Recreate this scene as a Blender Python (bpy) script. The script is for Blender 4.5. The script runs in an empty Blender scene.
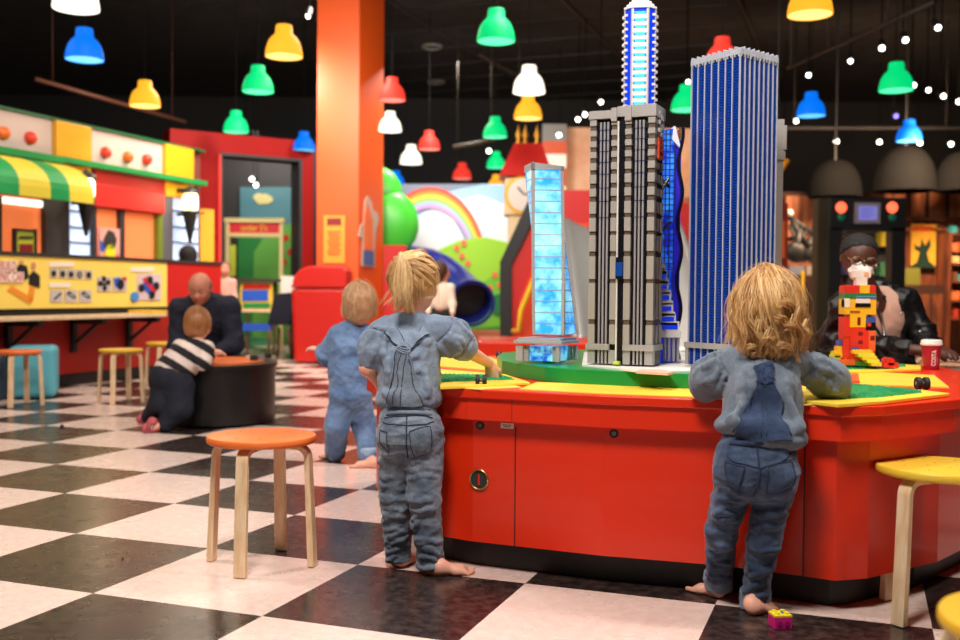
import bpy, bmesh, math, random
import numpy as np
from mathutils import Vector, Matrix, Euler
PI=math.pi; sin=math.sin; cos=math.cos
random.seed(7)
S=bpy.context.scene; COL=S.collection
# ---------------- camera ----------------
FPX,PIT,ROLL,CH=1030.,.02716,.0084,.95
cd=bpy.data.cameras.new('camera'); cam=bpy.data.objects.new('camera',cd); COL.objects.link(cam)
cd.sensor_width=36; cd.lens=FPX/960*36; cd.clip_end=80; cd.clip_start=.05
_c,_s=cos(ROLL),sin(ROLL)
_R=Vector((1,0,0)); _U=Vector((0,sin(PIT),cos(PIT))); _F=Vector((0,cos(PIT),-sin(PIT)))
_r=_R*_c+_U*_s; _u=_U*_c-_R*_s
cam.matrix_world=Matrix(((_r.x,_u.x,-_F.x,0),(_r.y,_u.y,-_F.y,0),(_r.z,_u.z,-_F.z,CH),(0,0,0,1)))
cd.dof.use_dof=True; cd.dof.focus_distance=3.45; cd.dof.aperture_fstop=2.3
S.camera=cam
# ---------------- world and light ----------------
w=bpy.data.worlds.new('world'); S.world=w; w.use_nodes=True
w.node_tree.nodes['Background'].inputs[0].default_value=(1,.86,.76,1); w.node_tree.nodes['Background'].inputs[1].default_value=.06
vs=S.view_settings; vs.view_transform='Standard'; vs.look='None'; vs.exposure=0.0; vs.gamma=1; vs.use_curve_mapping=False
S.cycles.max_bounces=6; S.cycles.diffuse_bounces=3; S.cycles.glossy_bounces=3; S.cycles.transmission_bounces=4
S.cycles.sample_clamp_indirect=4; S.cycles.caustics_reflective=False; S.cycles.caustics_refractive=False; S.cycles.use_denoising=True
def area(x,y,z,tx,ty,tz,p,size,col=(1,.93,.85)):
    l=bpy.data.lights.new('ceiling_light','AREA'); l.energy=p; l.size=size; l.color=col; l.shape='DISK'
    o=bpy.data.objects.new('ceiling_light',l); o.location=(x,y,z)
    o.rotation_euler=(Vector((tx,ty,tz))-Vector((x,y,z))).to_track_quat('-Z','Y').to_euler(); COL.objects.link(o); return o
def spot(x,y,z,tx,ty,tz,p,ang=60,size=.08,col=(1,.9,.8),blend=.6):
    l=bpy.data.lights.new('track_light','SPOT'); l.energy=p; l.spot_size=math.radians(ang); l.spot_blend=blend; l.shadow_soft_size=size; l.color=col
    o=bpy.data.objects.new('track_light',l); o.location=(x,y,z)
    o.rotation_euler=(Vector((tx,ty,tz))-Vector((x,y,z))).to_track_quat('-Z','Y').to_euler(); COL.objects.link(o); return o
area(-.6,1.2,4.0,.3,4.0,.6,178,1.0)
area(2.6,2.6,4.0,1.0,4.0,.6,78,.7)
area(-2.6,4.0,4.0,-1.2,5.0,0,95,.8,(1,.9,.8))
area(.9,4.9,4.0,.8,3.9,.6,70,.6)
area(-2.8,7.6,4.0,-3.9,9.8,.9,70,.8,(1,.86,.72))
area(-1.2,10.5,4.0,-1.2,11.5,0,60,1.0,(1,.88,.76))
area(-3.6,13.0,3.9,-5.0,12.4,1.4,45,.8,(1,.85,.65))
area(-5,9.5,3.9,-5.4,10.5,1.6,20,.6,(1,.85,.65))
area(-1.6,11.6,3.9,-2.3,14,1.6,110,.6,(1,.85,.7))
area(-.5,15.2,4.4,-.5,17,1.2,150,1.0,(1,.95,.88))
area(.6,8.8,4.2,.9,13,1.0,130,.8,(1,.9,.8))
area(-3.8,17.3,3.6,-4.0,18.5,1.0,45,.6)
area(-2.6,13.2,4.0,-3.6,15.2,1.0,60,.6)
area(3.0,5.0,4.0,2.1,6.4,1.0,26,.5,(1,.9,.8))
area(6.2,13.9,3.0,6.7,16.5,2.0,230,.5,(1,.66,.4))
area(4.9,14.4,3.0,5.0,16.5,1.9,80,.4,(1,.66,.4))
# ---------------- helpers ----------------
_rr={}
def ray(px,py):
    x,y=px-480,py-320
    u,v=_c*x+_s*y,-_s*x+_c*y
    return Vector((u/FPX,cos(PIT)-v/FPX*sin(PIT),-sin(PIT)-v/FPX*cos(PIT)))
def at(px,py,Y):
    r=ray(px,py); return Vector((0,0,CH))+r*(Y/r.y)
def gp(px,py,z=0):
    r=ray(px,py); return Vector((0,0,CH))+r*((z-CH)/r.z)
M={}
def mat(n,col,rough=.5,metal=0,emit=None,es=0,spec=.5,alpha=1,trans=0,coat=0,sub=0):
    if n in M: return M[n]
    m=bpy.data.materials.new(n); m.use_nodes=True; b=m.node_tree.nodes['Principled BSDF']; I=b.inputs
    I['Base Color'].default_value=(*col,1); I['Roughness'].default_value=rough; I['Metallic'].default_value=metal
    I['Specular IOR Level'].default_value=spec; I['Alpha'].default_value=alpha; I['Transmission Weight'].default_value=trans; I['Coat Weight'].default_value=coat
    if sub: I['Subsurface Weight'].default_value=sub; I['Subsurface Radius'].default_value=(.02,.008,.005)
    if emit: I['Emission Color'].default_value=(*emit,1); I['Emission Strength'].default_value=es
    m.diffuse_color=(*col,1); M[n]=m; return m
def srgb(r,g,b):
    f=lambda c:(c/255/12.92 if c<=10 else ((c/255+.055)/1.055)**2.4); return (f(r),f(g),f(b))
def nd(m,t,**k):
    n=m.node_tree.nodes.new(t)
    for a,v in k.items(): setattr(n,a,v)
    return n
def lk(m,a,b): m.node_tree.links.new(a,b)
def vary(m,c1,c2,scale=20,detail=3,rough=None,bump=0,stretch=(1,1,1),lo=.35,hi=.65,coord='Object',bscale=None,bdist=.002):
    b=m.node_tree.nodes['Principled BSDF']
    tc=nd(m,'ShaderNodeTexCoord'); mp=nd(m,'ShaderNodeMapping'); mp.inputs['Scale'].default_value=stretch; lk(m,tc.outputs[coord],mp.inputs[0])
    t=nd(m,'ShaderNodeTexNoise'); t.inputs['Scale'].default_value=scale; t.inputs['Detail'].default_value=detail; lk(m,mp.outputs[0],t.inputs[0])
    r=nd(m,'ShaderNodeValToRGB'); r.color_ramp.elements[0].color=(*c1,1); r.color_ramp.elements[1].color=(*c2,1)
    r.color_ramp.elements[0].position=lo; r.color_ramp.elements[1].position=hi
    lk(m,t.outputs[0],r.inputs[0]); lk(m,r.outputs[0],b.inputs['Base Color'])
    if bump:
        t2=t
        if bscale: t2=nd(m,'ShaderNodeTexNoise'); t2.inputs['Scale'].default_value=bscale; t2.inputs['Detail'].default_value=2; lk(m,mp.outputs[0],t2.inputs[0])
        bp=nd(m,'ShaderNodeBump'); bp.inputs['Strength'].default_value=bump; bp.inputs['Distance'].default_value=bdist; lk(m,t2.outputs[0],bp.inputs['Height']); lk(m,bp.outputs[0],b.inputs['Normal'])
    return m
def wm(o):
    m=o.matrix_basis.copy()
    return wm(o.parent)@m if o.parent else m
def tag(o,label=None,cat=None,group=None,kind=None):
    if label: o['label']=label
    if cat: o['category']=cat
    if group: o['group']=group
    if kind: o['kind']=kind
    return o
def thing(name,label,cat,loc=(0,0,0),rz=0,group=None):
    o=bpy.data.objects.new(name,None); o.empty_display_size=.1; COL.objects.link(o); o.location=loc; o.rotation_euler=(0,0,rz)
    return tag(o,label,cat,group)
def linkmesh(name,vs_,fs,mats,parent=None,smooth=False,world=True,mi=None,bevel=0,seg=2,auto=None):
    """one mesh object; vertices are world coordinates unless world=False"""
    me=bpy.data.meshes.new(name)
    V=np.array(vs_,dtype=float).reshape(-1,3)
    if parent is not None and world:
        im=np.array(wm(parent).inverted()); V=V@im[:3,:3].T+im[:3,3]; loc=None
    elif parent is None and world:
        mn,mx=V.min(0),V.max(0); loc=((mn[0]+mx[0])/2,(mn[1]+mx[1])/2,mn[2]); V=V-np.array(loc)
    else: loc=None
    me.from_pydata(V.tolist(),[],[list(map(int,f)) for f in fs])
    if not isinstance(mats,(list,tuple)): mats=[mats]
    for m in mats: me.materials.append(m)
    if mi is not None: me.polygons.foreach_set('material_index',list(mi))
    if smooth:
        me.polygons.foreach_set('use_smooth',[True]*len(me.polygons))
        if auto:
            me.update()
            try: me.set_sharp_from_angle(angle=math.radians(auto))
            except Exception: pass
    me.update()
    o=bpy.data.objects.new(name,me); COL.objects.link(o)
    if loc is not None: o.location=loc
    o.parent=parent
    if bevel:
        b=o.modifiers.new('b','BEVEL'); b.width=bevel; b.segments=seg; b.limit_method='ANGLE'; b.angle_limit=.6
    return o
class MB:
    def __init__(s): s.v=[]; s.f=[]; s.m=[]; s.k=0
    def add(s,vs_,fs,k=None):
        n=len(s.v); s.v+=[tuple(p) for p in vs_]; s.f+=[[i+n for i in f] for f in fs]; s.m+=[s.k if k is None else k]*len(fs); return s
    def hexa(s,p,k=None):   # 8 points: bottom 4 ccw, top 4
        return s.add(p,[(3,2,1,0),(4,5,6,7),(0,1,5,4),(1,2,6,5),(2,3,7,6),(3,0,4,7)],k)
    def box(s,c,d,rz=0,k=None):
        x,y,z=d[0]/2,d[1]/2,d[2]/2; P=[]
        for zz in (-z,z):
            for a,b in ((-x,-y),(x,-y),(x,y),(-x,y)): P.append((c[0]+a*cos(rz)-b*sin(rz),c[1]+a*sin(rz)+b*cos(rz),c[2]+zz))
        return s.hexa(P,k)
    def bb(s,x0,x1,y0,y1,z0,z1,k=None): return s.box(((x0+x1)/2,(y0+y1)/2,(z0+z1)/2),(x1-x0,y1-y0,z1-z0),0,k)
    def prism(s,poly,z0,z1,k=None):
        n=len(poly); P=[(a,b,z0) for a,b in poly]+[(a,b,z1) for a,b in poly]
        F=[tuple(range(n-1,-1,-1)),tuple(range(n,2*n))]+[(i,(i+1)%n,n+(i+1)%n,n+i) for i in range(n)]
        return s.add(P,F,k)
    def tube(s,pts,r,n=8,k=None,cap=True):
        pts=[Vector(p) for p in pts]; R=r if isinstance(r,(list,tuple)) else [r]*len(pts); P=[];F=[]
        up=None
        for i,p in enumerate(pts):
            t=(pts[min(i+1,len(pts)-1)]-pts[max(i-1,0)]).normalized()
            if up is None: up=t.orthogonal().normalized()
            up=(up-t*up.dot(t)); up=up.normalized() if up.length>1e-6 else t.orthogonal().normalized()
            sd=t.cross(up)
            for j in range(n):
                a=2*PI*j/n; P.append(p+up*cos(a)*R[i]+sd*sin(a)*R[i])
        for i in range(len(pts)-1):
            for j in range(n): F.append((i*n+j,i*n+(j+1)%n,(i+1)*n+(j+1)%n,(i+1)*n+j))
        if cap: F+= [tuple(range(n-1,-1,-1)),tuple(range((len(pts)-1)*n,len(pts)*n))]
        return s.add(P,F,k)
    def cyl(s,c,r,h,n=24,k=None,r2=None):
        return s.tube([c,(c[0],c[1],c[2]+h)],[r,r if r2 is None else r2],n,k)
    def lathe(s,c,prof,n=24,k=None):
        P=[];F=[]
        for r,z in prof:
            for j in range(n): a=2*PI*j/n; P.append((c[0]+r*cos(a),c[1]+r*sin(a),c[2]+z))
        for i in range(len(prof)-1):
            for j in range(n): F.append((i*n+j,i*n+(j+1)%n,(i+1)*n+(j+1)%n,(i+1)*n+j))
        return s.add(P,F,k)
    def sph(s,c,r,n=12,k=None,sc=(1,1,1)):
        P=[];F=[];m=n//2+1
        for i in range(m+1):
            t=PI*i/m
            for j in range(n): a=2*PI*j/n; P.append((c[0]+r*sc[0]*sin(t)*cos(a),c[1]+r*sc[1]*sin(t)*sin(a),c[2]+r*sc[2]*cos(t)))
        for i in range(m):
            for j in range(n): F.append((i*n+j,(i+1)*n+j,(i+1)*n+(j+1)%n,i*n+(j+1)%n))
        return s.add(P,F,k)
    def xf(s,mx,i0=0):
        s.v=s.v[:i0]+[tuple(mx@Vector(p)) for p in s.v[i0:]]; return s
    def build(s,name,mats,parent=None,**k):
        if isinstance(mats,(list,tuple)): k['mi']=s.m
        return linkmesh(name,s.v,s.f,mats,parent,**k)
class Plane:
    """a vertical plane: origin O, horizontal direction u, normal n towards the room"""
    def __init__(s,O,u,flip=1):
        s.O=Vector((O[0],O[1],0)); s.u=Vector((u[0],u[1],0)).normalized(); s.n=Vector((s.u.y,-s.u.x,0))*flip
    def hit(s,px,py,d=0):
        r=ray(px,py); C=Vector((0,0,CH)); t=(s.O+s.n*d-C).dot(s.n)/r.dot(s.n); p=C+r*t; return (p-s.O).dot(s.u),p.z
    def S(s,px,d=0): return s.hit(px,290,d)[0]
    def Z(s,px,py,d=0): return s.hit(px,py,d)[1]
    def P(s,a,z,d=0): q=s.O+s.u*a+s.n*d; return (q.x,q.y,z)
    def slab(s,mb,a0,a1,z0,z1,d0,d1,k=None):
        return mb.hexa([s.P(a0,z0,d1),s.P(a1,z0,d1),s.P(a1,z0,d0),s.P(a0,z0,d0),s.P(a0,z1,d1),s.P(a1,z1,d1),s.P(a1,z1,d0),s.P(a0,z1,d0)],k)
    def rect(s,mb,x0,x1,yt,yb,d0=0,d1=.03,k=None,xr=None):   # the slab whose front spans these picture coordinates (heights read at xr)
        xr=(x0+x1)/2 if xr is None else xr
        a0,a1=s.S(x0,d1),s.S(x1,d1); return s.slab(mb,a0,a1,s.Z(xr,yb,d1),s.Z(xr,yt,d1),d0,d1,k)
    def poly(s,mb,pts,d0,d1,k=None):   # pts (a,z)
        n=len(pts); P=[s.P(a,z,d1) for a,z in pts]+[s.P(a,z,d0) for a,z in pts]
        F=[tuple(range(n)),tuple(range(2*n-1,n-1,-1))]+[(i,n+i,n+(i+1)%n,(i+1)%n) for i in range(n)]
        return mb.add(P,F,k)
    def pix(s,mb,pts,d0,d1,k=None): return s.poly(mb,[s.hit(x,y,d1) for x,y in pts],d0,d1,k)
def copy_tree(o,parent=None):
    c=o.copy(); COL.objects.link(c)
    if parent is not None: c.parent=parent
    for ch in [x for x in KIDS.get(o.name,[])]: copy_tree(ch,c)
    return c
KIDS={}
def kids(root):
    for o in bpy.data.objects:
        if o.parent is not None: KIDS.setdefault(o.parent.name,[])
    KIDS.clear()
    for o in bpy.data.objects:
        if o.parent is not None: KIDS.setdefault(o.parent.name,[]).append(o)
def ell(cx,cy,rx,ry,n=24,a0=0,a1=2*PI): return [(cx+rx*cos(a0+(a1-a0)*i/n),cy+ry*sin(a0+(a1-a0)*i/n)) for i in range(n)]
def text(name,body,parent,mt,O,ux,uy,size,depth=.002,align='CENTER',sx=1,bend=None,width=None,bold=0):
    cu=bpy.data.curves.new(name,'FONT'); cu.body=body; cu.size=1; cu.align_x=align; cu.align_y='CENTER'; cu.offset=bold
    t=bpy.data.objects.new('tmp',cu); COL.objects.link(t); dg=bpy.context.evaluated_depsgraph_get(); dg.update()
    me=bpy.data.meshes.new_from_object(t.evaluated_get(dg)); bpy.data.objects.remove(t)
    co=[v.co.copy() for v in me.vertices]; fs=[tuple(p.vertices) for p in me.polygons]; bpy.data.meshes.remove(me)
    if width: 
        w0=max(c.x for c in co)-min(c.x for c in co); sx=width/(w0*size)
    ux,uy=Vector(ux).normalized(),Vector(uy).normalized(); nz=ux.cross(uy); O=Vector(O)
    if bend: P=[bend(c.x*size*sx,c.y*size) for c in co]
    else: P=[O+ux*c.x*size*sx+uy*c.y*size+nz*depth for c in co]
    return linkmesh(name,P,fs,mt,parent)
# ---------------- materials ----------------
def c8(r,g,b): return srgb(r,g,b)
m_black=mat('black',(.012,.012,.013),.45); m_dark=mat('dark grey',(.03,.028,.027),.6)
m_red=mat('red laminate',c8(226,46,12),.32,coat=.1); m_redp=mat('red plastic',c8(196,30,22),.35); m_redwall=mat('red paint',c8(200,30,26),.5)
m_orange=mat('orange paint',c8(222,84,18),.45); m_orng2=mat('orange laminate',c8(232,104,44),.35)
m_yel=mat('yellow paint',c8(238,190,40),.45); m_yel2=mat('yellow laminate',c8(236,196,62),.35); m_cream=mat('cream paint',c8(236,218,176),.5)
m_green=mat('green paint',c8(20,140,70),.4); m_white=mat('white plastic',c8(236,232,226),.4); m_grey=mat('grey metal',c8(120,118,115),.4)
m_birch=vary(mat('birch',c8(224,184,136),.42),c8(222,186,142),c8(242,216,180),9,4,stretch=(6,6,1))
m_steel=mat('brushed steel',(.55,.55,.56),.3,1)
m_navy=mat('navy cloth',c8(13,18,38),.85)
# ---------------- floor ----------------
T=.61; yw=-.3540788
q=MB(); q.bb(-14,22,-16,22,-.1,0); o=q.build('floor',mat('vinyl tiles',(.5,.5,.5),.3),world=False); o.location=(-2.5597*T,6.515*T,0); o.rotation_euler=(0,0,yw); tag(o,kind='structure')
m=M['vinyl tiles']; b=m.node_tree.nodes['Principled BSDF']
tc=nd(m,'ShaderNodeTexCoord'); mp=nd(m,'ShaderNodeMapping'); mp.inputs['Scale'].default_value=(1/T,1/T,1); mp.inputs['Location'].default_value=(0,0,.5)
lk(m,tc.outputs['Object'],mp.inputs[0]); ck=nd(m,'ShaderNodeTexChecker'); ck.inputs['Scale'].default_value=1; lk(m,mp.outputs[0],ck.inputs[0])
def ramp(m,src,c1,c2,lo,hi):
    r=nd(m,'ShaderNodeValToRGB'); r.color_ramp.elements[0].color=(*c1,1); r.color_ramp.elements[1].color=(*c2,1); r.color_ramp.elements[0].position=lo; r.color_ramp.elements[1].position=hi; lk(m,src,r.inputs[0]); return r.outputs[0]
def noise(m,src,sc,det=4,ro=.6):
    t=nd(m,'ShaderNodeTexNoise'); t.inputs['Scale'].default_value=sc; t.inputs['Detail'].default_value=det; t.inputs['Roughness'].default_value=ro; lk(m,src,t.inputs[0]); return t.outputs[0]
n1=noise(m,tc.outputs['Object'],26,6,.7); n2=noise(m,tc.outputs['Object'],5,5)
wht=ramp(m,n1,c8(220,194,182),c8(236,212,204),.35,.65); blk=ramp(m,n1,c8(34,26,25),c8(84,66,62),.42,.74)
mx=nd(m,'ShaderNodeMix',data_type='RGBA'); lk(m,ck.outputs['Fac'],mx.inputs[0]); lk(m,wht,mx.inputs[6]); lk(m,blk,mx.inputs[7]); lk(m,mx.outputs[2],b.inputs['Base Color'])
rr=nd(m,'ShaderNodeMapRange'); lk(m,n2,rr.inputs[0]); rr.inputs[3].default_value=.2; rr.inputs[4].default_value=.34; lk(m,rr.outputs[0],b.inputs['Roughness'])
bp=nd(m,'ShaderNodeBump'); bp.inputs['Strength'].default_value=.05; bp.inputs['Distance'].default_value=.002; lk(m,n2,bp.inputs['Height']); lk(m,bp.outputs[0],b.inputs['Normal'])
# ---------------- shell ----------------
m_ceil=vary(mat('dark ceiling',(.02,.016,.013),.8),(.008,.006,.005),(.02,.015,.012),3)
m_wall=mat('dark wall',(.012,.011,.011),.8)
q=MB(); q.bb(-14,14,-5,23,5.2,5.3); tag(q.build('ceiling',m_ceil),kind='structure')
for n,a in (('wall_back',(-14,14,22.8,23,0,5.2)),('wall_left',(-14,-13.8,-5,23,0,5.2)),('wall_right',(13.8,14,-5,23,0,5.2)),('wall_front',(-14,14,-5,-4.8,0,5.2))):
    q=MB(); q.bb(*a); tag(q.build(n,m_wall),kind='structure')
# ceiling runners on the axes of the floor grid
U=Vector((cos(yw),sin(yw),0)); Vv=Vector((-sin(yw),cos(yw),0))
m_bar=mat('ceiling bars',(.03,.024,.018),.6)
def bar(p,q_,wd,hg,mb):
    p,q_=Vector(p),Vector(q_); t=(q_-p).normalized(); s=Vector((-t.y,t.x,0))*wd/2; h=Vector((0,0,hg))
    mb.hexa([p-s,q_-s,q_+s,p+s,p-s+h,q_-s+h,q_+s+h,p+s+h])
org=gp(386,0,5.16)
mb=MB()
for k in range(0,3):
    a=org+U*(k*2.4); bar(a-Vv*4,a+Vv*12,.05,.04,mb)
tag(mb.build('trim_1',m_bar),kind='structure')
mb=MB()
for k in range(-2,12):
    a=org+Vv*(k*1.2-.5); bar(a-U*3+Vector((0,0,.02)),a+U*4.6+Vector((0,0,.02)),.03,.02,mb)
tag(mb.build('trim_2',mat('ceiling bars thin',(.014,.011,.009),.6)),kind='structure')
mcable=mat('cable',(.004,.004,.004),.9,spec=.1)
def ring(px,py,lab):
    D=(5.2-CH)*FPX/(292-py); p=at(px,py,D)
    root=thing('recessed_downlight',lab,'ceiling light',(p.x,p.y,5.2))
    q=MB(); q.lathe((p.x,p.y,5.16),[(.17,0),(.19,.0),(.19,.04),(.14,.04),(.14,.01),(.17,0)],24); q.build('rim',mat('rim',(.16,.14,.12),.5),root,smooth=True)
    q=MB(); q.cyl((p.x,p.y,5.185),.12,.01,24); q.build('lens',m_black,root)
ring(432,48,'unlit round ceiling downlight left of the largest green pendant lamp')
ring(436,83,'unlit round ceiling downlight above the red pendants, the farther of the pair')
# pipes and trusses in the dark ceiling
def pipe(p,q_,r,m,lab,name='ceiling_pipe',cat='pipe'):
    mb=MB(); mb.tube([p,q_],r,8); p=Vector(p); q_=Vector(q_)
    if name!='hanger_rod':
        for t in (.1,.9): c=p.lerp(q_,t); mb.tube([c,(c.x,c.y,5.2)],.004,5)
    tag(mb.build(name,m,smooth=True),lab,cat)
def atz(px,py,z): return gp(px,py,z)
mp_=mat('painted pipe',(.028,.015,.010),.6)
pipe(atz(788,68,3.95),atz(935,2,3.95),.03,mp_,'dark pipe slanting up under the ceiling at the right of the yellow pendant','ceiling_pipe')
pipe(atz(480,55,4.2),atz(523,78,4.2),.02,mp_,'reddish pipe beside the white pendant lamp')
for (x0,y0,x1,y1,D,lab) in ((791,26,791,66,11.5,'thin hanger rod nearest the blue tower'),(828,22,828,48,11.5,'thin hanger rod under the large yellow pendant'),(888,-4,888,30,11,'thin hanger rod left of the upper right track spots')):
    pipe(at(x1,y1,D),(at(x1,y1,D).x,at(x1,y1,D).y,5.2),.012,mp_,lab,'hanger_rod','rod')
pipe(at(775,128,16),at(965,128,16),.03,m_dark,'black lighting track holding the lowest right row of spots','lighting_track','track')
pipe(at(35,79,13),at(185,122,15.5),.03,mat('rust rail',(.12,.035,.015),.6),'rusty brown lighting rail over the shop front','lighting_track','track')
pipe(at(453,147,15),at(495,140,15),.03,mat('tan rail',(.05,.04,.025),.6),'short tan rail between the red and green pendants','lighting_track','track')
# ---------------- pendant lamps ----------------
LC={'green':((.0,.72,.20),(.10,1.0,.50)),'blue':((.0,.17,.9),(.12,.62,1.0)),'red':((.95,.05,.03),(1.0,.30,.24)),'yellow':((1.0,.40,.02),(1.0,.72,.20)),'white':((1.0,.92,.75),(1.0,.96,.86))}
LS={'green':.95,'blue':1.0,'red':.85,'yellow':1.25,'white':1.5}
PEND=[('white',76,15,45,'at the upper left, cut by the top of the picture'),('blue',84.5,64,37,'below the white one at the far upper left'),('yellow',145,109,30,'over the left shop front'),
('green',258,95,31,'below the yellow one left of the orange column'),('yellow',284,61,37,'beside the upper part of the orange column'),('green',236,134,25,'over the red portal wall'),('blue',304,152,22,'against the left edge of the orange column'),
('red',392,103,27,'at the right edge of the orange column'),('white',390,133,23,'under the red one beside the orange column'),('red',429,151,22,'middle of the three red ones right of the column'),
('white',411,165,22,'small, between two red ones right of the column'),('blue',396,186,17,'small, above the green tree right of the column'),('red',462,180,19,'over the rainbow mural, smallest of the red ones'),
('green',496,46,38,'largest green one, above the white and yellow pair'),('white',529,96,32,'directly above a yellow one, left of the grey tower'),('yellow',528,121,28,'directly under the large white one'),
('green',495,139,24,'middle of three green ones left of the grey tower'),('green',496,169,19,'lowest of three green ones left of the grey tower'),('yellow',496,190,17,'smallest yellow one, beside the clock tower roof'),
('green',686,113,30,'half hidden behind the left edge of the blue tower'),('red',722,70,34,'mostly hidden behind the top of the blue tower'),('yellow',810,21,44,'cut by the top edge right of the blue tower'),
('blue',811,118.5,28,'right of the blue tower'),('green',896,94,33,'at the upper right among the track spots'),('blue',909,143,25,'over the dark hood at the right')]
for cl,px,py,wd,lab in PEND:
    hy=292+(px-480)*.0084; py-=wd/2*(hy-py)/FPX; D=2.18*FPX/(hy-py); p=at(px,py,D); r=wd/FPX*D/2*1.0; c1,c2=LC[cl]
    root=thing('pendant_lamp',cl+' glowing pendant lamp '+lab,'pendant lamp',tuple(p),0)
    ms=mat('shade '+cl,tuple(.25*c for c in c1),.6,spec=.15,emit=c1,es=LS[cl]); md=mat('diffuser '+cl,c2,.5,emit=c2,es=LS[cl]*1.25)
    pr=[(1,0),(1.0,.08),(.98,.25),(.93,.52),(.83,.80),(.68,1.02),(.54,1.15),(.47,1.22),(.44,1.6),(.41,1.68),(.2,1.72),(.0,1.72)]
    q=MB(); q.lathe(p,[(.97*r,.0)]+[(a*r,b_*r) for a,b_ in pr],28); q.build('lamp_shade',ms,root,smooth=True,auto=50)
    q=MB(); q.lathe(p,[(.96*r,.02*r),(.0001,.02*r)],28); q.build('diffuser',md,root)
    q=MB(); q.tube([(p.x,p.y,p.z+1.7*r),(p.x,p.y,5.2)],.004,6); q.build('cord',mcable,root)
# ---------------- track spots ----------------
mlens=mat('spot lens',(1,1,1),.4,emit=(1,.95,.85),es=9); mbl=mat('blue lens',(.1,.1,1),.4,emit=(.12,.10,1),es=3)
SP=[(308,16,'left of the orange column near the top'),(244,143,'on top of the red portal wall'),(489,151,'between the lower green pendants'),(559,135,'in front of the brown castle wall'),(601,102,'at the top left corner of the grey tower'),
(585,114.5,'just left of the grey tower, upper of two'),(578,119.5,'just left of the grey tower, lower of two'),(688,82,'at the top of the half hidden green pendant'),(808.5,75,'above the right blue pendant'),(796,121,'at the lower left of the blue pendant beside the blue tower'),
(836.5,141.5,'first of the lowest right row'),(879.5,142,'second of the lowest right row'),(920,143,'overlapping the lower right blue pendant'),(951,144,'last of the lowest right row'),(850.5,61,'lowest of the four rising to the upper right corner'),
(882,48,'second of the four rising to the upper right corner'),(905.5,40,'tilted one, third of the four rising to the upper right corner'),(938,27.5,'highest at the upper right corner'),(914,85,'touching the right side of the green pendant'),
(928.5,90,'second of the short row falling right of the green pendant'),(943.5,96,'third of the short row falling right of the green pendant'),(959,101.5,'at the very right edge of the picture'),(896,116,'tiny blue one above the lower right blue pendant'),(785.5,128,'tiny blue one beside the right side of the blue tower'),(252,179,'copy standing for a reflection inside the portal, upper of two'),(256,185,'copy standing for a reflection inside the portal, lower of two')]
for px,py,lab in SP:
    D=min(2.75*FPX/(293-py),19); 
    if 250<=px<=257: D=17.2  # glowing copies added to stand for reflections inside the portal
    p=at(px,py,D); r=.0021*D*(1.25 if 880<px<940 and py<50 else 1)
    root=thing('track_spotlight','small ceiling spotlight '+lab,'spotlight',tuple(p))
    d=(Vector((0,0,CH))-p); d=Vector((d.x*.6+random.uniform(-2,2),d.y,-2.2*abs(p.z)*1.0)).normalized()
    a=p-d*.16
    q=MB(); q.tube([a,p],[r*.9+.012,r+.015],12); q.build('housing',m_black,root,smooth=False)
    q=MB(); q.tube([p,p+d*.012],[r,r*.98],12); q.build('lens',mbl if 'blue one' in lab else mlens,root)
    q=MB(); q.tube([a,(a.x,a.y,5.2)],.008,6); q.build('stem',mcable,root)
# ---------------- left shop front (far plane B) and counter (near plane A) ----------------
PA=Plane((-4.3,9.2),(1,2.67)); PB=Plane((-5.13,11.0),(1,2.67))
m_fas=mat('fascia white',c8(205,184,176),.4); m_glow=mat('window glass glow',c8(205,222,245),.3,emit=c8(190,215,250),es=.95)
m_win=mat('lit orange room',c8(240,130,80),.6,emit=c8(240,120,60),es=.55); m_gpil=mat('grey pilaster',c8(95,92,100),.6)
m_dkg=mat('charcoal frame',c8(48,44,46),.6)
def st(mb,name,m,**k): return tag(mb.build(name,m,**k),kind='structure')
q=MB(); PB.slab(q,-5,PB.S(200),0,2.86,-.2,0); st(q,'wall_left_1',mat('shop wall',c8(120,60,50),.6))
shop=thing('shop','low shop front with white fascias, yellow pilasters and a striped awning, behind the left counter','shop front',PB.P(0,0))
q=MB(); a0=-2.5; aE=PB.S(195)
PB.slab(q,a0,PB.S(57,.06),PB.Z(20,150,.06),2.84,0,.06); PB.slab(q,PB.S(92,.06),PB.S(166,.06),PB.Z(130,170,.06),2.84,0,.06); q.build('fascia_panel',m_fas,shop)
q=MB(); PB.slab(q,a0,aE+.1,2.84,2.87,0,.10); q.build('cornice',mat('cornice green',c8(14,90,48),.4),shop)
q=MB(); PB.slab(q,a0,PB.S(64,.2),PB.Z(30,158,.2),PB.Z(30,151,.2),0,.2); q.build('moulding',m_green,shop)
q=MB(); PB.slab(q,PB.S(64,.2),aE,PB.Z(130,173,.2),PB.Z(130,168,.2),0,.2); q.build('moulding',m_green,shop)
for x0,x1,zb in ((57,92,(75,196)),(166,194,(180,196))):
    q=MB(); PB.slab(q,PB.S(x0,.12),PB.S(x1,.12),PB.Z(zb[0],zb[1]+2,.12),2.84,0,.12); q.build('pilaster',mat('amber paint',c8(228,164,26),.45),shop,bevel=.008)
for px,py,cl in ((5,133,'o'),(32,138,'r'),(107,152.5,'r'),(129,157,'o'),(148,159.5,'r')):
    a,z=PB.hit(px,py,.1); q=MB(); q.sph(PB.P(a,z,.08),.072,16); q.build('ball_ornament',mat('ball '+cl,c8(225,60,40) if cl=='r' else c8(235,110,40),.3),shop,smooth=True)
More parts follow.
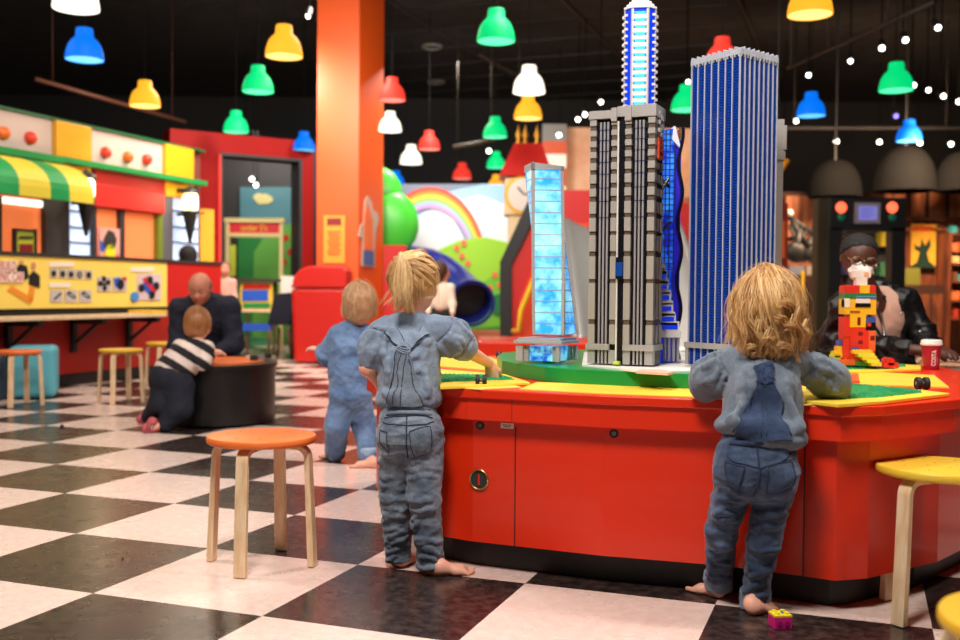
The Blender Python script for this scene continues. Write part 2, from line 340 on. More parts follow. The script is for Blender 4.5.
# awning with stripes (curved)
q=MB(); zt,zb=PB.Z(30,160,.1),PB.Z(40,187,.65); EB=[PB.S(x,.65) for x in (-60,-28,-4,20,51,70,94)]
for i in range(len(EB)-1):
    s0,s1=EB[i],EB[i+1]; K=8; P=[]
    for j in range(K+1):
        t=j/K; d=.05+.6*sin(t*PI/2); z=zb+(zt-zb)*cos(t*PI/2)
        for dd in (0,-.01): P+= [PB.P(s0,z+dd,d+dd),PB.P(s1,z+dd,d+dd)]
    F=[]
    for j in range(K):
        b_=4*j; F+= [(b_,b_+4,b_+5,b_+1),(b_+2,b_+3,b_+7,b_+6)]
    q.add(P,F,(i+1)%2)
    PB.slab(q,s0,s1,zb-.11,zb,.635,.65,(i+1)%2)
q.build('awning',[mat('awning yellow',c8(245,225,70),.5),mat('awning green',c8(20,165,85),.5)],shop)
# windows
q=MB(); PB.rect(q,-60,48,196,262,0,.02,0,25); q.build('lit_window',m_win,shop)
q=MB(); PB.rect(q,50,70,190,262,0,.08,0,60); q.build('dark_panel',m_dkg,shop)
q=MB(); PB.rect(q,-2,2.5,196,262,0,.09,0,1); PB.rect(q,46,51,196,262,0,.09,0,48); PB.rect(q,-60,51,193,196.5,0,.09,0,25); q.build('window_frame',m_dkg,shop)
q=MB(); PB.rect(q,4,47,199,205.5,.02,.05,0,25); q.build('strip_light',mat('strip light',(1,1,.9),.4,emit=(1,.95,.8),es=1.6),shop)
q=MB(); PB.rect(q,96,160,212,262,0,.02,0,128); q.build('lit_window',m_win,shop)
q=MB(); PB.rect(q,121,125,209,262,0,.09,0,123); PB.rect(q,94,97,205,262,0,.09,0,96); PB.rect(q,96,162,206.5,209,0,.09,0,128); q.build('window_frame',m_dkg,shop)
q=MB(); PB.rect(q,158.5,163,212,262,0,.1,0,160); q.build('green_jamb',mat('olive',c8(110,130,40),.5),shop)
q=MB(); PB.rect(q,96,165,172,188,0,.1,0,130); q.build('upper_board',mat('red board dark',c8(170,28,18),.5),shop)
q=MB(); PB.rect(q,96,165,188,210,0,.16,0,130); q.build('red_board',m_redwall,shop,bevel=.01)
q=MB(); PB.rect(q,163,173,196,262,0,.1,0,168); q.build('grey_pilaster',m_gpil,shop)
for x0,x1 in ((69,96),(173,198)):
    q=MB(); PB.rect(q,x0,x1,197,262,0,.03,0); q.build('glowing_window',m_glow,shop)
    q=MB(); 
    for yy in (211,227,242): PB.rect(q,x0,x1,yy,yy+1.6,.03,.06,0)
    q.build('mullions',m_dkg,shop)
for px,py in ((86,200),(190,212)):
    D=12.0 if px<100 else 13.6
    a,z=PB.hit(px,py,.32); p=Vector(PB.P(a,z,.32))
    L=thing('wall_lantern','black tapered wall lantern '+('beside the striped awning' if px<100 else 'at the red portal end of the shop front'),'wall lamp',tuple(p))
    q=MB(); q.lathe(p,[(.0,-.42),(.02,-.40),(.10,-.02),(.11,0),(.10,.02),(.0,.03)],10); q.build('lamp_body',m_black,L,smooth=False)
    q=MB(); q.lathe(p,[(.085,.03),(.10,.06),(.1,.2),(.08,.24),(0,.25)],10); q.build('lamp_glass',mat('lantern glass',(1,.9,.6),.4,emit=(1,.85,.45),es=2.2),L)
    q=MB(); q.lathe(p,[(.13,.25),(.11,.29),(.03,.33),(0,.36)],10); PB.slab(q,a-.02,a+.02,z-.05,z-.01,.12,.32); PB.slab(q,a-.02,a+.02,z+.26,z+.31,.1,.32); q.build('bracket',m_black,L)
    l=bpy.data.lights.new('lantern','POINT'); l.energy=8; l.color=(1,.85,.55); l.shadow_soft_size=.1; o=bpy.data.objects.new('lantern_light',l); o.location=PB.P(a,z+.2,.5); COL.objects.link(o)
# posters on the windows
def poster(name,lab,pl,x0,x1,yt,yb,m,extra=(),d0=.03,d1=.06,frame=None,group=None):
    r=thing(name,lab,'poster',pl.P(pl.S((x0+x1)/2,d1),pl.Z((x0+x1)/2,yb,d1),d1),0,group)
    q=MB(); pl.rect(q,x0,x1,yt,yb,d0,d1); q.build('sheet',m,r)
    if frame: 
        q=MB(); pl.rect(q,x0-2,x0,yt-2,yb+2,d0,d1+.02); pl.rect(q,x1,x1+2,yt-2,yb+2,d0,d1+.02); pl.rect(q,x0-2,x1+2,yt-2,yt,d0,d1+.02); q.build('frame',frame,r)
    for nm,mm,poly in extra:
        q=MB(); pl.pix(q,poly,d1,d1+.012); q.build(nm,mm,r)
    return r
def R4(x0,y0,x1,y1): return [(x0,y1),(x1,y1),(x1,y0),(x0,y0)]
m_lime=mat('lime print',c8(196,205,60),.5); m_maroon=mat('maroon print',c8(130,25,30),.5); m_pink=mat('pink print',c8(240,150,140),.5); m_blueprint=mat('blue print',c8(40,90,200),.4)
p_=poster('framed_poster','lime green poster in a dark frame standing in the awning window',PB,17.5,35.5,231,257,m_lime,[('picture',m_maroon,R4(20,244,33,253)),('heading',m_dark,R4(20,236,33,239))],.1,.13,m_dkg)
poster('film_poster','colourful poster with a dark figure in the orange shop window',PB,100,120,228,262,mat('lilac print',c8(235,170,160),.5),[('figure',m_dark,[(103,246),(105,237),(109,230),(114,232),(117,240),(115,248),(108,250)]),('yellow_shape',mat('acid yellow',c8(225,225,40),.5),[(105,255),(107,246),(112,243),(116,249),(115,258)]),('red_shape',mat('scarlet print',c8(220,60,50),.5),[(101,262),(104,256),(112,258),(119,254),(119,262)]),('blue_shape',m_blueprint,[(101,250),(101,240),(104,244),(105,252)])],.05,.08)
# the counter
ctr=thing('shop_counter','long red and yellow counter with a picture panel and a bar ledge on black brackets','counter',PA.P(0,0))
aL=-2.5; aP=PA.S(167,.02); aR=PA.S(221,.02); zt=1.245; zb=.76
q=MB(); PA.slab(q,aL,aR,.12,zb-.06,-.25,-.02); q.build('lower_panel',mat('deep red panel',c8(160,26,16),.5),ctr)
q=MB(); PA.slab(q,aL,aR,0,.14,-.25,-.05); q.build('kickboard',m_black,ctr)
q=MB(); PA.slab(q,aP,aR,zb,zt,-.25,.02); q.build('red_panel',m_redwall,ctr)
q=MB(); PA.slab(q,aL,aR,zt,zt+.035,-.5,.04); q.build('top_edge',m_dark,ctr)
q=MB(); PA.slab(q,aL,aR,zb-.07,zb,-.25,.0); q.build('shadow_rail',m_black,ctr)
yp=MB(); PA.slab(yp,aL,aP,zb,zt,-.25,.02); pp=yp.build('picture_panel',mat('sunny yellow print',c8(255,226,110),.4),ctr)
def pr(nm,m,poly,d=.034):
    q=MB(); PA.pix(q,poly,.02,d); return q.build(nm,m,pp)
mw=mat('print white',c8(248,236,226),.5); mg=mat('print grey',c8(196,190,190),.5); mk=mat('print black',c8(28,26,30),.5); mo=mat('print orange',c8(240,150,50),.5); mp2=mat('print red',c8(210,50,50),.5); mb2=mat('print navy',c8(40,60,130),.5)
pr('banner',mw,R4(-8,261,16.5,271),.046); pr('banner',mw,R4(-8,272,24,282),.046)
t1=text('lettering','BUILD',pp,mp2,PA.P(PA.S(4),PA.Z(7,266.2),.048),PA.u,(0,0,1),.115,width=PA.S(15.3)-PA.S(-.3))
t2=text('lettering','SONIC CAR',pp,mp2,PA.P(PA.S(4.5),PA.Z(8,277.2),.048),PA.u,(0,0,1),.115,width=PA.S(22.8)-PA.S(-7))
pr('figure',mk,[(17,268),(21,264),(27,266),(29,277),(24,281),(18,275)]); pr('figure',mk,[(30,276),(34,271),(40,276),(40,288),(30,285)])
pr('face',mat('print skin',c8(220,150,120),.5),ell(22,262.5,1.7,2.6,10)); pr('face',M['print skin'],ell(34,266,2,4,10))
pr('ribbon',mo,[(8,290),(12,286),(33,298),(31,304)]); pr('ribbon',mo,[(28,300),(31,285),(35,288),(33,302)])
for x0,x1,y0 in ((50,74,262.5),(50,71,283),(131,154,267.5)): pr('caption',mw,R4(x0,y0,x1,y0+4.2))
for i,x in enumerate((54,63,71.5,80,89)):
    pr('part_picture',mg,R4(x-3.4,268.5+i*.4,x+3.4,277.5+i*.4))
    pr('part_drawing',mk if i!=3 else mk,ell(x,273.5+i*.4,2.3,3.2,10),.04)
pr('wheel_hub',mg,ell(80,274.7,.9,1.3,8),.045)
for x in (57,71.5,86): pr('axle_picture',mg,R4(x-6,290,x+5.7,302))
pr('axle',mk,[(54,299),(55.5,300),(62,293.5),(61,292.5)],.04)
for x in (71.5,86): 
    pr('axle',mk,[(x-4.5,294),(x-2,291),(x+4.5,296.5),(x+3,299)],.04); pr('axle_gap',mg,[(x-2,294.5),(x-1,293.5),(x+2.5,296),(x+2,297)],.045)
pr('wheels_picture',mg,R4(98,277,111,291.5)); pr('wheels_picture',mg,R4(113.5,277,127,291.5))
for x,y in ((100.5,283.5),(108.5,282.5),(104.3,279),(105,288)): pr('wheel_drawing',mk,ell(x,y,2.1,2.9,10),.04)
pr('cross_bar',mk,[(100,284),(108,282),(108,284),(101,286)],.04); pr('blue_block',m_blueprint,[(114,279),(120,277),(121,288),(116,287)],.04); pr('wheel_drawing',mk,ell(121,284.5,3.3,5.2,12),.045); pr('red_tip',mp2,R4(123.5,277,126.5,280.5),.045)
pr('car_picture',mat('print lilac',c8(220,200,205),.5),R4(137.5,274,161,300))
pr('car_body',m_blueprint,[(141,287),(148,277),(158,288),(152,297)],.04); pr('car_stripe',mp2,[(143,279),(147,277),(157,292),(153,293)],.045)
for x,y in ((142,288),(150.5,280),(157,286),(152.5,295)): pr('wheel_drawing',mk,ell(x,y,2.6,4,12),.05)
pr('blue_badge',mat('print blue',c8(70,140,220),.5),ell(135.5,297,3.6,5,14),.045)
# bar ledge with brackets
zl=.70; dl=.42
q=MB(); PA.slab(q,aL,PA.S(167,dl),zl-.035,zl,.0,dl); lo=q.build('bar_ledge',m_birch,ctr,bevel=.005)
q=MB(); PA.slab(q,aL,PA.S(167,dl),zl-.0,zl+.03,-.02,.08); q.build('ledge_back',m_black,ctr)
for i,px in enumerate((8,73,128.5)):
    a=PA.S(px,.0); q=MB(); PA.slab(q,a-.03,a+.03,.33,zl-.035,-.02,.03); 
    PA.slab(q,a-.03,a+.03,zl-.09,zl-.035,.0,.38)
    P0,P1=PA.P(a,.42,.03),PA.P(a,zl-.08,.30); q.tube([P0,P1],.022,4); q.build('bracket',m_black,ctr)
# yellow bench ends at the portal end of the counter
q=MB(); a=PA.S(152,.4); PA.slab(q,a,a+.25,zl+.001,zl+.035,.1,.4); tag(q.build('yellow_tray',m_yel2),'yellow tray lying at the far end of the bar ledge behind the man','tray')
# ---------------- red portal wall ----------------
PP=Plane((at(176,290,15.0).x,15.0),(at(316,290,16.2).x-at(176,290,15.0).x,1.2))
q=MB(); zT=PP.Z(177,129)
PP.slab(q,PP.S(170),PP.S(222),0,zT,-.35,0); PP.slab(q,PP.S(301),PP.S(313),0,zT,-.35,0); PP.slab(q,PP.S(222),PP.S(301),PP.Z(262,159),zT,-.35,0)
st(q,'wall_portal',mat('portal red',c8(158,14,10),.6,spec=.2))
q=MB(); PP.slab(q,PP.S(219,.03),PP.S(223,.03),0,PP.Z(262,159),-.3,.03); PP.slab(q,PP.S(299,.03),PP.S(302,.03),0,PP.Z(262,159),-.3,.03); PP.slab(q,PP.S(219,.03),PP.S(302,.03),PP.Z(262,159),PP.Z(262,156),-.3,.03); st(q,'trim_3',m_dkg)
q=MB(); PP.slab(q,PP.S(218.5,.05),PP.S(221,.05),0,PP.Z(262,158),0,.05); st(q,'trim_4',mat('bright red edge',c8(235,60,50),.35))
q=MB(); PP.slab(q,PP.S(313),PP.S(319),0,zT,-.5,-.2); st(q,'trim_5',m_black)
poster('menu_poster','tall yellow poster on the red portal wall beside the shop front',PP,197.5,214,209,262,mat('poster yellow',c8(240,185,40),.5),[('dot',m_maroon,ell(203,213,1.3,1.3,8))],0,.03)
# room behind the portal: walls, mural
YB=18.6
q=MB(); p0=at(215,290,YB+.2); p1=at(318,290,YB+.2); q.bb(p0.x-1,p1.x+.6,YB+.1,YB+.3,0,3.6); st(q,'wall_play_room',m_dark)
mur=thing('sky_mural','painted mural of sky with a cloud over green hills, seen through the red portal','mural',tuple(at(268,350,YB)))
B=Plane((-6,YB),(1,0))
def pc(pl,nm,m,poly,par,d0=0,d1=.02): q=MB(); pl.pix(q,poly,d0,d1); return q.build(nm,m,par)
pc(B,'sky_panel',mat('teal sky paint',c8(72,122,132),.6),R4(240,187,298,352),mur,-.08,.0)
pc(B,'cloud',mat('cloud paint',c8(205,195,130),.6),[(253,198),(254,195),(258,193),(262,194),(267,194),(272,197),(273,201),(268,204),(258,204)],mur)
pc(B,'hill',mat('deep green paint',c8(30,120,50),.6),[(238,352),(238,236),(244,232),(258,236),(268,246),(275,352)],mur)
pc(B,'hill',mat('mid green paint',c8(92,160,60),.6),[(252,352),(254,252),(262,240),(280,226),(298,222),(298,352)],mur,.02,.03)
for x,y in ((286,238),(290,252),(284,262)): pc(B,'red_flower',m_redp,ell(x,y,3,3.4,10),mur,.03,.04)
pc(B,'tree_trunk',mat('bark paint',c8(70,40,25),.6),R4(291,258,297,300),mur,.03,.045)
poster('wall_poster','lime yellow poster left of the cream stall in the play room',B,228,235.5,245,276,m_lime,(),.05,.08)
# stall with the under 5's sign
YS=16.6; F=Plane((-6,YS),(1,0)); cr=mat('cream wood',c8(232,215,150),.5)
sg=thing('play_stall','cream wooden stall frame with a pink and red header sign in the portal','stall',tuple(at(254,362,YS)))
for x0,x1 in ((225,229),(279,283)): q=MB(); F.rect(q,x0,x1,218,349.5,0,.07); q.build('post',cr,sg,bevel=.005)
q=MB(); F.rect(q,224,284,218,222.5,-.02,.1); F.rect(q,226,282,233,237,-.02,.08); q.build('rail',cr,sg)
q=MB(); F.rect(q,229,279,222.5,233,0,.04); sb=q.build('sign_board',mat('sign pink red',c8(225,50,60),.45),sg)
text('lettering',"under 5's",sb,m_yel2,at(254,228,YS-.05),(1,0,0),(0,0,1),.15,width=.42,bold=.012)
# kids table, shelf, chairs in the portal
tb=thing('notice_board_table','low table with a yellow framed blue and red picture standing on it in the portal','table',tuple(at(255,346,15)))
F2=Plane((-6,15),(1,0))
q=MB(); F2.rect(q,234,278,309,312,-.3,.1); q.build('table_top',m_birch,tb)
for x in (238,247,274): q=MB(); F2.rect(q,x-1,x+1,312,355,0,.05); q.build('leg',mat('brown wood',c8(95,55,30),.5),tb)
ps=poster('picture_board','yellow framed picture with a blue centre standing on the low portal table',F2,240,272.5,283,310,m_yel2,[('red_band',m_redp,R4(243,284,270,289)),('blue_field',m_blueprint,R4(242,290,268,301)),('green_band',m_green,R4(243,303,270,308))],.05,.08)
q=MB(); F2.rect(q,234,276,278.5,282,-.25,.15); F2.rect(q,234,237,282,311,-.2,-.15); F2.rect(q,273,276,282,311,-.2,-.15); tag(q.build('dark_shelf',mat('dark shelf',c8(50,42,32),.6)),'dark shelf rail behind the yellow framed picture','shelf')
q=MB(); F2.rect(q,239,270,324,331,-.25,.1); tag(q.build('toy_tray',m_blueprint),'blue tray of toys under the portal table','tray')
q=MB(); F2.rect(q,238,272,338,346,-.45,-.2); tag(q.build('play_mat',mat('mint',c8(90,200,140),.5)),'mint green block under the portal table','block')
q=MB(); F2.rect(q,281,294,276,297,-.3,-.1); tag(q.build('paper_box',m_white),'white box on the shelf left of the red bin','box')
ch=thing('navy_chair','navy chair with wooden legs left of the red bin','chair',tuple(at(281,352,14.2)))
F3=Plane((-6,14.2),(1,0))
q=MB(); F3.pix(q,[(268,322),(290,322),(296,292),(274,294)],-.05,.02); q.build('backrest',m_navy,ch,bevel=.01)
q=MB(); F3.rect(q,268,290,320,325,-.45,.02); q.build('seat',m_navy,ch,bevel=.01)
for x,x2,d in ((270,268,0),(288,292,0),(274,272,-.4),(285,289,-.4)):
    q=MB(); q.tube([F3.P(F3.S(x),.42,d),F3.P(F3.S(x2),0,d)],.02,6); q.build('leg',M['brown wood'],ch,smooth=True)
# ---------------- orange column and red bin ----------------
pc0=at(316.5,290,14.0); pc1=at(358,290,14.0); pc2=at(382.5,290,14.75)
q=MB(); back=(pc0.x+pc2.x-pc1.x,pc2.y)
q.prism([(pc0.x,14.0),(pc1.x,14.0),(pc2.x,pc2.y),back],0,5.2); tag(q.build('orange_column',m_orange),'square orange column rising from the floor to the ceiling behind the red bin','column')
PC=Plane((pc0.x,14.0),(1,0)); PD=Plane((pc1.x,14.0),(pc2.x-pc1.x,pc2.y-14))
poster('rules_poster','yellow printed poster on the front face of the orange column',PC,323.5,344.5,215.5,263,mat('poster amber',c8(240,160,50),.5),[('heading',m_maroon,R4(327,218,341,225))]+[('text_line',mat('print brown',c8(150,90,40),.5),R4(327+(i%3),231+i*3.2,341-(i%2)*2,232.2+i*3.2)) for i in range(8)],0,.02)
st_=thing('figure_sticker','grey outlined figure sticker in orange and blue on the right face of the column','sticker',PD.P(PD.S(369),1.2))
q=MB(); PD.pix(q,[(362,266),(363,240),(359,236),(361,226),(364,222),(365,202),(368,196),(372,202),(373,210),(378,213),(379,220),(376,230),(375,242),(375,268)],0,.015); q.build('outline',mat('sticker grey',c8(190,165,150),.5),st_)
q=MB(); PD.pix(q,[(365,250),(365,215),(368,203),(371,212),(373,220),(373,250)],.015,.025); q.build('figure',m_orng2,st_)
q=MB(); PD.pix(q,[(364,264),(364,250),(374,251),(374,266)],.015,.025); q.build('legs',mat('jeans print',c8(70,100,150),.5),st_)
bn=thing('waste_bin','large red plastic waste bin with a domed lid in front of the orange column','bin',tuple(gp(330,362)))
bx0,bx1=at(291,300,13.3).x,at(346,300,13.3).x; z0,z1,z2=0.02,.98,1.27
q=MB(); q.hexa([(bx0+.04,13.3,z0),(bx1-.02,13.3,z0),(bx1-.02,13.85,z0),(bx0+.04,13.85,z0),(bx0,13.3,z1),(bx1,13.3,z1),(bx1,13.9,z1),(bx0,13.9,z1)]); q.build('body',m_redp,bn,bevel=.04)
q=MB(); N=8; P=[(bx0-.01,z1+.01)]+[(bx0+.02+.26*(1-cos(i/N*PI/2)),z1+.05+(z2-z1-.05)*sin(i/N*PI/2)) for i in range(N+1)]+[(bx1-.03,z2),(bx1+.01,z2-.06),(bx1+.01,z1+.01)]
n=len(P); q.add([(x,13.28,z) for x,z in P]+[(x,13.9,z) for x,z in P],[tuple(range(n-1,-1,-1)),tuple(range(n,2*n))]+[(i,(i+1)%n,n+(i+1)%n,n+i) for i in range(n)]); q.build('lid',m_redp,bn,bevel=.02)
# ---------------- rainbow mural wall ----------------
YM=17.0; W_=Plane((-6,YM),(1,0))
q=MB(); q.bb(at(380,290,YM).x-1,at(546,290,YM).x,YM+.12,YM+.3,0,at(450,184,YM).z); st(q,'wall_mural',m_dark)
rm=thing('rainbow_mural','bright painted mural wall with a rainbow and green hills behind the tunnel slide','mural',tuple(at(470,350,YM)))
pc(W_,'sky_panel',mat('pale sky paint',c8(150,188,225),.6),R4(375,184,546,352),rm,-.1,0)
pc(W_,'cloud',mat('cloud white paint',c8(222,230,238),.6),[(400,262),(404,238),(410,222),(424,212),(440,206),(452,215),(462,235),(470,262)],rm)
pc(W_,'cloud',M['cloud white paint'],[(462,200),(480,195),(505,205),(512,240),(505,262),(480,240)],rm)
pc(W_,'hill_grey',mat('dusk paint',c8(120,128,150),.6),[(375,195),(375,184),(480,184),(450,190),(420,200),(400,205)],rm,.0,.012)
cols=[c8(222,70,50),c8(235,130,45),c8(240,205,70),c8(150,200,90),c8(170,190,225),c8(205,160,215)]
for i,c in enumerate(cols):
    pts=[]
    r0=1-.040*i; r1=r0-.041
    cx,cy,RX,RY=430,275,58,88
    for s_,rr_ in ((0,r0),(1,r1)):
        rng=range(0,25) if s_==0 else range(24,-1,-1)
        for j in rng:
            a=PI*(1.0-j/24*.98); pts.append((cx+RX*rr_*cos(a)*(1.0),cy-RY*rr_*sin(a)))
    pc(W_,'rainbow_band',mat('rainbow %d'%i,c,.5),pts,rm,.01,.03+i*.002)
pc(W_,'hill',mat('lime hill paint',c8(150,208,50),.6),[(425,352),(425,262),(438,250),(460,240),(485,237),(510,243),(545,262),(546,352)],rm,.02,.045)
pc(W_,'hill',mat('grass hill paint',c8(110,190,50),.6),[(455,352),(462,300),(480,284),(498,272),(520,268),(540,280),(546,300),(546,352)],rm,.045,.055)
pc(W_,'hill',mat('dark grass paint',c8(50,140,50),.6),[(400,352),(400,335),(546,322),(546,352)],rm,.055,.065)
pc(W_,'bush',mat('bush paint',c8(20,115,60),.6),ell(499,305,9,11,16),rm,.065,.075)
for x,y in ((424,250),(434,253),(450,261),(462,256),(468,263),(457,248),(464,243),(495,275),(500,285),(490,288)): pc(W_,'apple',mat('apple paint',c8(232,110,70),.5),ell(x,y,3.0,3.2,10),rm,.055,.07)
q=MB(); a_=W_.S(375); q.bb(at(375,290,16.6).x,at(546,290,16.6).x,16.5,16.9,0,.33); tag(q.build('low_step',mat('terracotta',c8(190,110,80),.6)),'low terracotta step at the foot of the rainbow mural','step')
# green tree shape beside the column
tr=thing('green_play_tree','smooth bright green tree shape beside the orange column','play tree',tuple(at(386,350,15.4)))
q=MB(); p=at(384,290,15.4)
for cx,cy,r in ((376,192,26),(382,224,37),(380,245,28)): 
    c=at(cx,cy,15.4); q.sph(c,r/FPX*15.4,20,sc=(1,.4,1.0))
o=q.build('crown',mat('bright green plastic',c8(70,200,60),.35),tr,smooth=True)
q=MB(); c=at(388,300,15.4); q.cyl((c.x,c.y,0),.16,1.2,16); q.build('trunk',m_redp,tr,smooth=True)
q=MB(); W2=Plane((-6,15.0),(1,0)); W2.rect(q,383,406,245,357,0,.2); tag(q.build('play_wall',m_redwall),'red play panel under the green tree shape','play wall')
# tunnel slide
ts=thing('tunnel_slide','dark blue tube slide curving down to a round opening in front of the mural','slide',tuple(at(468,352,14.5)))
mbl2=mat('royal blue plastic',c8(18,30,120),.3)
path=[at(x,y,Y) for x,y,Y in ((402,262,16.2),(414,262,15.8),(428,266,15.4),(442,274,15.1),(454,284,14.9),(464,294,14.6),(471,303,14.1))]
rad=[.20,.25,.27,.28,.28,.28,.29]
q=MB(); q.tube(path,rad,24,cap=False); q.build('tube',mbl2,ts,smooth=True)
q=MB(); d=(path[-1]-path[-2]).normalized()
q.tube([path[-1]-d*.02,path[-1]+d*.04],[.33,.33],28,cap=False); q.tube([path[-1]+d*.04,path[-1]+d*.035],[.33,.285],28,cap=False); q.build('rim',mbl2,ts,smooth=False)
q=MB(); q.tube([path[-1]-d*.35,path[-1]-d*.34],[.27,.27],24); q.build('inside',m_black,ts)
for k in (2,4): q=MB(); q.tube([path[k]-Vector((0,0,.25)),(path[k].x,path[k].y,0)],.05,8); q.build('leg',m_grey,ts,smooth=True)
# red slide structure with black stringers
YR=12.2; RS=Plane((-6,YR),(1,0))
rs=thing('red_climbing_frame','red play frame with slanting black panels and yellow handrail behind the light blue tower','play frame',tuple(at(560,360,YR)))
q=MB(); RS.pix(q,[(504,373),(504,264),(540,192),(556,190),(640,190),(700,207),(700,373)],-.3,0); q.build('panel',m_redwall,rs)
q=MB(); RS.pix(q,[(500,373),(500,262),(535,185),(551,185),(512,265),(512,373)],-.02,.06); q.build('stringer',m_black,rs,bevel=.01)
q=MB(); RS.pix(q,[(517,373),(520,300),(545,240),(560,225),(600,222),(600,373)],0,.03); q.build('slope',mat('orange red panel',c8(228,70,30),.4),rs)
q=MB(); q.tube([at(513,331,11.9),at(519,330,11.8),at(521,310,11.8),at(537,272,11.8),at(552,245,11.8)],.03,10); q.build('handrail',m_yel,rs,smooth=True)
# clock tower
YC=14.2; CT=Plane((-6,YC),(1,0))
ct=thing('clock_tower','cream toy clock tower with a red roof and round yellow rimmed clock','clock tower',tuple(at(528,355,YC)))
q=MB(); CT.rect(q,504,548,177,215,-.5,0); q.build('tower_head',m_cream,ct,bevel=.02)
q=MB(); CT.rect(q,508,544,215,362,-.45,-.05); q.build('shaft',m_cream,ct)
a0_,zz=CT.hit(499,176); a1_,_=CT.hit(553,176); zt_=CT.Z(526,142)
b0,b1=CT.S(513),CT.S(541)
q=MB(); q.hexa([CT.P(a0_,zz,.08),CT.P(a1_,zz,.08),CT.P(a1_,zz,-.6),CT.P(a0_,zz,-.6),CT.P(b0,zt_,-.12),CT.P(b1,zt_,-.12),CT.P(b1,zt_,-.4),CT.P(b0,zt_,-.4)]); q.build('roof',m_redwall,ct)
c=at(519,194,YC); q=MB(); N=28
def disc(q,c,r,y0,y1,k=0): q.add([(c.x+r*cos(2*PI*i/N),y0,c.z+r*sin(2*PI*i/N)) for i in range(N)]+[(c.x+r*cos(2*PI*i/N),y1,c.z+r*sin(2*PI*i/N)) for i in range(N)],[tuple(range(N)),tuple(range(2*N-1,N-1,-1))]+[(i,N+i,N+(i+1)%N,(i+1)%N) for i in range(N)],k)
c=at(524,195,YC); disc(q,c,.27,YC-.04,YC); q.build('clock_rim',m_yel,ct)
q=MB(); disc(q,c,.225,YC-.055,YC-.04); q.build('clock_face',m_white,ct)
q=MB(); q.tube([(c.x,YC-.06,c.z),(c.x-.09,YC-.06,c.z+.1)],.012,6); q.tube([(c.x,YC-.06,c.z),(c.x+.13,YC-.06,c.z+.02)],.01,6); q.build('hands',m_black,ct)
for x,l in ((519,0),(526,0),(538,1)):
    p=at(x,142,YC-.0); q=MB(); q.lathe((p.x,YC+.25,p.z-.05),[(.03,0),(.045,.06),(.02,.12),(.045,.18),(.02,.25),(.0,.34)],10); q.build('finial',mat('gold',c8(200,140,20),.35,metal=.3),ct,smooth=True)
# castle wall
YK=18.2; KW=Plane((-6,YK),(1,0))
q=MB(); KW.rect(q,541,700,128,345,-.3,0); cw=tag(q.build('castle_wall',vary(mat('rendered stone',c8(205,160,128),.7),c8(196,140,106),c8(224,186,158),1.5)),'pale brown castle play wall behind the light blue and grey towers','wall')
ktr=thing('striped_gable','grey, orange and white striped gable on the castle wall above the light blue tower','gable',tuple(at(553,200,YK)))
for y0,y1,mm in ((124,141,m_grey),(141,154,mat('burnt orange',c8(200,80,40),.5)),(154,168,m_white),(168,186,mat('burnt orange2',c8(190,90,55),.5)),(186,200,m_cream)):
    q=MB(); KW.rect(q,541,565,y0,y1,.01,.25); q.build('stripe',mm,ktr)
q=MB(); KW.rect(q,566,700,197,206,.01,.4); tag(q.build('brick_ledge',vary(mat('brick brown',c8(150,80,50),.7),c8(120,60,40),c8(180,110,70),8)),'brown brick ledge on the castle wall','ledge')
# steel slide
YSL=9.5
m_steel2=mat('satin steel',c8(190,188,186),.45,.55)
ss=thing('steel_slide','wide curved stainless steel slide seen between the grey and blue towers','slide',tuple(at(620,350,YSL)))
q=MB(); P=[];F=[]; NU=20; NV=12
for i in range(NU+1):
    t=i/NU
    for j in range(NV+1):
        s_=j/NV; x0=lambda y:0
        cx=at(640+(s_-.5)*130,290,YSL).x; zz_=1.62-1.3*(t**1.2); yy=YSL+1.8-2.1*t+.12*cos((s_-.5)*PI)
        P.append((cx,yy,zz_+.18*(2*s_-1)**2))
for i in range(NU):
    for j in range(NV): a=i*(NV+1)+j; F.append((a,a+1,a+NV+2,a+NV+1))
q.add(P,F); o=q.build('chute',m_steel2,ss,smooth=True); md_=o.modifiers.new('s','SOLIDIFY'); md_.thickness=.01
for s_ in (-.5,.5):
    q=MB(); q.tube([(at(640+s_*134,290,YSL).x,YSL+1.8-2.1*t,1.84-1.3*t**1.2) for t in [i/10 for i in range(11)]],.035,10); q.build('side_rail',m_steel2,ss,smooth=True)
for s_ in (-.5,.5):
    for t in (.05,.9):
        q=MB(); q.tube([(at(640+s_*130,290,YSL).x,YSL+1.8-2.1*t,0),(at(640+s_*130,290,YSL).x,YSL+1.8-2.1*t,1.75-1.3*t**1.2)],.03,8); q.build('leg',m_grey,ss,smooth=True)
# second red table end behind the city table
q=MB(); q.bb(at(478,345,7.4).x,at(600,345,7.4).x,7.4,8.2,0,.6); tag(q.build('red_bench',m_red,bevel=.02),'low red play unit standing behind the left end of the city table','play unit')
# ---------------- dark shop at the right ----------------
YW=16.5; RW=Plane((-6,YW),(1,0))
q=MB(); q.bb(at(770,290,YW).x,at(990,290,YW).x+2,YW+.1,YW+.3,0,2.6); st(q,'wall_shop_right',mat('shop brown',c8(70,34,20),.7))
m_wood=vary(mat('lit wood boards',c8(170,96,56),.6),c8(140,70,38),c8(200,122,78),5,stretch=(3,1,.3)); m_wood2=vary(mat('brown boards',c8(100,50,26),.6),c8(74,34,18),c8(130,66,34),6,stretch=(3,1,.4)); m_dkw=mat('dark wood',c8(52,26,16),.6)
bw=thing('board_cladding','lit wooden board cladding with dark battens at the back of the right hand shop','wall cladding',tuple(at(930,350,YW)))
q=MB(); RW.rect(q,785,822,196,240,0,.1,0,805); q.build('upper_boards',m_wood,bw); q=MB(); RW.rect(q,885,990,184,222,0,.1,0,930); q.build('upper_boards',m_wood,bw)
q=MB(); RW.rect(q,785,990,222,356,-.02,.06,0,930); q.build('lower_boards',m_wood2,bw)
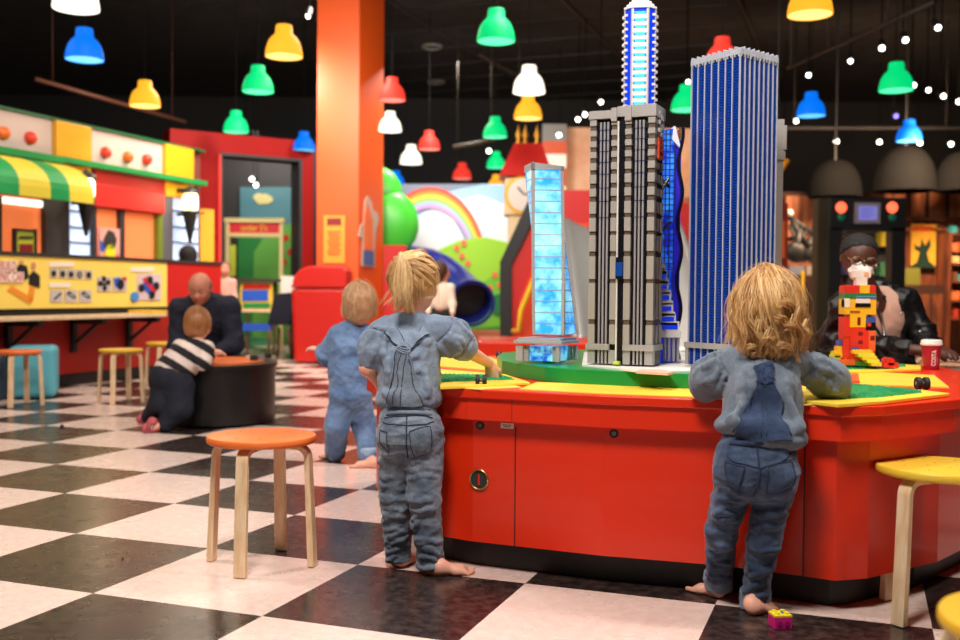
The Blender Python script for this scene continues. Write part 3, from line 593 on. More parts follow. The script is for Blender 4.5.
for x in (905,925,945): q=MB(); RW.rect(q,x,x+2.5,184,232,.1,.16); q.build('batten',m_dkw,bw)
q=MB(); RW.rect(q,885,990,217,221,.1,.2); q.build('rail',m_wood2,bw); q=MB(); RW.rect(q,885,990,228,231,.1,.2); q.build('rail',m_wood,bw)
ps=poster('creature_poster','yellow poster with a dark green branching creature at the right of the black frame',RW,911,935,224,266,mat('poster gold',c8(232,170,50),.5),[('header',m_orange,R4(914,226,932,231)),('creature',mat('dark green print',c8(18,50,35),.5),[(908,268),(917,262),(920,252),(915,250),(914,244),(920,247),(922,238),(925,246),(930,238),(931,246),(927,253),(929,261),(937,268)])],.15,.2)
# shelf unit at the far right
sh=thing('shelf_unit','brown wooden shelf unit with goods at the right edge of the picture','shelf',tuple(at(955,350,15.8)))
F4=Plane((-6,15.8),(1,0))
q=MB(); F4.rect(q,948,951,232,358,-.4,0); q.build('side_panel',m_wood2,sh)
for y in (233,251,263,281,300,318): q=MB(); F4.rect(q,950,985,y,y+2,-.4,0); q.build('shelf',m_wood2,sh)
cc=[c8(215,120,70),c8(180,60,40),c8(230,190,130),c8(120,70,50),c8(60,150,150)]
for i,(x,y,w_,h_) in enumerate(((952,243,5,8),(957.5,242,4,9),(952,256,7,7),(953,272,4,9),(958,274,5,7),(952,291,8,9),(954,309,5,9))):
    q=MB(); F4.rect(q,x,x+w_,y,y+h_,-.3,-.05); tag(q.build('boxed_toy',mat('box c%d'%(i%5),cc[i%5],.5)),('orange','dark red','pale tan','brown','teal')[i%5]+' box on the right hand shelf unit, '+('top shelf at its left','top shelf beside another box','second shelf','third shelf at its left','third shelf at its right','fourth shelf','lowest filled shelf')[i],'box','boxes on the right hand shelf unit')
q=MB(); F4.rect(q,951,956,226,233,-.2,-.05); tag(q.build('teal_box',mat('teal box',c8(50,160,165),.5)),'small teal box on top of the right hand shelf unit','box')
# goods on dark counters at the back
Fg=Plane((-6,15.9),(1,0))
ct2=thing('display_cabinet','low dark display cabinet below the creature poster','cabinet',tuple(at(925,350,15.9)))
q=MB(); Fg.rect(q,905,945,285,357,-.35,0); q.build('body',m_dkw,ct2)
for x in (907,920,933): q=MB(); Fg.rect(q,x,x+10,294,338,0,.03); q.build('door',m_wood2,ct2)
q=MB(); Fg.rect(q,905,920,268,285,-.3,-.1); tag(q.build('green_box',mat('olive box',c8(110,110,40),.5)),'olive green box on the dark display cabinet','box')
# dome hoods
for px,py,rw,rh,Y,lab in ((905,190,30,44,15.2,'largest, above the creature poster'),(962,190,26,38,15.2,'cut by the right edge of the picture'),(835,196,26,36,15.6,'faint one behind the black frame')):
    c=at(px,py,Y); r=rw/FPX*Y; h=rh/FPX*Y
    hd=thing('display_hood','dark grey dome shaped hood '+lab,'hood',tuple(c))
    q=MB(); q.lathe(c,[(r,-.02),(r,0)]+[(r*(cos(t)**.8),h*sin(t)) for t in [i/10*PI/2*.98 for i in range(1,11)]],24); q.build('dome',mat('hood grey',c8(13,13,13),1,spec=.1),hd,smooth=True)
    q=MB(); q.tube([(c.x,c.y,c.z+h*.98),(c.x,c.y,5.2)],.015,6); q.build('rod',m_black,hd)
# black machine frame
YF=13.0; FF=Plane((-6,YF),(1,0))
fr=thing('display_gantry','black frame with red and green signal lamps and a small screen behind the woman','display frame',tuple(at(865,350,YF)))
q=MB(); FF.rect(q,828,905,197.5,231,-.2,0); q.build('header',m_black,fr,bevel=.01)
q=MB(); FF.rect(q,817,829,198,370.5,-.25,-.02); q.build('left_post',mat('olive brown post',c8(60,50,30),.5),fr)
q=MB(); FF.rect(q,829,841,228,370.5,-.2,-.0); q.build('left_inner_post',m_black,fr)
q=MB(); FF.rect(q,891,905,228,370.5,-.2,0); q.build('right_post',m_black,fr)
sc=MB(); FF.rect(sc,854,879,202.5,223.5,0,.04); sc=sc.build('screen_frame',mat('screen bezel',c8(150,140,150),.4),fr)
q=MB(); FF.rect(q,857.5,876,206,220,.04,.045); q.build('screen',mat('lavender screen',c8(120,120,190),.3,emit=c8(120,120,200),es=.7),sc)
for i in range(4): q=MB(); FF.rect(q,859.5,872-(i%2)*3,208.5+i*2.6,209.5+i*2.6,.045,.048); q.build('screen_text',mat('screen text',c8(80,80,170),.3,emit=c8(90,90,180),es=.6),sc)
for x in (841,892):
    c=at(x,207.5,YF); q=MB(); q.sph((c.x,YF-.01,c.z),.07,16,sc=(1,.5,1)); q.build('red_signal',mat('red signal',c8(255,60,40),.3,emit=(1,.12,.05),es=2.2),fr,smooth=True)
    c=at(x,217,YF); q=MB(); q.sph((c.x,YF-.01,c.z),.05,16,sc=(1,.5,1)); q.build('green_signal',mat('green signal',c8(10,70,45),.3,emit=(.0,.10,.05),es=.5),fr,smooth=True)
# red sign panel and other things between the tower and the frame
F5=Plane((-6,13.6),(1,0))
pn=thing('red_display_panel','leaning dark red display panel with a tan strip right of the blue tower','panel',tuple(at(778,350,13.6)))
q=MB(); F5.pix(q,[(774,367),(776,240),(780,200),(788,204),(787,367)],-.1,0); q.build('panel',mat('brick red panel',c8(140,36,20),.5),pn)
q=MB(); F5.pix(q,[(781.5,258),(782,220),(785,222),(785,258)],0,.02); q.build('strip',m_orng2,pn)
F6=Plane((-6,15),(1,0))
q=MB(); F6.rect(q,789,818,275,359.5,-.6,0); tag(q.build('dark_counter',m_dkw),'dark wooden counter between the red panel and the black frame','counter')
for x,w_,cl,lab in ((789,15,c8(120,125,140),'grey'),(806,9,c8(150,140,130),'pale')):
    q=MB(); F6.rect(q,x,x+w_,266,275,-.4,-.1); tag(q.build('goods_box',mat('goods '+lab,cl,.5)),lab+' box of goods on the dark counter right of the blue tower','box')
for x,y0,y1 in ((801.5,271,293),(814.5,271,293)): q=MB(); F6.rect(q,x,x+2.6,y0,y1,-.03,.03); tag(q.build('yellow_tag',m_yel),'narrow yellow upright label on the dark counter, '+('left one' if x<810 else 'right one'),'label')
# motorbike like dark model on display
mt=thing('model_vehicle','dark model vehicle with thin bars displayed right of the blue tower','display model',tuple(at(800,240,15.2)))
q=MB()
for a,b_,r in (((788,216),(815,236),.04),((792,222),(812,252),.05),((786,240),(818,228),.03),((800,228),(794,262),.06),((812,236),(803,262),.04),((790,226),(800,250),.03)): q.tube([at(*a,15.2),at(*b_,15.2)],r,8)
q.build('bars',m_black,mt,smooth=True)
q=MB(); q.sph(at(790,213,15.1),.05,10); q.build('lamp',m_white,mt,smooth=True)
q=MB(); q.sph(at(796,252,15.2),.16,14,sc=(1,.5,1)); q.sph(at(813,254,15.2),.14,14,sc=(1,.5,1)); q.build('wheel',m_black,mt,smooth=True)
# goods seen through the frame
for x,y,w_,h_,cl,lab in ((845,240,10,14,c8(150,70,30),'rust brown'),(846,262,8,12,c8(30,60,110),'navy blue'),(881,232,11,14,c8(170,150,25),'yellow'),(880,262,11,14,c8(40,90,60),'dark green'),(880,282,10,12,c8(60,60,75),'slate grey'),(846,285,9,14,c8(90,50,30),'brown')):
    q=MB(); RW.rect(q,x,x+w_,y,y+h_,.1,.35); tag(q.build('shop_package',mat('pack '+lab,cl,.5)),lab+' package on the wall behind the black frame','package')
q=MB(); RW.rect(q,842,892,232,345,.07,.09); tag(q.build('dark_backing_board',m_black),'black backing board behind the black frame','board')
# toy pieces at the right edge of the blue tower (a sign far behind)
sg2=thing('playful_sign','small hanging sign with an orange stick and red block right of the blue tower','sign',tuple(at(778,180,12)))
q=MB(); q.tube([at(776,176,12),at(788,160,12)],.035,8); q.build('stick',mat('amber stick',c8(235,150,40),.4),sg2,smooth=True)
q=MB(); q.sph(at(777.5,181,12),.06,12,sc=(1,.6,1)); q.build('red_block',mat('coral',c8(235,70,70),.4),sg2,smooth=True)
for y_ in (193,168): q=MB(); q.sph(at(774.5,y_,12),.032,10); q.build('white_ball',m_white,sg2,smooth=True)
q=MB(); q.tube([at(777,160,12.05),(at(777,160,12.05).x,12.05,5.2)],.008,6); q.build('wire',m_black,sg2)
# ---------------- stools ----------------
def make_stool(x,y,rz,seatm,label,z_h=.45,proto=None,holes=True,R=.178):
    root=thing('stool',label,'stool',(x,y,0),rz,'bentwood stools')
    q=MB(); q.lathe((0,0,z_h-.026),[(0,0),(R-.008,0),(R-.002,.004),(R,.01),(R,.02),(R-.003,.025),(R-.008,.026),(0,.026)],48); q.build('seat',seatm,root,world=False,smooth=True,auto=40)
    if holes:
        mc=(mat('screw caps '+seatm.name,tuple(.55*c for c in seatm.node_tree.nodes['Principled BSDF'].inputs['Base Color'].default_value[:3]),.5))
        for r_,n in ((.045,4),(.115,8)):
            for i in range(n): a=2*PI*i/n+.3; q=MB(); q.cyl((r_*cos(a),r_*sin(a),z_h-.001),.0042,.0016,10); q.build('screw_cap',mc,root,world=False)
    for i in range(4):
        a=PI/4+i*PI/2
        prof=[]
        # inner/outer line of the bent leg in (r,z)
        out=[(.055,z_h-.028),(.130,z_h-.028)]+[(.130+.048*sin(t),z_h-.028-.048*(1-cos(t))) for t in [k/8*PI/2 for k in range(1,9)]]+[(.197,.002)]
        inn=[(.055,z_h-.046),(.128,z_h-.046)]+[(.128+.031*sin(t),z_h-.046-.031*(1-cos(t))) for t in [k/8*PI/2 for k in range(1,9)]]+[(.173,.002)]
        hw=.021; P=[];F=[]; n=len(out)
        for (r1,z1),(r2,z2) in zip(out,inn):
            for (r_,z_) in ((r1,z1),(r2,z2)):
                for s_ in (-hw,hw): P.append((r_*cos(a)-s_*sin(a),r_*sin(a)+s_*cos(a),z_))
        for k in range(n-1):
            b_=4*k; F+= [(b_,b_+1,b_+5,b_+4),(b_+2,b_+6,b_+7,b_+3),(b_,b_+4,b_+6,b_+2),(b_+1,b_+3,b_+7,b_+5)]
        F+= [(0,2,3,1),(4*n-4,4*n-3,4*n-1,4*n-2)]
        q=MB(); q.add(P,F); q.build('leg',m_birch,root,world=False,bevel=.003)
    return root
orr=mat('stool orange',c8(240,118,52),.38); yee=mat('stool yellow',c8(240,200,62),.38); yed=mat('stool deep yellow',c8(228,176,40),.38)
R_=math.radians
make_stool(-.752,3.555,R_(35),orr,'orange topped birch stool alone on the checkered floor at the front',R=.188)
make_stool(1.37,3.03,R_(-14),yee,'yellow topped birch stool at the right end of the red table',.45,R=.188)
make_stool(-3.0,8.60,R_(44),yed,'yellow topped birch stool in front of the red counter, nearer of two',holes=False)
make_stool(-2.98,9.75,R_(44),yed,'yellow topped birch stool behind another, half hidden by the striped child',holes=False)
make_stool(-3.72,8.3,R_(50),orr,'orange topped birch stool at the left edge in front of the blue pouf',holes=False)
make_stool(-3.88,7.86,R_(10),orr,'orange topped birch stool mostly cut by the left edge of the picture',holes=False)
make_stool(.905,1.58,R_(0),yed,'yellow topped birch stool, only a sliver at the bottom right corner',holes=False)
# pouf
q=MB(); p=gp(43,402); a=yw; q.box((-3.90,9.0,.225),(.38,.38,.45),.3); tag(q.build('pouf',mat('turquoise vinyl',c8(92,178,196),.5),bevel=.05,seg=4),'turquoise square pouf in front of the red counter at the left','pouf')
q=MB(); q.box((-4.22,8.75,.205),(.36,.36,.41),.36); tag(q.build('pouf',mat('navy vinyl',c8(30,48,66),.5),bevel=.05,seg=4),'dark navy pouf behind the orange stool at the left edge','pouf')
q=MB(); q.box((-2.75,10.4,.215),(.45,.42,.43),.3); tag(q.build('pouf',mat('petrol vinyl',c8(30,52,72),.5),bevel=.05,seg=4),'dark petrol pouf under the yellow stools near the striped child','pouf')
# ---------------- round black play table ----------------
bt=thing('round_play_table','round black drum shaped play table with an orange top plate','play table',(-1.86,7.45,0))
def kid(ang0,n=40):  # rounded outline
    return [(-1.86+.37*cos(2*PI*i/n),7.45+.47*sin(2*PI*i/n)) for i in range(n)]
q=MB(); q.prism(kid(0),.02,.40); q.build('body',mat('black laminate',c8(20,19,20),.35),bt,smooth=True,auto=40)
q=MB(); q.prism([(-1.86+.385*cos(2*PI*i/40),7.45+.485*sin(2*PI*i/40)) for i in range(40)],.40,.43); q.build('rim',mat('black laminate',c8(20,19,20),.3),bt,smooth=True,auto=40)
q=MB(); q.prism([(-1.88+.31*cos(2*PI*i/40),7.45+.40*sin(2*PI*i/40)) for i in range(40)],.43,.442); q.build('top_plate',orr,bt,smooth=True,auto=40)
for i,(x,y,lab) in enumerate(((254,358,'left'),(261,357,'middle'),(267,356,'right'))):
    p=gp(x,y+2,.445); q=MB(); q.box((p.x,p.y,.46),(.05,.05,.03),.3*i); q.cyl((p.x-.012,p.y,.475),.009,.006,8); q.cyl((p.x+.012,p.y,.475),.009,.006,8); tag(q.build('toy_brick',m_black if i!=1 else m_grey),('black toy brick','grey toy brick','black toy brick')[i]+' on the rim of the round black table, '+lab+' of three','toy brick')
# black crumb on floor
p=gp(62,428); q=MB(); q.sph((p.x,p.y,.012),.014,8); tag(q.build('dropped_piece',m_black),'tiny black piece lying on the floor at the left','toy piece')
p=gp(302/2.46,380+441/2.46); q=MB(); q.sph((p.x,p.y,.003),.004,8); tag(q.build('dropped_piece',m_black),'tiny dark crumb on a black tile at the lower left','toy piece')
# ---------------- big red table ----------------
ZT=.625
tab=thing('play_table','large red octagonal play table with a black plinth that carries the model city','table',(1.0,4.6,0))
def off(poly,d):  # shrink a ccw polygon by d
    n=len(poly); out=[]
    for i in range(n):
        a,b_,c=Vector(poly[i-1]),Vector(poly[i]),Vector(poly[(i+1)%n])
        e1=(b_-a).normalized(); e2=(c-b_).normalized(); n1=Vector((-e1.y,e1.x)); n2=Vector((-e2.y,e2.x))
        m_=(n1+n2).normalized(); out.append(tuple(b_+m_*d/max(.3,m_.dot(n1))))
    return out
def g2(px,py,z): p=gp(px,py,z); return (p.x,p.y)
front=[g2(430,386.5,ZT),g2(466,389,ZT),g2(600,395.5,ZT),g2(716,399.8,ZT),g2(802,404.5,ZT),g2(842,407,ZT),g2(885,406,ZT),g2(958,399.5,ZT)]
fx,fy=front[-1]
TOP=[(-.50,4.45),g2(404,384,ZT)]+front+[(fx+.4,fy+.42),(fx+.50,fy+.8),(2.12,4.7),(2.0,4.92),(1.5,5.25),(.5,5.35),(-.2,5.2),(-.48,4.9)]
q=MB(); q.prism(TOP,ZT-.03,ZT); q.build('table_top',m_red,tab,bevel=.004)
q=MB(); q.prism(off(TOP,.012),ZT-.103,ZT-.03); q.build('apron',m_red,tab)
pan=off(TOP,.055)
q=MB(); q.prism(pan,.10,ZT-.10); q.build('body',m_red,tab)
q=MB(); q.prism(off(TOP,.13),0.0,.105); q.build('plinth',m_black,tab)
def onfront(poly,px,z):  # point of the vertical face under picture column px
    best=None; r=ray(px,400)
    for i in range(len(poly)):
        a,b_=Vector(poly[i]),Vector(poly[(i+1)%len(poly)])
        d=b_-a; R=Vector((r.x,r.y)); den=R.x*d.y-R.y*d.x
        if abs(den)<1e-9: continue
        t=(a.x*d.y-a.y*d.x)/den; s_=(a.x*R.y-a.y*R.x)/den
        if 0<=s_<=1 and t>0 and (best is None or t<best[0]): best=(t,R*t,d.normalized())
    return best[1],best[2]
for px in (516,806):
    p,d=onfront(pan,px,.3); nrm=Vector((d.y,-d.x)); q=MB(); q.box((p.x+nrm.x*.0005,p.y+nrm.y*.0005,.30),(.003,.004,.40),math.atan2(d.y,d.x)); q.build('panel_gap',m_black,tab)
p,d=onfront(off(TOP,.012),512,.5); q=MB(); nrm=Vector((d.y,-d.x)); q.box((p.x,p.y,ZT-.066),(.0016,.003,.070),math.atan2(d.y,d.x)); q.build('panel_gap',m_dark,tab)
def onp(px,py,poly=pan):
    p,d=onfront(poly,px,0); nrm=Vector((d.y,-d.x)); r=ray(px,py); t=(p.x/r.x) if abs(r.x)>1e-4 else p.y/r.y
    return Vector((p.x,p.y,CH+r.z*(p.y/r.y))),Vector((d.x,d.y,0)),Vector((nrm.x,nrm.y,0))
def fdisc(q,c,u,n,r,t,k=None,r0=0):
    N=24; Z=Vector((0,0,1)); a=[c+u*r*cos(2*PI*i/N)+Z*r*sin(2*PI*i/N) for i in range(N)]; 
    q.add([x for x in a]+[x+n*t for x in a],[tuple(range(N-1,-1,-1)),tuple(range(N,2*N))]+[(i,(i+1)%N,N+(i+1)%N,N+i) for i in range(N)],k)
for px,py in ((480.5,425.5),(614.5,433.5)):
    c,u,n=onp(px,py); lk_=MB(); fdisc(lk_,c,u,n,.0145,.003); lk_=lk_.build('cam_lock',m_black,tab)
    q=MB(); fdisc(q,c,u,n,.007,.005); q.build('lock_face',mat('lock silver',(.3,.3,.3),.3,1),lk_)
    q=MB(); q.tube([c+n*.006+Vector((0,0,-.005)),c+n*.006+Vector((0,0,.005))],.0012,4); q.build('keyhole',m_black,lk_)
c,u,n=onp(480,479.5); q=MB(); fdisc(q,c,u,n,.034,.002); hr=q.build('pull_hole',m_dark,tab)
N=28; Z=Vector((0,0,1)); q=MB(); q.tube([c+n*.004+u*.033*cos(2*PI*i/N)+Z*.033*sin(2*PI*i/N) for i in range(N+1)],.0035,6); q.build('brass_ring',mat('brass',(.75,.5,.15),.3,1),hr,smooth=True)
q=MB(); q.tube([c+n*.004+Z*.018,c+n*.004-Z*.018],.0035,6); q.build('hole_bar',m_red,hr)
c,u,n=onp(507.5,425.8); q=MB(); q.hexa([c-u*.023-Z*.009,c+u*.023-Z*.009,c+u*.023-Z*.009+n*.002,c-u*.023-Z*.009+n*.002,c-u*.023+Z*.009,c+u*.023+Z*.009,c+u*.023+Z*.009+n*.002,c-u*.023+Z*.009+n*.002]); lb=q.build('paper_label',m_white,tab)
for dz,w_ in ((.003,.016),(-.003,.013)):
    q=MB(); cc_=c+Z*dz+n*.0022; q.hexa([cc_-u*w_-Z*.001,cc_+u*w_-Z*.001,cc_+u*w_-Z*.001+n*.0006,cc_-u*w_-Z*.001+n*.0006,cc_-u*w_+Z*.001,cc_+u*w_+Z*.001,cc_+u*w_+Z*.001+n*.0006,cc_-u*w_+Z*.001+n*.0006]); q.build('print_line',m_dark,lb)
# yellow inlaid mats and trays on the table top
m_matY=mat('mat yellow',c8(250,214,70),.4); m_pale=mat('pale yellow',c8(250,222,120),.35); m_baseG=vary(mat('studded green',c8(50,165,105),.35),c8(40,155,95),c8(70,185,120),40)
def flat(name,pts,z0,z1,m,lab,cat,**k):
    q=MB(); q.prism([g2(x,y,z1) for x,y in pts],z0,z1); return tag(q.build(name,m,**k),lab,cat)
flat('yellow_mat',[(519,389),(605,393.5),(716,397.5),(716,389),(600,384),(537,382)],ZT,ZT+.003,m_matY,'long yellow mat strip in front of the green city base','mat')
# left tray (yellow frame, green plate)
def tray(lab,outer,inner,zt=ZT+.016,lipm=m_matY,plate=m_baseG,studs=True,dx=.016):
    O=[Vector((*g2(x,y,zt),0)) for x,y in outer]; c=sum(O,Vector())/len(O)
    r=thing('building_tray',lab,'tray',(c.x,c.y,ZT+.001))
    q=MB(); q.prism([(v.x,v.y) for v in O],ZT+.001,zt-.004); q.build('tray_frame',lipm,r,bevel=.002)
    I=[Vector((*g2(x,y,zt),0)) for x,y in inner]
    q=MB(); q.prism([(v.x,v.y) for v in I],zt-.004,zt-.002); pl=q.build('base_plate',plate,r)
    if studs:
        xs=[v.x for v in I]; ys=[v.y for v in I]; n=len(I)
        def inside(x,y):
            ok=False; j=n-1
            for i in range(n):
                if (I[i].y>y)!=(I[j].y>y) and x<(I[j].x-I[i].x)*(y-I[i].y)/(I[j].y-I[i].y)+I[i].x: ok=not ok
                j=i
            return ok
        s_=MB(); y=min(ys)+dx/2; cnt=0
        a=.25
        R=1.2
        for iu in range(-60,60):
            for iv in range(-60,60):
                x=c.x+dx*(iu*cos(a)-iv*sin(a)); y=c.y+dx*(iu*sin(a)+iv*cos(a))
                if inside(x,y): s_.tube([(x,y,zt-.002),(x,y,zt+.003)],[.0052,.005],8)
        so=s_.build('studs',plate,r); so['kind']='stuff'
    return r
tray('green studded plate in a yellow frame under the right girl\'s hands',[(806,399),(838,402.5),(884,399.5),(950,392),(921,388.5),(845,381),(800,385)],[(826,396.5),(842,398),(880,396),(922,391.5),(915,389.5),(850,383.5),(806,388)])
flat('yellow_mat',[(860,384),(858,371),(934,375),(949,387)],ZT,ZT+.004,m_matY,'wide yellow mat at the right end of the red table','mat')
flat('yellow_mat',[(797,405),(824,404),(824,400),(797,398)],ZT,ZT+.002,m_pale,'pale yellow mat corner beside the right girl','mat')
tray('long yellow framed green plate behind the brick robot',[(798,373),(850,371),(921,368),(921,364),(850,362),(798,362)],[(806,370),(850,368.6),(905,366),(905,364.5),(850,363.4),(806,364)],dx=.02)
tray('green plate in a yellow frame at the left girl\'s hand',[(440,385),(470,384),(530,381),(505,373),(440,368)],[(440,381),(468,380),(515,378.5),(500,375),(440,374)],dx=.016)
flat('yellow_mat',[(440,366),(500,371),(505,362),(480,354),(440,354)],ZT,ZT+.004,m_matY,'bright yellow mat behind the left girl\'s tray','mat')
flat('yellow_mat',[(458,387.5),(480,389),(522,387),(508,384),(470,384.5)],ZT+.0,ZT+.003,m_pale,'pale yellow square mat under the left girl\'s hand','mat')
flat('orange_mat',[(790,371),(858,370),(860,381),(820,384),(795,380)],ZT,ZT+.0025,mat('orange inlay',c8(232,96,56),.35),'orange mat beside the brick robot','mat')
# wheels and small toys
def toy_wheel(px,py,lab,s=1.0):
    p=gp(px,py,ZT+.004); r=thing('toy_vehicle',lab,'toy wheels',(p.x,p.y,ZT+.004))
    for sx in (-1,1):
        q=MB(); q.tube([(p.x+sx*.012*s-.007*s,p.y,ZT+.024*s),(p.x+sx*.012*s+.007*s,p.y,ZT+.024*s)],.0195*s,20); q.build('tyre',mat('rubber',(.012,.012,.012),.6),r,bevel=.002)
    q=MB(); q.tube([(p.x-.02*s,p.y,ZT+.024*s),(p.x+.02*s,p.y,ZT+.024*s)],.006*s,10); q.build('axle',m_grey,r,smooth=True)
toy_wheel(481,386,'pair of small black toy wheels the left girl is placing')
toy_wheel(922,390,'pair of small black toy wheels on the tray at the right end of the table',1.1)
toy_wheel(499,357,'pair of small black toy wheels left of the light blue tower',.8)
# ---------------- city base ----------------
ZB=.68
base=[g2(497,356,ZB),g2(502,360.5,ZB),g2(517,363,ZB),g2(545,366.8,ZB),g2(575,369,ZB),g2(600,370,ZB),g2(700,373.8,ZB),g2(765,375,ZB),(1.2,3.9),(1.2,4.6),(.9,4.9),(.3,4.9),(.1,4.6)]
cb=thing('city_base','green brick base that carries the model skyscrapers on the red table','model base',(.9,4.6,ZT))
q=MB(); q.prism(base,ZT,ZB); q.build('green_rim',mat('brick green',c8(12,140,66),.3),cb,bevel=.003)
q=MB(); q.prism([g2(x,y,ZB+.006) for x,y in ((582,364.5),(640,371),(700,370.5),(718,366),(716,352),(584,352))],ZB,ZB+.006); q.build('white_pavement',m_white,cb)
q=MB(); q.prism([g2(x,y,ZB+.008) for x,y in ((636,371.2),(668,373),(674,371.5),(662,369.5),(640,369.5))],ZB,ZB+.008); q.build('tan_pavement',mat('tan tile',c8(225,190,170),.4),cb)
m_brt=mat('leaf green',c8(30,165,80),.35)
for cx,cy in ((540,360.5),(557,361),(549,362.5)):
    q=MB(); p=gp(cx,cy,ZB)
    for i in range(7): a=i*PI/3; q.cyl((p.x+.018*cos(a)*(i>0),p.y+.018*sin(a)*(i>0),ZB),.008,.008+.006*(i%3),8)
    q.build('plant_studs',m_brt,cb)
q=MB(); p=gp(535.5,376,ZT); q.box((p.x,p.y-.004,ZT+.022),(.034,.02,.044),0); nb=tag(q.build('brown_brick',mat('brick brown face',c8(150,70,35),.4)),'small brown picture brick against the green city base','toy brick')
q=MB(); q.box((p.x,p.y-.0145,ZT+.024),(.018,.002,.024),0); q.build('printed_face',m_dark,nb)
# ---------------- model skyscrapers ----------------
def brickmat(n,col,rough=.3,scale=(1,1),line=.5,**k):
    """moulded bricks: fine course lines as bump"""
    m=mat(n,col,rough,**k); b=m.node_tree.nodes['Principled BSDF']
    tc=nd(m,'ShaderNodeTexCoord'); w=nd(m,'ShaderNodeTexWave'); w.wave_type='BANDS'; w.bands_direction='Z'; w.inputs['Scale'].default_value=1/.0096/ (2*PI)*PI*1.0
    lk(m,tc.outputs['Object'],w.inputs[0]); bp=nd(m,'ShaderNodeBump'); bp.inputs['Strength'].default_value=line; bp.inputs['Distance'].default_value=.0008; lk(m,w.outputs['Fac'],bp.inputs['Height']); lk(m,bp.outputs[0],b.inputs['Normal'])
    return m
bg=brickmat('brick light grey',c8(166,161,155)); bgd=brickmat('brick brown grey',c8(100,86,76)); bw_=brickmat('brick white',c8(235,232,228)); bk=brickmat('brick black',c8(14,16,24),.22); bnv=brickmat('brick navy',c8(16,34,78),.2)
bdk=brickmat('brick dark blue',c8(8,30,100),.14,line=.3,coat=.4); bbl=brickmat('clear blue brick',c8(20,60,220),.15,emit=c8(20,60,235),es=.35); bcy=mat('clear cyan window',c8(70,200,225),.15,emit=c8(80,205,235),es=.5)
def emitnoise(m,c1,c2,scale,st_,lo=.4,hi=.62):
    b=m.node_tree.nodes['Principled BSDF']; tc=nd(m,'ShaderNodeTexCoord'); o=noise(m,tc.outputs['Object'],scale,3,.6)
    c=ramp(m,o,c1,c2,lo,hi); lk(m,c,b.inputs['Emission Color']); lk(m,c,b.inputs['Base Color']); b.inputs['Emission Strength'].default_value=st_; return m
def local(root): return wm(root)
# --- grey tower
H0=ZB+.012
W_t,D_t=.243,.13
gt=thing('grey_skyscraper','tall grey brick skyscraper model with dark window stripes, nearest of the towers','model building',(.398,3.79,H0),math.radians(-24))
def yz(y,D=3.70): return CH+(293.2-y)*D/FPX-H0   # local height of a picture row on this tower
def LB(): return MB()
fw=W_t
def X(zx): return (zx-15)/ (300-15)*fw      # zoom column to local x
def gbuild(q,n,m,par=None,**k): return q.build(n,m,par or gt,world=False,**k)
q=LB(); q.bb(.004,fw-.004,.008,D_t-.006,0,yz(110)); gbuild(q,'core',bk)
light=[(117.5,123.6),(128.4,134),(139,145),(150,156),(161,168.4),(173,182),(187,195),(200.5,212.6),(217,230.7),(234.4,251),(256,279),(283,320),(325,345)]
q=LB(); q2=LB(); prev=117
for a,b_ in light:
    for x0,x1,pr_ in ((15,45,.0),(112,137,-.004),(172,200,-.004),(270,300,0)):
        q.bb(X(x0),X(x1),pr_-.004,.03,yz(b_),yz(a)); q2.bb(X(x0)+(.001),X(x1)-.002,pr_+.001,.028,yz(a),yz(prev))
    prev=b_
gbuild(q,'grey_floors',bg,bevel=.0006,seg=1); q2.bb(X(15),X(300),.027,.029,yz(345),yz(117)); gbuild(q2,'dark_joints',bgd)  # recessed joints; their brown also paints in the shade between floors
q=LB()
for x0 in (58,74,90): q.bb(X(x0),X(x0+8),.002,.012,yz(345),yz(120))
for x0 in (213,229,245): q.bb(X(x0),X(x0+8),.002,.012,yz(345),yz(120))
gbuild(q,'light_mullions',brickmat('brick pale grey',c8(156,154,160)))
q=LB(); 
for a,b_ in light[:9]:
    for x0,x1 in ((47,106),(202,266)): q.bb(X(x0),X(x1),.0005,.010,yz(a),yz(a)+.0025)
gbuild(q,'floor_bands',bnv)
q=LB(); q.bb(X(137),X(144),-.002,.02,0,yz(120)); gbuild(q,'white_strip',bw_)
q=LB(); q.bb(X(145),X(171),.002,.02,0,yz(112)); gbuild(q,'dark_shaft',bk)
q=LB(); q.bb(X(140),X(172),-.014,.01,yz(279),yz(257)); gbuild(q,'screen_box',bk)
q=LB(); q.bb(X(143),X(169),-.0155,-.012,yz(276),yz(262)); gbuild(q,'blue_screen',mat('deep blue panel',c8(14,60,130),.3,emit=c8(10,60,150),es=.35))
q=LB(); q.bb(-.006,X(112),-.012,D_t,yz(351),yz(345)); q.bb(X(172),fw+.006,-.012,D_t,yz(351),yz(345)); gbuild(q,'ledge',bg,bevel=.001)
q=LB()
for x0,x1 in ((15,47),(60,68),(76,84),(92,100),(108,137),(172,203),(215,223),(231,239),(247,255),(266,300)): q.bb(X(x0),X(x1),-.004,.03,0,yz(351))
gbuild(q,'base_columns',bg)
# top cap, stepped with studs
q=LB(); zc=yz(117); cap=brickmat('brick cap grey',c8(168,164,162))
q.bb(-.004,X(112),-.008,D_t,zc,yz(109)); q.bb(X(112),X(137),-.016,D_t,zc-.012,yz(107)); q.bb(X(137),X(172),-.01,D_t,zc+.004,yz(106)); q.bb(X(172),X(200),-.016,D_t,zc-.012,yz(105.5)); q.bb(X(200),fw+.004,-.008,D_t,zc,yz(105))
gbuild(q,'roof_slab',cap,bevel=.0008,seg=1)
q=LB()
for i in range(30):
    x=.002+i*.008; zt_=yz(109) if x<X(112) else yz(107) if x<X(137) else yz(106) if x<X(172) else yz(105.4)
    for j in range(12): q.cyl((x,-.004+j*.010 + (.001),zt_),.0025,.0018+.0006*((i*7+j*3)%3),6)
o=gbuild(q,'roof_studs',cap); o['kind']='stuff'
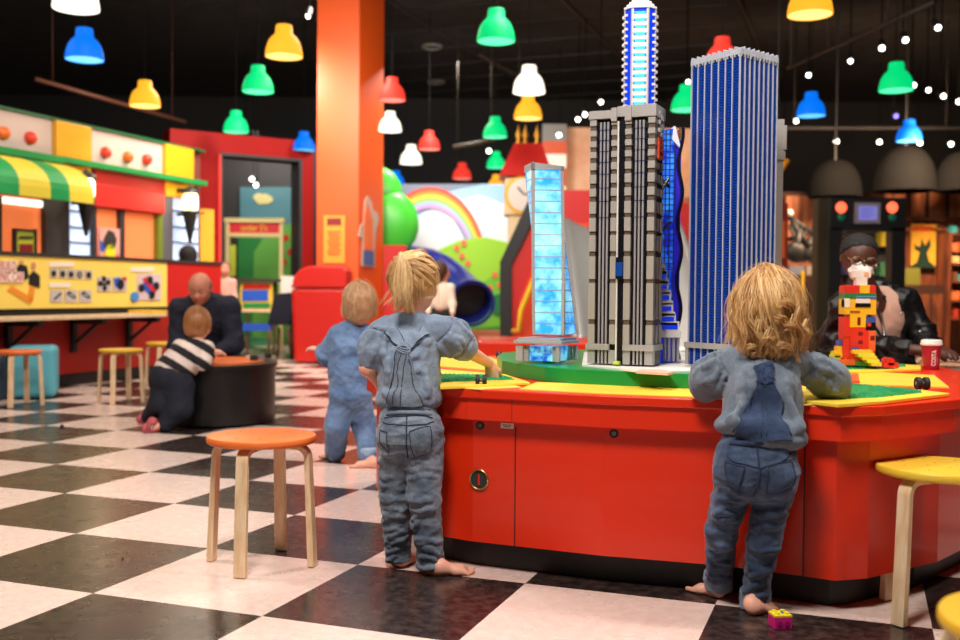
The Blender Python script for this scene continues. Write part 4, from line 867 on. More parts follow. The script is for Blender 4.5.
# right side face
q=LB()
for j,(a,b_) in enumerate(light): q.bb(fw-.012,fw+.0,.006,.030,yz(b_),yz(a)); q.bb(fw-.012,fw,D_t-.03,D_t-.004,yz(b_),yz(a)); q.bb(fw-.01,fw-.002,.05,.08,yz(b_)+.002,yz(a)-.002)
gbuild(q,'side_floors',bg)
q=LB()
for y0,y1,x0,x1 in ((137,140,.03,.10),(143,145,.03,.10),(148,151,.03,.10),(154,158,.03,.10),(137,158,.032,.044),(137,150,.07,.08),(143,158,.092,.102)): q.bb(fw-.004,fw+.006,x0,x1,yz(y1),yz(y0))
gbuild(q,'orange_emblem',mat('coral brick',c8(238,92,60),.35))
q=LB()
for y0,y1,x0,x1 in ((110,114,.03,.05),(113,118,.06,.10),(119,123,.035,.06),(122,128,.08,.11),(127,131,.04,.07),(131,135,.06,.10)): q.bb(fw-.004,fw+.005,x0,x1,yz(y1),yz(y0))
gbuild(q,'white_emblem',bw_)
q=LB(); q.bb(X(140),X(165),-.035,-.012,0,.012); gbuild(q,'lime_brick',mat('lime brick',c8(190,215,60),.35),bevel=.001)
# --- white and blue octagonal tower behind
D2=4.03; ot=thing('white_skyscraper','white and blue octagonal skyscraper model rising behind the grey tower','model building',(at(636.8,300,D2).x,D2,H0),math.radians(-9))
hz=lambda y:CH+(293.3-y)*(D2-.07)/FPX-H0
def octa(a,c): return [(-a,-c),(a,-c),(c,-a),(c,a),(a,c),(-a,c),(-c,a),(-c,-a)]
ow=.0325; oc=.060
q=LB(); q.prism(octa(ow-.001,oc-.004),0,hz(9)); q.build('blue_core',bbl,ot,world=False)
q=LB()
for sx in (-1,1):
    q.bb(min(sx*ow,sx*(ow-.008)),max(sx*ow,sx*(ow-.008)),-oc,-oc+.02,0,hz(9))
q.bb(-ow,ow,oc-.004,oc,0,hz(9))
n=int((hz(9)-.25)/.0268)
for i in range(60):
    z=hz(12.6)-i*.02665
    if z<.02: break
    q.bb(-ow+.007,ow-.007,-oc,-oc+.02,z-.0266,z-.0105)
q.build('white_face',bw_,ot,world=False)
q=LB()
for i in range(60):
    z=hz(12.6)-i*.02665
    if z<.02: break
    q.hexa([(-.017,-oc-.001,z-.0105),(.017,-oc-.001,z-.0105),(.017,-oc+.01,z-.0105),(-.017,-oc+.01,z-.0105),(-.023,-oc-.001,z),(.023,-oc-.001,z),(.023,-oc+.01,z),(-.023,-oc+.01,z)])
q.build('cyan_windows',bcy,ot,world=False)
BL={-1:LB(),1:LB()}; WB=LB()
for i in range(60):
    z=hz(12.6)-i*.02665
    if z<.02: break
    WB.bb(-ow+.006,-.0235,-oc,-oc+.01,z-.0105,z); WB.bb(.0235,ow-.006,-oc,-oc+.01,z-.0105,z)
    for sx in (-1,1): q=BL[sx]; q.cyl((sx*(oc-.006),0,z-.013),.0155,.009,14); q.cyl((sx*(oc-.010),-.03,z-.013),.012,.009,10)
for sx in (-1,1): BL[sx].build('balcony_stack',bw_,ot,world=False)
WB.build('window_surrounds',bw_,ot,world=False)
q=LB()
for sx in (-1,1):
    for a,b_ in ((ow,-oc),(oc-.002,-ow)): q.bb(sx*a-.0022,sx*a+.0022,b_-.0035,b_+.004,0,hz(9))
q.build('grey_ribs',bg,ot,world=False)
q=LB(); q.prism(octa(ow+.002,oc+.003),hz(9),hz(7)); 
for i in range(6):
    k=1-.16*(i+1); q.prism(octa((ow+.002)*k,(oc+.003)*k),hz(7)+i*.012,hz(7)+(i+1)*.012)
q.lathe((0,0,hz(7)+.07),[(.01,0),(.008,.12),(.002,.2),(0,.2)],10)
q.build('stepped_roof',bw_,ot,world=False)
# --- light blue twisting tower
D3=3.93; cyt=thing('light_blue_skyscraper','glowing light blue twisting skyscraper model with grey mullions on a grey podium','model building',(at(548.5,300,D3).x,D3,H0),0)
hz3=lambda y:CH+(293-y)*(D3-.03)/FPX-H0
s3=.0625; NL=15; z0_,z1_=hz3(335),hz3(170)
def q4(t,e=0,k=1):
    a=-math.radians(27-38*t); sx=0; s_=(s3+e)*(1-.06*t)*k; c_,d_=cos(a),sin(a)
    cx=.025-.048*t
    return [(cx+x*c_-y*d_,x*d_+y*c_) for x,y in ((-s_,-s_),(s_,-s_),(s_,s_),(-s_,s_))]
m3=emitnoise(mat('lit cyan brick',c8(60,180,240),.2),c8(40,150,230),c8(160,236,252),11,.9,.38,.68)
q=LB(); P=[];F=[]; NS=45
for i in range(NS+1):
    t=i/NS; P+= [(x,y,z0_+(z1_-z0_)*t) for x,y in q4(t)]
for i in range(NS):
    for j in range(4): F.append((4*i+j,4*i+(j+1)%4,4*i+4+(j+1)%4,4*i+4+j))
q.add(P,F+[(3,2,1,0),(4*NS,4*NS+1,4*NS+2,4*NS+3)]); q.build('glass_body',m3,cyt,world=False)
m3g=brickmat('brick steel grey',c8(170,172,176))
q=LB()
for i in range(NL):
    t=i/NL; z=z0_+(z1_-z0_)*t; a=q4(t,.0012); b_=q4(t+.0115,.0012)
    q.hexa([(x,y,z) for x,y in a]+[(x,y,z+.0034) for x,y in b_])
q.build('mullion_bands',m3g,cyt,world=False)
for j in (0,1,2,3):
    q=LB()
    for i in range(NS):
        t0,t1=i/NS,(i+1)/NS; pts=[]
        for t in (t0,t1):
            a=q4(t,.0018); x,y=a[j]; ax,ay=a[(j+1)%4]; bx,by=a[j-1]; L1=Vector((ax-x,ay-y)).normalized(); L2=Vector((bx-x,by-y)).normalized(); w_=.0125 if j in (0,1) else .006
            z=z0_+(z1_-z0_)*t; p0=Vector((x,y)); pts+= [(p0.x,p0.y,z),tuple(p0+L1*w_)+(z,),tuple(p0+L1*w_+L2*w_)+(z,),tuple(p0+L2*w_)+(z,)]
        q.hexa(pts)
    q.build('corner_pillar',m3g,cyt,world=False)
q=LB(); a=q4(1,.004); z=z1_
for i,(x,y) in enumerate(a):
    ax,ay=a[(i+1)%4]; d=Vector((ax-x,ay-y)); n_=Vector((-d.y,d.x)).normalized()*.012; h0=[.020,.008,.008,.020][i]; h1=[.008,.008,.020,.020][i]
    q.hexa([(x,y,z-.006),(ax,ay,z-.006),(ax+n_.x,ay+n_.y,z-.006),(x+n_.x,y+n_.y,z-.006),(x,y,z+h0),(ax,ay,z+h1),(ax+n_.x,ay+n_.y,z+h1),(x+n_.x,y+n_.y,z+h0)])
    for k in range(9): p=Vector((x,y)).lerp(Vector((ax,ay)),(k+.5)/9)+n_*.5; q.cyl((p.x,p.y,z+h0+(h1-h0)*(k+.5)/9-.001),.003,.003,6)
q.build('crown',m3g,cyt,world=False)
# podium
zp0,zp1=hz3(346.5),hz3(338)
R0=math.radians(-27)
def rot(x,y,a=R0): return (x*cos(a)-y*sin(a),x*sin(a)+y*cos(a))
q=LB(); q.box((-.006,0,(zp0+zp1)/2),(.195,.18,.012),R0); q.box((-.004,0,(zp0+zp1)/2+.01),(.175,.16,.010),R0); q.build('podium_slab',m3g,cyt,world=False,bevel=.001)
for x,y in ((-.075,-.078),(.075,-.078),(.083,.075),(-.09,.07),(-.09,-.076)):
    X_,Y_=rot(x,y); q=LB(); q.box((X_,Y_,zp0/2),(.014,.014,zp0),R0); q.build('podium_leg',m3g,cyt,world=False)
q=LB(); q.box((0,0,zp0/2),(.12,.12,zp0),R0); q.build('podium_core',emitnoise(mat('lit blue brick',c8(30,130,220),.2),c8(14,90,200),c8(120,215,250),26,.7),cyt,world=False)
for x,y in ((-.06,-.061),(.06,-.061),(.061,.06)):
    X_,Y_=rot(x,y); q=LB(); q.box((X_,Y_,zp0/2),(.022,.022,zp0),R0); q.build('core_pillar',m3g,cyt,world=False)
# --- tall blue tower
Nn=Vector((.888,3.57)); aL_,aR_=math.radians(122),math.radians(40); LL,LR=.236,.222
bt2=thing('blue_skyscraper','tallest wide blue skyscraper model with pale vertical ribs, left of the standing woman','model building',(Nn.x,Nn.y,H0),0)
el=Vector((cos(aL_),sin(aL_))); er=Vector((cos(aR_),sin(aR_))); ztop=CH+(293.8-62)*3.775/FPX-H0
def quad2(u0,u1,v0,v1): return [tuple(el*a+er*b_) for a,b_ in ((u0,v0),(u0,v1),(u1,v1),(u1,v0))]
q=LB(); q.prism(quad2(.003,LL-.003,.003,LR-.003),0,ztop-.01); q.build('core',bdk,bt2,world=False)
q=LB(); z=.0; pitch=.0096
mbr=mat('glossy blue row',c8(20,66,172),.12,coat=.6)
K=int(ztop/pitch)-3
for i in range(K):
    z=i*pitch+.001; q.prism(quad2(.0012,LL-.0012,.0012,LR-.0012),z,z+.0054)
q.build('window_rows',mbr,bt2,world=False)
rb=brickmat('rib grey',c8(182,186,198),.28)
# small protruding window bricks, glossier and a lighter blue put in for glints
q=LB(); rnd=random.Random(4)
for i in range(K):
    for f_ in (0,1):
        nb_=12 if f_==0 else 14; L_=LL if f_==0 else LR
        for j in range(nb_):
            if rnd.random()<.5: continue
            a=(j+.2)/nb_*L_; b_=(j+.75)/nb_*L_; z=i*pitch+.0022
            if f_==0: q.prism(quad2(a,b_,-.0002,.002),z,z+.004)
            else: q.prism(quad2(-.0002,.002,a,b_),z,z+.004)
o=q.build('glints',mat('clear glossy blue',c8(28,86,205),.06,coat=1),bt2,world=False)
ribs=[]
q=LB()
for i in range(8):
    a=LL*(i)/7; q.prism(quad2(max(0,a-.0022),min(LL,a+.0022),-.0025,.004),0,ztop); q.prism(quad2(max(0,a-.0022),min(LL,a+.0022),LR-.004,LR+.0035),0,ztop)
for i in range(9):
    a=LR*i/8; q.prism(quad2(-.0035,.004,max(0,a-.0021),min(LR,a+.0021)),0,ztop); q.prism(quad2(LL-.004,LL+.0035,max(0,a-.003),min(LR,a+.003)),0,ztop)
q.build('ribs',rb,bt2,world=False)
q=LB(); q.prism(quad2(-.003,LL+.003,-.003,LR+.003),ztop-.022,ztop-.002)
for i in range(27): a=LL*(i+.5)/27; q.prism(quad2(a-.0022,a+.0022,-.0045,.004),ztop-.03+.010*(i%2),ztop+.003*(i%3))
for i in range(24): a=LR*(i+.5)/24; q.prism(quad2(-.0045,.004,a-.0022,a+.0022),ztop-.03+.010*(i%2),ztop+.003*(i%3))
q.build('cornice',rb,bt2,world=False)
zl_=CH+(293.8-347)*3.79/FPX-H0
q=LB(); q.prism(quad2(-.012,LL+.012,-.012,LR+.012),zl_,zl_+.020); q.build('ledge',bg,bt2,world=False,bevel=.001)
q=LB()
for u0,v0 in ((0,0),(LL,0),(0,LR)): q.prism(quad2(u0-.008,u0+.008,v0-.008,v0+.008),0,zl_)
q.build('base_columns',bg,bt2,world=False)
# grey stepped block behind its right side
gb=thing('grey_stepped_building','light grey stepped building model peeking out behind the right side of the blue tower','model building',(at(772,300,4.12).x,4.12,ZB),0)
hz5=lambda y:CH+(294-y)*4.1/FPX-ZB
q=LB(); q.bb(-.08,.028,-.03,.05,0,hz5(150)); q.bb(-.08,.040,-.03,.05,hz5(150),hz5(126)); q.bb(-.08,.030,-.03,.05,hz5(126),hz5(120)); q.bb(-.08,.034,-.036,.05,hz5(160),hz5(152)); q.build('stepped_block',bg,gb,world=False,bevel=.001)
# --- dark tower with a wavy edge
D6=4.13; wt=thing('wavy_skyscraper','dark blue skyscraper model with a black wavy edge between the grey and blue towers','model building',(at(661,300,D6).x,D6,H0),0)
hz6=lambda y:CH+(293.4-y)*D6/FPX-H0; xx=lambda px:(px-661)/FPX*D6
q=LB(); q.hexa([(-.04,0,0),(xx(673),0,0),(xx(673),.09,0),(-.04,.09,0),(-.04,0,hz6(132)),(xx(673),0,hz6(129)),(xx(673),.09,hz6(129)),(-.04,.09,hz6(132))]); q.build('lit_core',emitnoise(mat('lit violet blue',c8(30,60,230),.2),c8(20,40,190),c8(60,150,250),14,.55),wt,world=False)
q=LB()
for i in range(38): z=.02+i*.024; 
zz_=.0
while zz_<hz6(131): q.bb(-.041,xx(673.4),-.002,.003,zz_,zz_+.0035); zz_+=.0235
for px in (656,660,664,668,672.5): q.bb(xx(px)-.0018,xx(px)+.0018,-.0025,.004,0,hz6(131))
q.build('lattice',mat('lattice slate',c8(40,50,90),.3),wt,world=False)
q=LB(); NW=60; P=[];F=[]
for i in range(NW+1):
    y=362-(362-128)*i/NW; c=xx(678.8+2.2*sin((y-128)/30*PI*1.03+.9)); z=hz6(y)
    P+= [(c-.0065,-.006,z),(c+.006,-.006,z),(c+.006,.095,z),(c-.0065,.095,z)]
for i in range(NW):
    for j in range(4): F.append((4*i+j,4*i+(j+1)%4,4*i+4+(j+1)%4,4*i+4+j))
q.add(P,F+[(3,2,1,0),(4*NW,4*NW+1,4*NW+2,4*NW+3)]); q.build('wavy_edge',bk,wt,world=False)
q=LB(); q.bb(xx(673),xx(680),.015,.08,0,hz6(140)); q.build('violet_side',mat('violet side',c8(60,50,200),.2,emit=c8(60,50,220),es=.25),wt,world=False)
for (x0,y0,x1,y1) in ((657,195,667,178),(657,233,670,222),(660,180,668,187)):
    q=LB(); q.tube([(xx(x0),-.004,hz6(y0)),(xx(x1),-.004,hz6(y1))],.006,6); q.build('dark_brace',bk,wt,world=False)
q=LB(); q.hexa([(xx(670),-.004,hz6(140)),(xx(679),-.004,hz6(150)),(xx(679),.08,hz6(150)),(xx(670),.08,hz6(140)),(xx(671),-.004,hz6(127)),(xx(673),-.004,hz6(127)),(xx(673),.08,hz6(127)),(xx(671),.08,hz6(127))]); q.build('white_fin',bw_,wt,world=False)
# --- white stepped building
D7=3.93; wp=thing('white_stepped_building','small white stepped pyramid building model with blue windows beside the grey tower','model building',(at(667,300,D7).x,D7,H0),0)
hz7=lambda y:CH+(293.4-y)*D7/FPX-H0; xx7=lambda px:(px-667)/FPX*D7
ys=[(330,337,680),(322,326,676.5),(311.5,315.5,674),(300.5,304.5,672),(290,294,669.5),(279.5,283.5,668),(270,274,666)]
q=LB()
for i,(y0,y1,x1) in enumerate(ys): q.bb(xx7(655),xx7(x1),-.01-.004*(6-i),.10,hz7(y1),hz7(y0))
q.build('white_terraces',bw_,wp,world=False,bevel=.0008,seg=1)
q=LB()
for i,(y0,y1,x1) in enumerate(ys): q.bb(xx7(655),xx7(x1-1.8),-.006-.004*(6-i),.09,hz7(y0),hz7(y0)+.034 if i<6 else hz7(263))
q.build('upper_walls',bw_,wp,world=False)
q=LB()
for i,(y0,y1,x1) in enumerate(ys[:-1]): q.bb(xx7(661),xx7(x1-3.6),-.0075-.004*(6-i),-.002,hz7(y0)+.004,hz7(y0)+.021)
q.bb(xx7(661),xx7(664),-.004,-.002,hz7(337),hz7(270)); q.build('blue_windows',bbl,wp,world=False)
q=LB(); q.bb(xx7(656),xx7(677),.005,.09,0,hz7(337)); q.build('blue_podium',bbl,wp,world=False)
q=LB()
for px in (659,665,669,673.5,678): q.bb(xx7(px)-.006,xx7(px)+.004,-.022,.095,0,hz7(337))
q.build('grey_columns',bg,wp,world=False)
# ---------------- brick robot ----------------
DR=4.42; rbt=thing('brick_robot','robot figure built of red, yellow and green toy bricks in front of the woman','brick figure',(at(860,367,DR).x,DR,ZT+.018))
hzr=lambda v:CH+(296-(215+v/4.13))*DR/FPX; xr=lambda u:(820+u/4.13-480)*.992/FPX*DR
mr=brickmat('duplo red',c8(222,52,44),.28); mye=brickmat('duplo yellow',c8(244,190,44),.28); mor=brickmat('duplo orange',c8(236,106,56),.28); mgn=brickmat('duplo green',c8(48,130,70),.28); mbu=brickmat('duplo blue',c8(60,90,170),.28); mwh=brickmat('duplo white',c8(240,232,225),.28); mlm=brickmat('duplo lime',c8(205,220,60),.28)
def dup_(nm,m,u0,u1,v0,v1,y0=-.035,y1=.035,studs=False):
    q=MB(); q.bb(xr(u0),xr(u1),DR+y0,DR+y1,hzr(v1),hzr(v0))
    if studs:
        n=max(1,round((xr(u1)-xr(u0))/.016)); w=(xr(u1)-xr(u0))/n; ny=max(1,round((y1-y0)/.016)); wy=(y1-y0)/ny
        for i in range(n):
            for j in range(ny): q.cyl((xr(u0)+w*(i+.5),DR+y0+wy*(j+.5),hzr(v0)),.0052,.0042,10)
    return q.build(nm,m,rbt,bevel=.0012,seg=2)
dup_('foot_plate',mor,66,145,600,622,-.045,.045,True)
dup_('leg',mr,100,126,505,604,-.03,.03); dup_('leg',mor,203,232,560,612,-.03,.03)
dup_('torso',mr,126,205,466,604); dup_('side_brick',mr,100,126,424,505); dup_('side_brick',mor,203,232,480,562)
dup_('chest',mye,124,190,412,466,-.037,.035); dup_('arm_brick',mbu,190,232,426,446,studs=True); dup_('arm_brick',bk,190,232,446,480); dup_('arm_brick',mr,196,212,448,462,-.037,.0)
dup_('head',mye,100,232,350,414,studs=False); dup_('eye',mwh,100,122,348,386,-.038,.0); dup_('visor_top',mwh,146,206,346,367,-.038,0); dup_('visor',bk,145,208,368,384,-.039,0); dup_('mouth',mat('duplo brown',c8(170,90,30),.3),124,165,398,408,-.0372,0)
dup_('hat_brim',mgn,100,232,326,349,-.037,.037,True); dup_('hat_band',mbu,145,232,340,350,-.038,0)
dup_('hat_brick',mr,100,140,298,327,studs=True); dup_('hat_brick',mr,140,162,293,327); dup_('hat_brick',mye,163,204,293,327); dup_('hat_brick',mr,204,230,296,327,studs=True)
dup_('white_antenna',mwh,154,200,262,293,-.018,.018,True); dup_('white_antenna',mwh,145,214,232,262,-.018,.018,True); dup_('peach_brick',mat('duplo peach',c8(240,180,130),.3),186,204,240,258,-.02,0)
for u,v in ((168,492),(168,527)): 
    dup_('hole',mat('duplo deep red',c8(120,24,24),.4),u-8,u+10,v-8,v+8,-.0358,0)
dup_('hole',M['duplo deep red'],154,168,425,458,-.0375,0); dup_('hole',M['duplo deep red'],106,118,440,500,-.0308,0); dup_('hole',M['duplo deep red'],210,228,500,520,-.0358,0)
dup_('blue_tile',mbu,130,160,548,558,-.045,0)
for i in range(5): dup_('slope_brick',mlm if i%2 else mye,128+i*18,206+i*9,560+i*12,574+i*12,-.075-.002*i,-.036,True)
dup_('left_pile_brick',mye,66,98,570,592,-.03,.03,True); dup_('left_pile_brick',mlm,58,90,582,602,-.03,.02,True); dup_('left_pile_brick',M['duplo blue'],84,100,522,545,-.02,.02,True); dup_('left_pile_brick',mye,78,100,545,570,-.02,.02,True)
dup_('base_brick',mgn,145,232,604,624,-.045,.045)
q=MB(); q.bb(xr(236),xr(262),DR-.03,DR+.03,ZT+.017,ZT+.04); 
for i in (0,1): q.cyl((xr(242+i*13),DR-.012,ZT+.04),.005,.004,10)
tag(q.build('blue_toy_brick',mat('duplo bright blue',c8(40,100,200),.3),bevel=.001),'blue brick on the tray right of the brick robot','toy brick')
q=MB(); q.bb(xr(264),xr(328),DR-.04,DR+.03,ZT+.017,ZT+.038); q.tube([(xr(296),DR-.04,ZT+.042),(xr(296),DR+.03,ZT+.042)],.017,18)
for i in (0,1): q.cyl((xr(274+i*44),DR-.012,ZT+.038),.006,.005,10)
tag(q.build('red_toy_brick',mr,bevel=.001),'rounded red brick between the brick robot and the paper cup','toy brick')
# ---------------- paper cup ----------------
cc0=gp(931,369.5,ZT); DCU=cc0.y; cup=thing('paper_cup','dark red paper coffee cup with a white lid at the right end of the table','cup',(cc0.x,cc0.y,ZT))
mcu=mat('cup red',c8(165,22,48),.4)
q=MB(); q.lathe((cc0.x,cc0.y,ZT+.001),[(0,0),(.031,0),(.0325,.004),(.042,.105),(.042,.108),(0,.108)],32); q.build('cup_body',mcu,cup,smooth=True,auto=40)
q=MB(); q.lathe((cc0.x,cc0.y,ZT+.107),[(.045,0),(.0465,.003),(.0465,.009),(.044,.011),(.0435,.02),(.041,.024),(.038,.022),(.0,.022)],32); q.build('lid',m_white,cup,smooth=True,auto=40)
def cupbend(r0,ang0):
    def f(u,v):   # u runs upwards, v runs round the cup
        z=.052+u; r=.0322+(.042-.0322)*z/.105+.0008; a=ang0+v/r
        return (cc0.x+r*sin(a)*1.0,cc0.y-r*cos(a),ZT+z)
    return f
va=math.atan2(-cc0.x,cc0.y)
text('lettering','COSTA',cup,m_white,(0,0,0),(1,0,0),(0,1,0),.026,width=.07,bend=lambda u,v:cupbend(0,0)(u,-v-.004),bold=.03)
text('small_lettering','COFFEE',cup,m_white,(0,0,0),(1,0,0),(0,1,0),.008,width=.026,bend=lambda u,v:cupbend(0,0)(u-.012,-v+.014))
# pink and yellow brick on the floor
p=gp(782,629); bx=thing('pink_brick','small pink and yellow toy brick on the floor beside the right girl\'s bare foot','toy brick',(p.x,p.y+.02,0),math.radians(8))
q=LB(); q.bb(-.026,.026,-.024,.024,0,.034); q.build('body',mat('magenta plastic',c8(205,30,120),.35),bx,world=False,bevel=.002)
q=LB(); q.bb(-.026,.026,-.024,.024,.034,.040); q.bb(.0262,.0275,-.02,.02,.006,.03); q.build('yellow_cap',mat('lemon plastic',c8(236,215,50),.35),bx,world=False,bevel=.001)
for x in (-.013,.013):
    for y in (-.012,.012): q=LB(); q.cyl((x,y,.040),.007,.005,12); q.build('stud',M['lemon plastic'],bx,world=False)
q=LB()
for x in (-.011,.011): q.tube([(x,-.0245,.016),(x,-.0258,.016)],.008,14)
q.build('round_relief',mat('purple print',c8(150,20,110),.35),bx,world=False)
q=LB(); q.tube([(.004,-.008,.0405),(.008,.010,.0405)],.0035,6); q.build('blue_mark',m_blueprint,bx,world=False)
# ---------------- implicit surfaces for people and clothes ----------------
from mathutils import noise as mnoise
from mathutils.bvhtree import BVHTree
def V3(*a): return np.array(a[0] if len(a)==1 else a,dtype=float)
class Sd:
    def __init__(s,k=.02): s.p=[]; s.k=k
    def cap(s,a,b,ra,rb=None,k=None,sub=False,fl=1,ax=None):
        a,b=V3(a),V3(b); rb=ra if rb is None else rb; s.p.append(('c',a,b,ra,rb,k,sub,fl,None if ax is None else V3(ax)/np.linalg.norm(ax))); return s
    def chain(s,pts,rs,k=None,fl=1,ax=None):
        for i in range(len(pts)-1): s.cap(pts[i],pts[i+1],rs[i],rs[i+1],k,False,fl,ax)
        return s
    def ell(s,c,r,R=None,k=None,sub=False): s.p.append(('e',V3(c),V3(r),np.eye(3) if R is None else np.array(R,float),None,k,sub)); return s
    def dist(s,q,P):
        if q[0]=='c':
            a,b,ra,rb,fl,ax=q[1],q[2],q[3],q[4],q[7],q[8]
            if ax is not None and fl!=1:   # flattened along ax: stretch space
                P=P+np.outer((P-a)@ax*(1/fl-1),ax); b=b+ax*((b-a)@ax)*(1/fl-1)
            ba=b-a; h=np.clip((P-a)@ba/max(ba@ba,1e-12),0,1); d=np.linalg.norm(P-a-np.outer(h,ba),axis=1)-(ra+(rb-ra)*h)
            return d*(min(fl,1) if ax is not None else 1)
        Q=(P-q[1])@q[3]; r=q[2]; k0=np.linalg.norm(Q/r,axis=1); k1=np.linalg.norm(Q/(r*r),axis=1); return k0*(k0-1)/np.maximum(k1,1e-9)
    def box(s,q):
        if q[0]=='c':
            m=max(q[3],q[4])*max(1,1); return np.minimum(q[1],q[2])-m,np.maximum(q[1],q[2])+m
        m=max(q[2]); return q[1]-m,q[1]+m
    def comb(s,D,d,k,sub):
        if sub:
            d=-d; h=np.clip(.5+.5*(d-D)/k,0,1); return D*(1-h)+d*h+k*h*(1-h)
        h=np.clip(.5+.5*(D-d)/k,0,1); return D*(1-h)+d*h-k*h*(1-h)
    def ev(s,P):
        P=np.asarray(P,float); D=np.full(len(P),1.0)
        for q in s.p: D=s.comb(D,s.dist(q,P),q[5] or s.k,q[6])
        return D
    def snap(s,P,off=0,n=4):
        if getattr(s,'bvh',None) is not None:
            P=s.snap0(P,0,n); out=[]
            for p in P:
                l,nn,_,_=s.bvh.find_nearest(Vector(p)); out.append(tuple(l+nn*off))
            return np.array(out)
        return s.snap0(P,off,n)
    def snap0(s,P,off=0,n=4):
        P=np.array(P,float).reshape(-1,3); e=1e-3
        for _ in range(n):
            d=s.ev(P)-off; g=np.stack([s.ev(P+e*np.eye(3)[i])-s.ev(P-e*np.eye(3)[i]) for i in range(3)],1); g/=np.maximum(np.linalg.norm(g,axis=1,keepdims=True),1e-9); P=P-g*np.clip(d,-.05,.05)[:,None]
        return P
    def mesh(s,h=.006,cut=None):
        bs=[s.box(q) for q in s.p if not q[6]]; lo=np.min([b[0] for b in bs],0)-3*h; hi=np.max([b[1] for b in bs],0)+3*h
        n=np.ceil((hi-lo)/h).astype(int)+1; D=np.full(n,1.0,dtype=np.float64)
        ax=[lo[i]+h*np.arange(n[i]) for i in range(3)]
        for q in s.p:
            k=q[5] or s.k; b0,b1=s.box(q); i0=np.maximum(((b0-k*1.2-2*h-lo)/h).astype(int),0); i1=np.minimum(((b1+k*1.2+2*h-lo)/h).astype(int)+2,n)
            sl=tuple(slice(a,b) for a,b in zip(i0,i1)); G=np.stack(np.meshgrid(*[ax[i][sl[i]] for i in range(3)],indexing='ij'),-1); sh=G.shape[:3]
            d=s.dist(q,G.reshape(-1,3)).reshape(sh); D[sl]=s.comb(D[sl],d,k,q[6])
        if cut is not None:
            G=np.stack(np.meshgrid(*ax,indexing='ij'),-1).reshape(-1,3); D=np.maximum(D,cut(G).reshape(D.shape))
        ins=D<0; c=[ins[a:n[0]-1+a,b:n[1]-1+b,e:n[2]-1+e] for a in(0,1) for b in (0,1) for e in (0,1)]
        tot=sum(x.astype(np.int8) for x in c); act=(tot>0)&(tot<8); idx=np.full(act.shape,-1,int); I=np.argwhere(act); idx[act]=np.arange(len(I))
        vs=np.zeros((len(I),3)); cn=np.zeros(len(I)); off=[(a,b,e) for a in(0,1) for b in (0,1) for e in (0,1)]
        val={o:D[I[:,0]+o[0],I[:,1]+o[1],I[:,2]+o[2]] for o in off}
        for o in off:
            for a in range(3):
                if o[a]==0:
                    o2=list(o); o2[a]=1; o2=tuple(o2); v0,v1=val[o],val[o2]; m=(v0<0)!=(v1<0); t=np.where(m,v0/np.where(m,v0-v1,1),0)
                    p=np.array(o,float)[None]+np.zeros((len(I),3)); p[:,a]+=t; vs[m]+=p[m]; cn[m]+=1
        vs=(vs/cn[:,None]+I)*h+lo; F=[]
        for a in range(3):
            b,e=(a+1)%3,(a+2)%3
            sl0=[slice(0,-1)]*3; sl1=[slice(0,-1)]*3; sl0[a]=slice(0,n[a]-1); sl1[a]=slice(1,n[a])
            A=np.zeros(tuple(n),bool); A[tuple([slice(0,n[a]-1) if i==a else slice(None) for i in range(3)])]=ins[tuple([slice(0,n[a]-1) if i==a else slice(None) for i in range(3)])]!=ins[tuple([slice(1,n[a]) if i==a else slice(None) for i in range(3)])]
            E=np.argwhere(A); E=E[(E[:,b]>0)&(E[:,e]>0)&(E[:,b]<n[b]-1)&(E[:,e]<n[e]-1)]
            def g(db,de): J=E.copy(); J[:,b]-=db; J[:,e]-=de; return idx[J[:,0],J[:,1],J[:,2]]
            q=np.stack([g(1,1),g(0,1),g(0,0),g(1,0)],1); fl=~ins[E[:,0],E[:,1],E[:,2]]; q[fl]=q[fl][:,::-1]; F.append(q)
        F=np.concatenate(F); F=F[(F>=0).all(1)]
        return vs,F
def normals(v,f):
    n=np.zeros_like(v); a=np.cross(v[f[:,2]]-v[f[:,0]],v[f[:,3]]-v[f[:,1]])
    for i in range(4): np.add.at(n,f[:,i],a)
    return n/np.maximum(np.linalg.norm(n,axis=1,keepdims=True),1e-12)
def wrinkle(v,n,amp,sc,seed=0,st=(1,1,1),ridge=True,mask=None):
    out=np.empty(len(v)); S_=np.array(st)*sc
    for i,p in enumerate(v*S_+seed*7.3):
        x=mnoise.noise(Vector(p)); out[i]=(1-abs(x)*2.4) if ridge else x
    if mask is not None: out*=mask
    return v+n*(out*amp)[:,None]
def sdmesh(name,sd,m,parent,h=.006,wr=(),sub=0,cut=None,mi=None):
    v,f=sd.mesh(h,cut) 
    if wr:
        n=normals(v,f)
        for w_ in wr: v=wrinkle(v,n,*w_[:2],**(w_[2] if len(w_)>2 else {}))
    sd.bvh=BVHTree.FromPolygons([Vector(p) for p in v],[tuple(map(int,q_)) for q_ in f])
    k={}
    if mi is not None: k['mi']=mi(v[f].mean(1)).astype(int)
    o=linkmesh(name,v,f,m,parent,smooth=True,**k); return o
def fold(s,pts,r,k=.011,lift=0):
    P=s.snap0(pts,lift); n=len(P)
    R=[r*(.35+.65*sin(PI*i/(n-1))) for i in range(n)]; s.chain([tuple(p) for p in P],R,k)
def groove(s,c,ax,rad,r=.0045,up=(0,0,1)):
    c,d=V3(c),nrm(ax); q=nrm(np.cross(d,up)); w_=np.cross(d,q); P=s.snap0([c+(q*cos(f)+w_*sin(f))*rad for f in [i/16*2*PI for i in range(17)]]); s2=list(zip(P[:-1],P[1:]))
    for a,b in s2: s.cap(tuple(a),tuple(b),r,r,.006,sub=True)
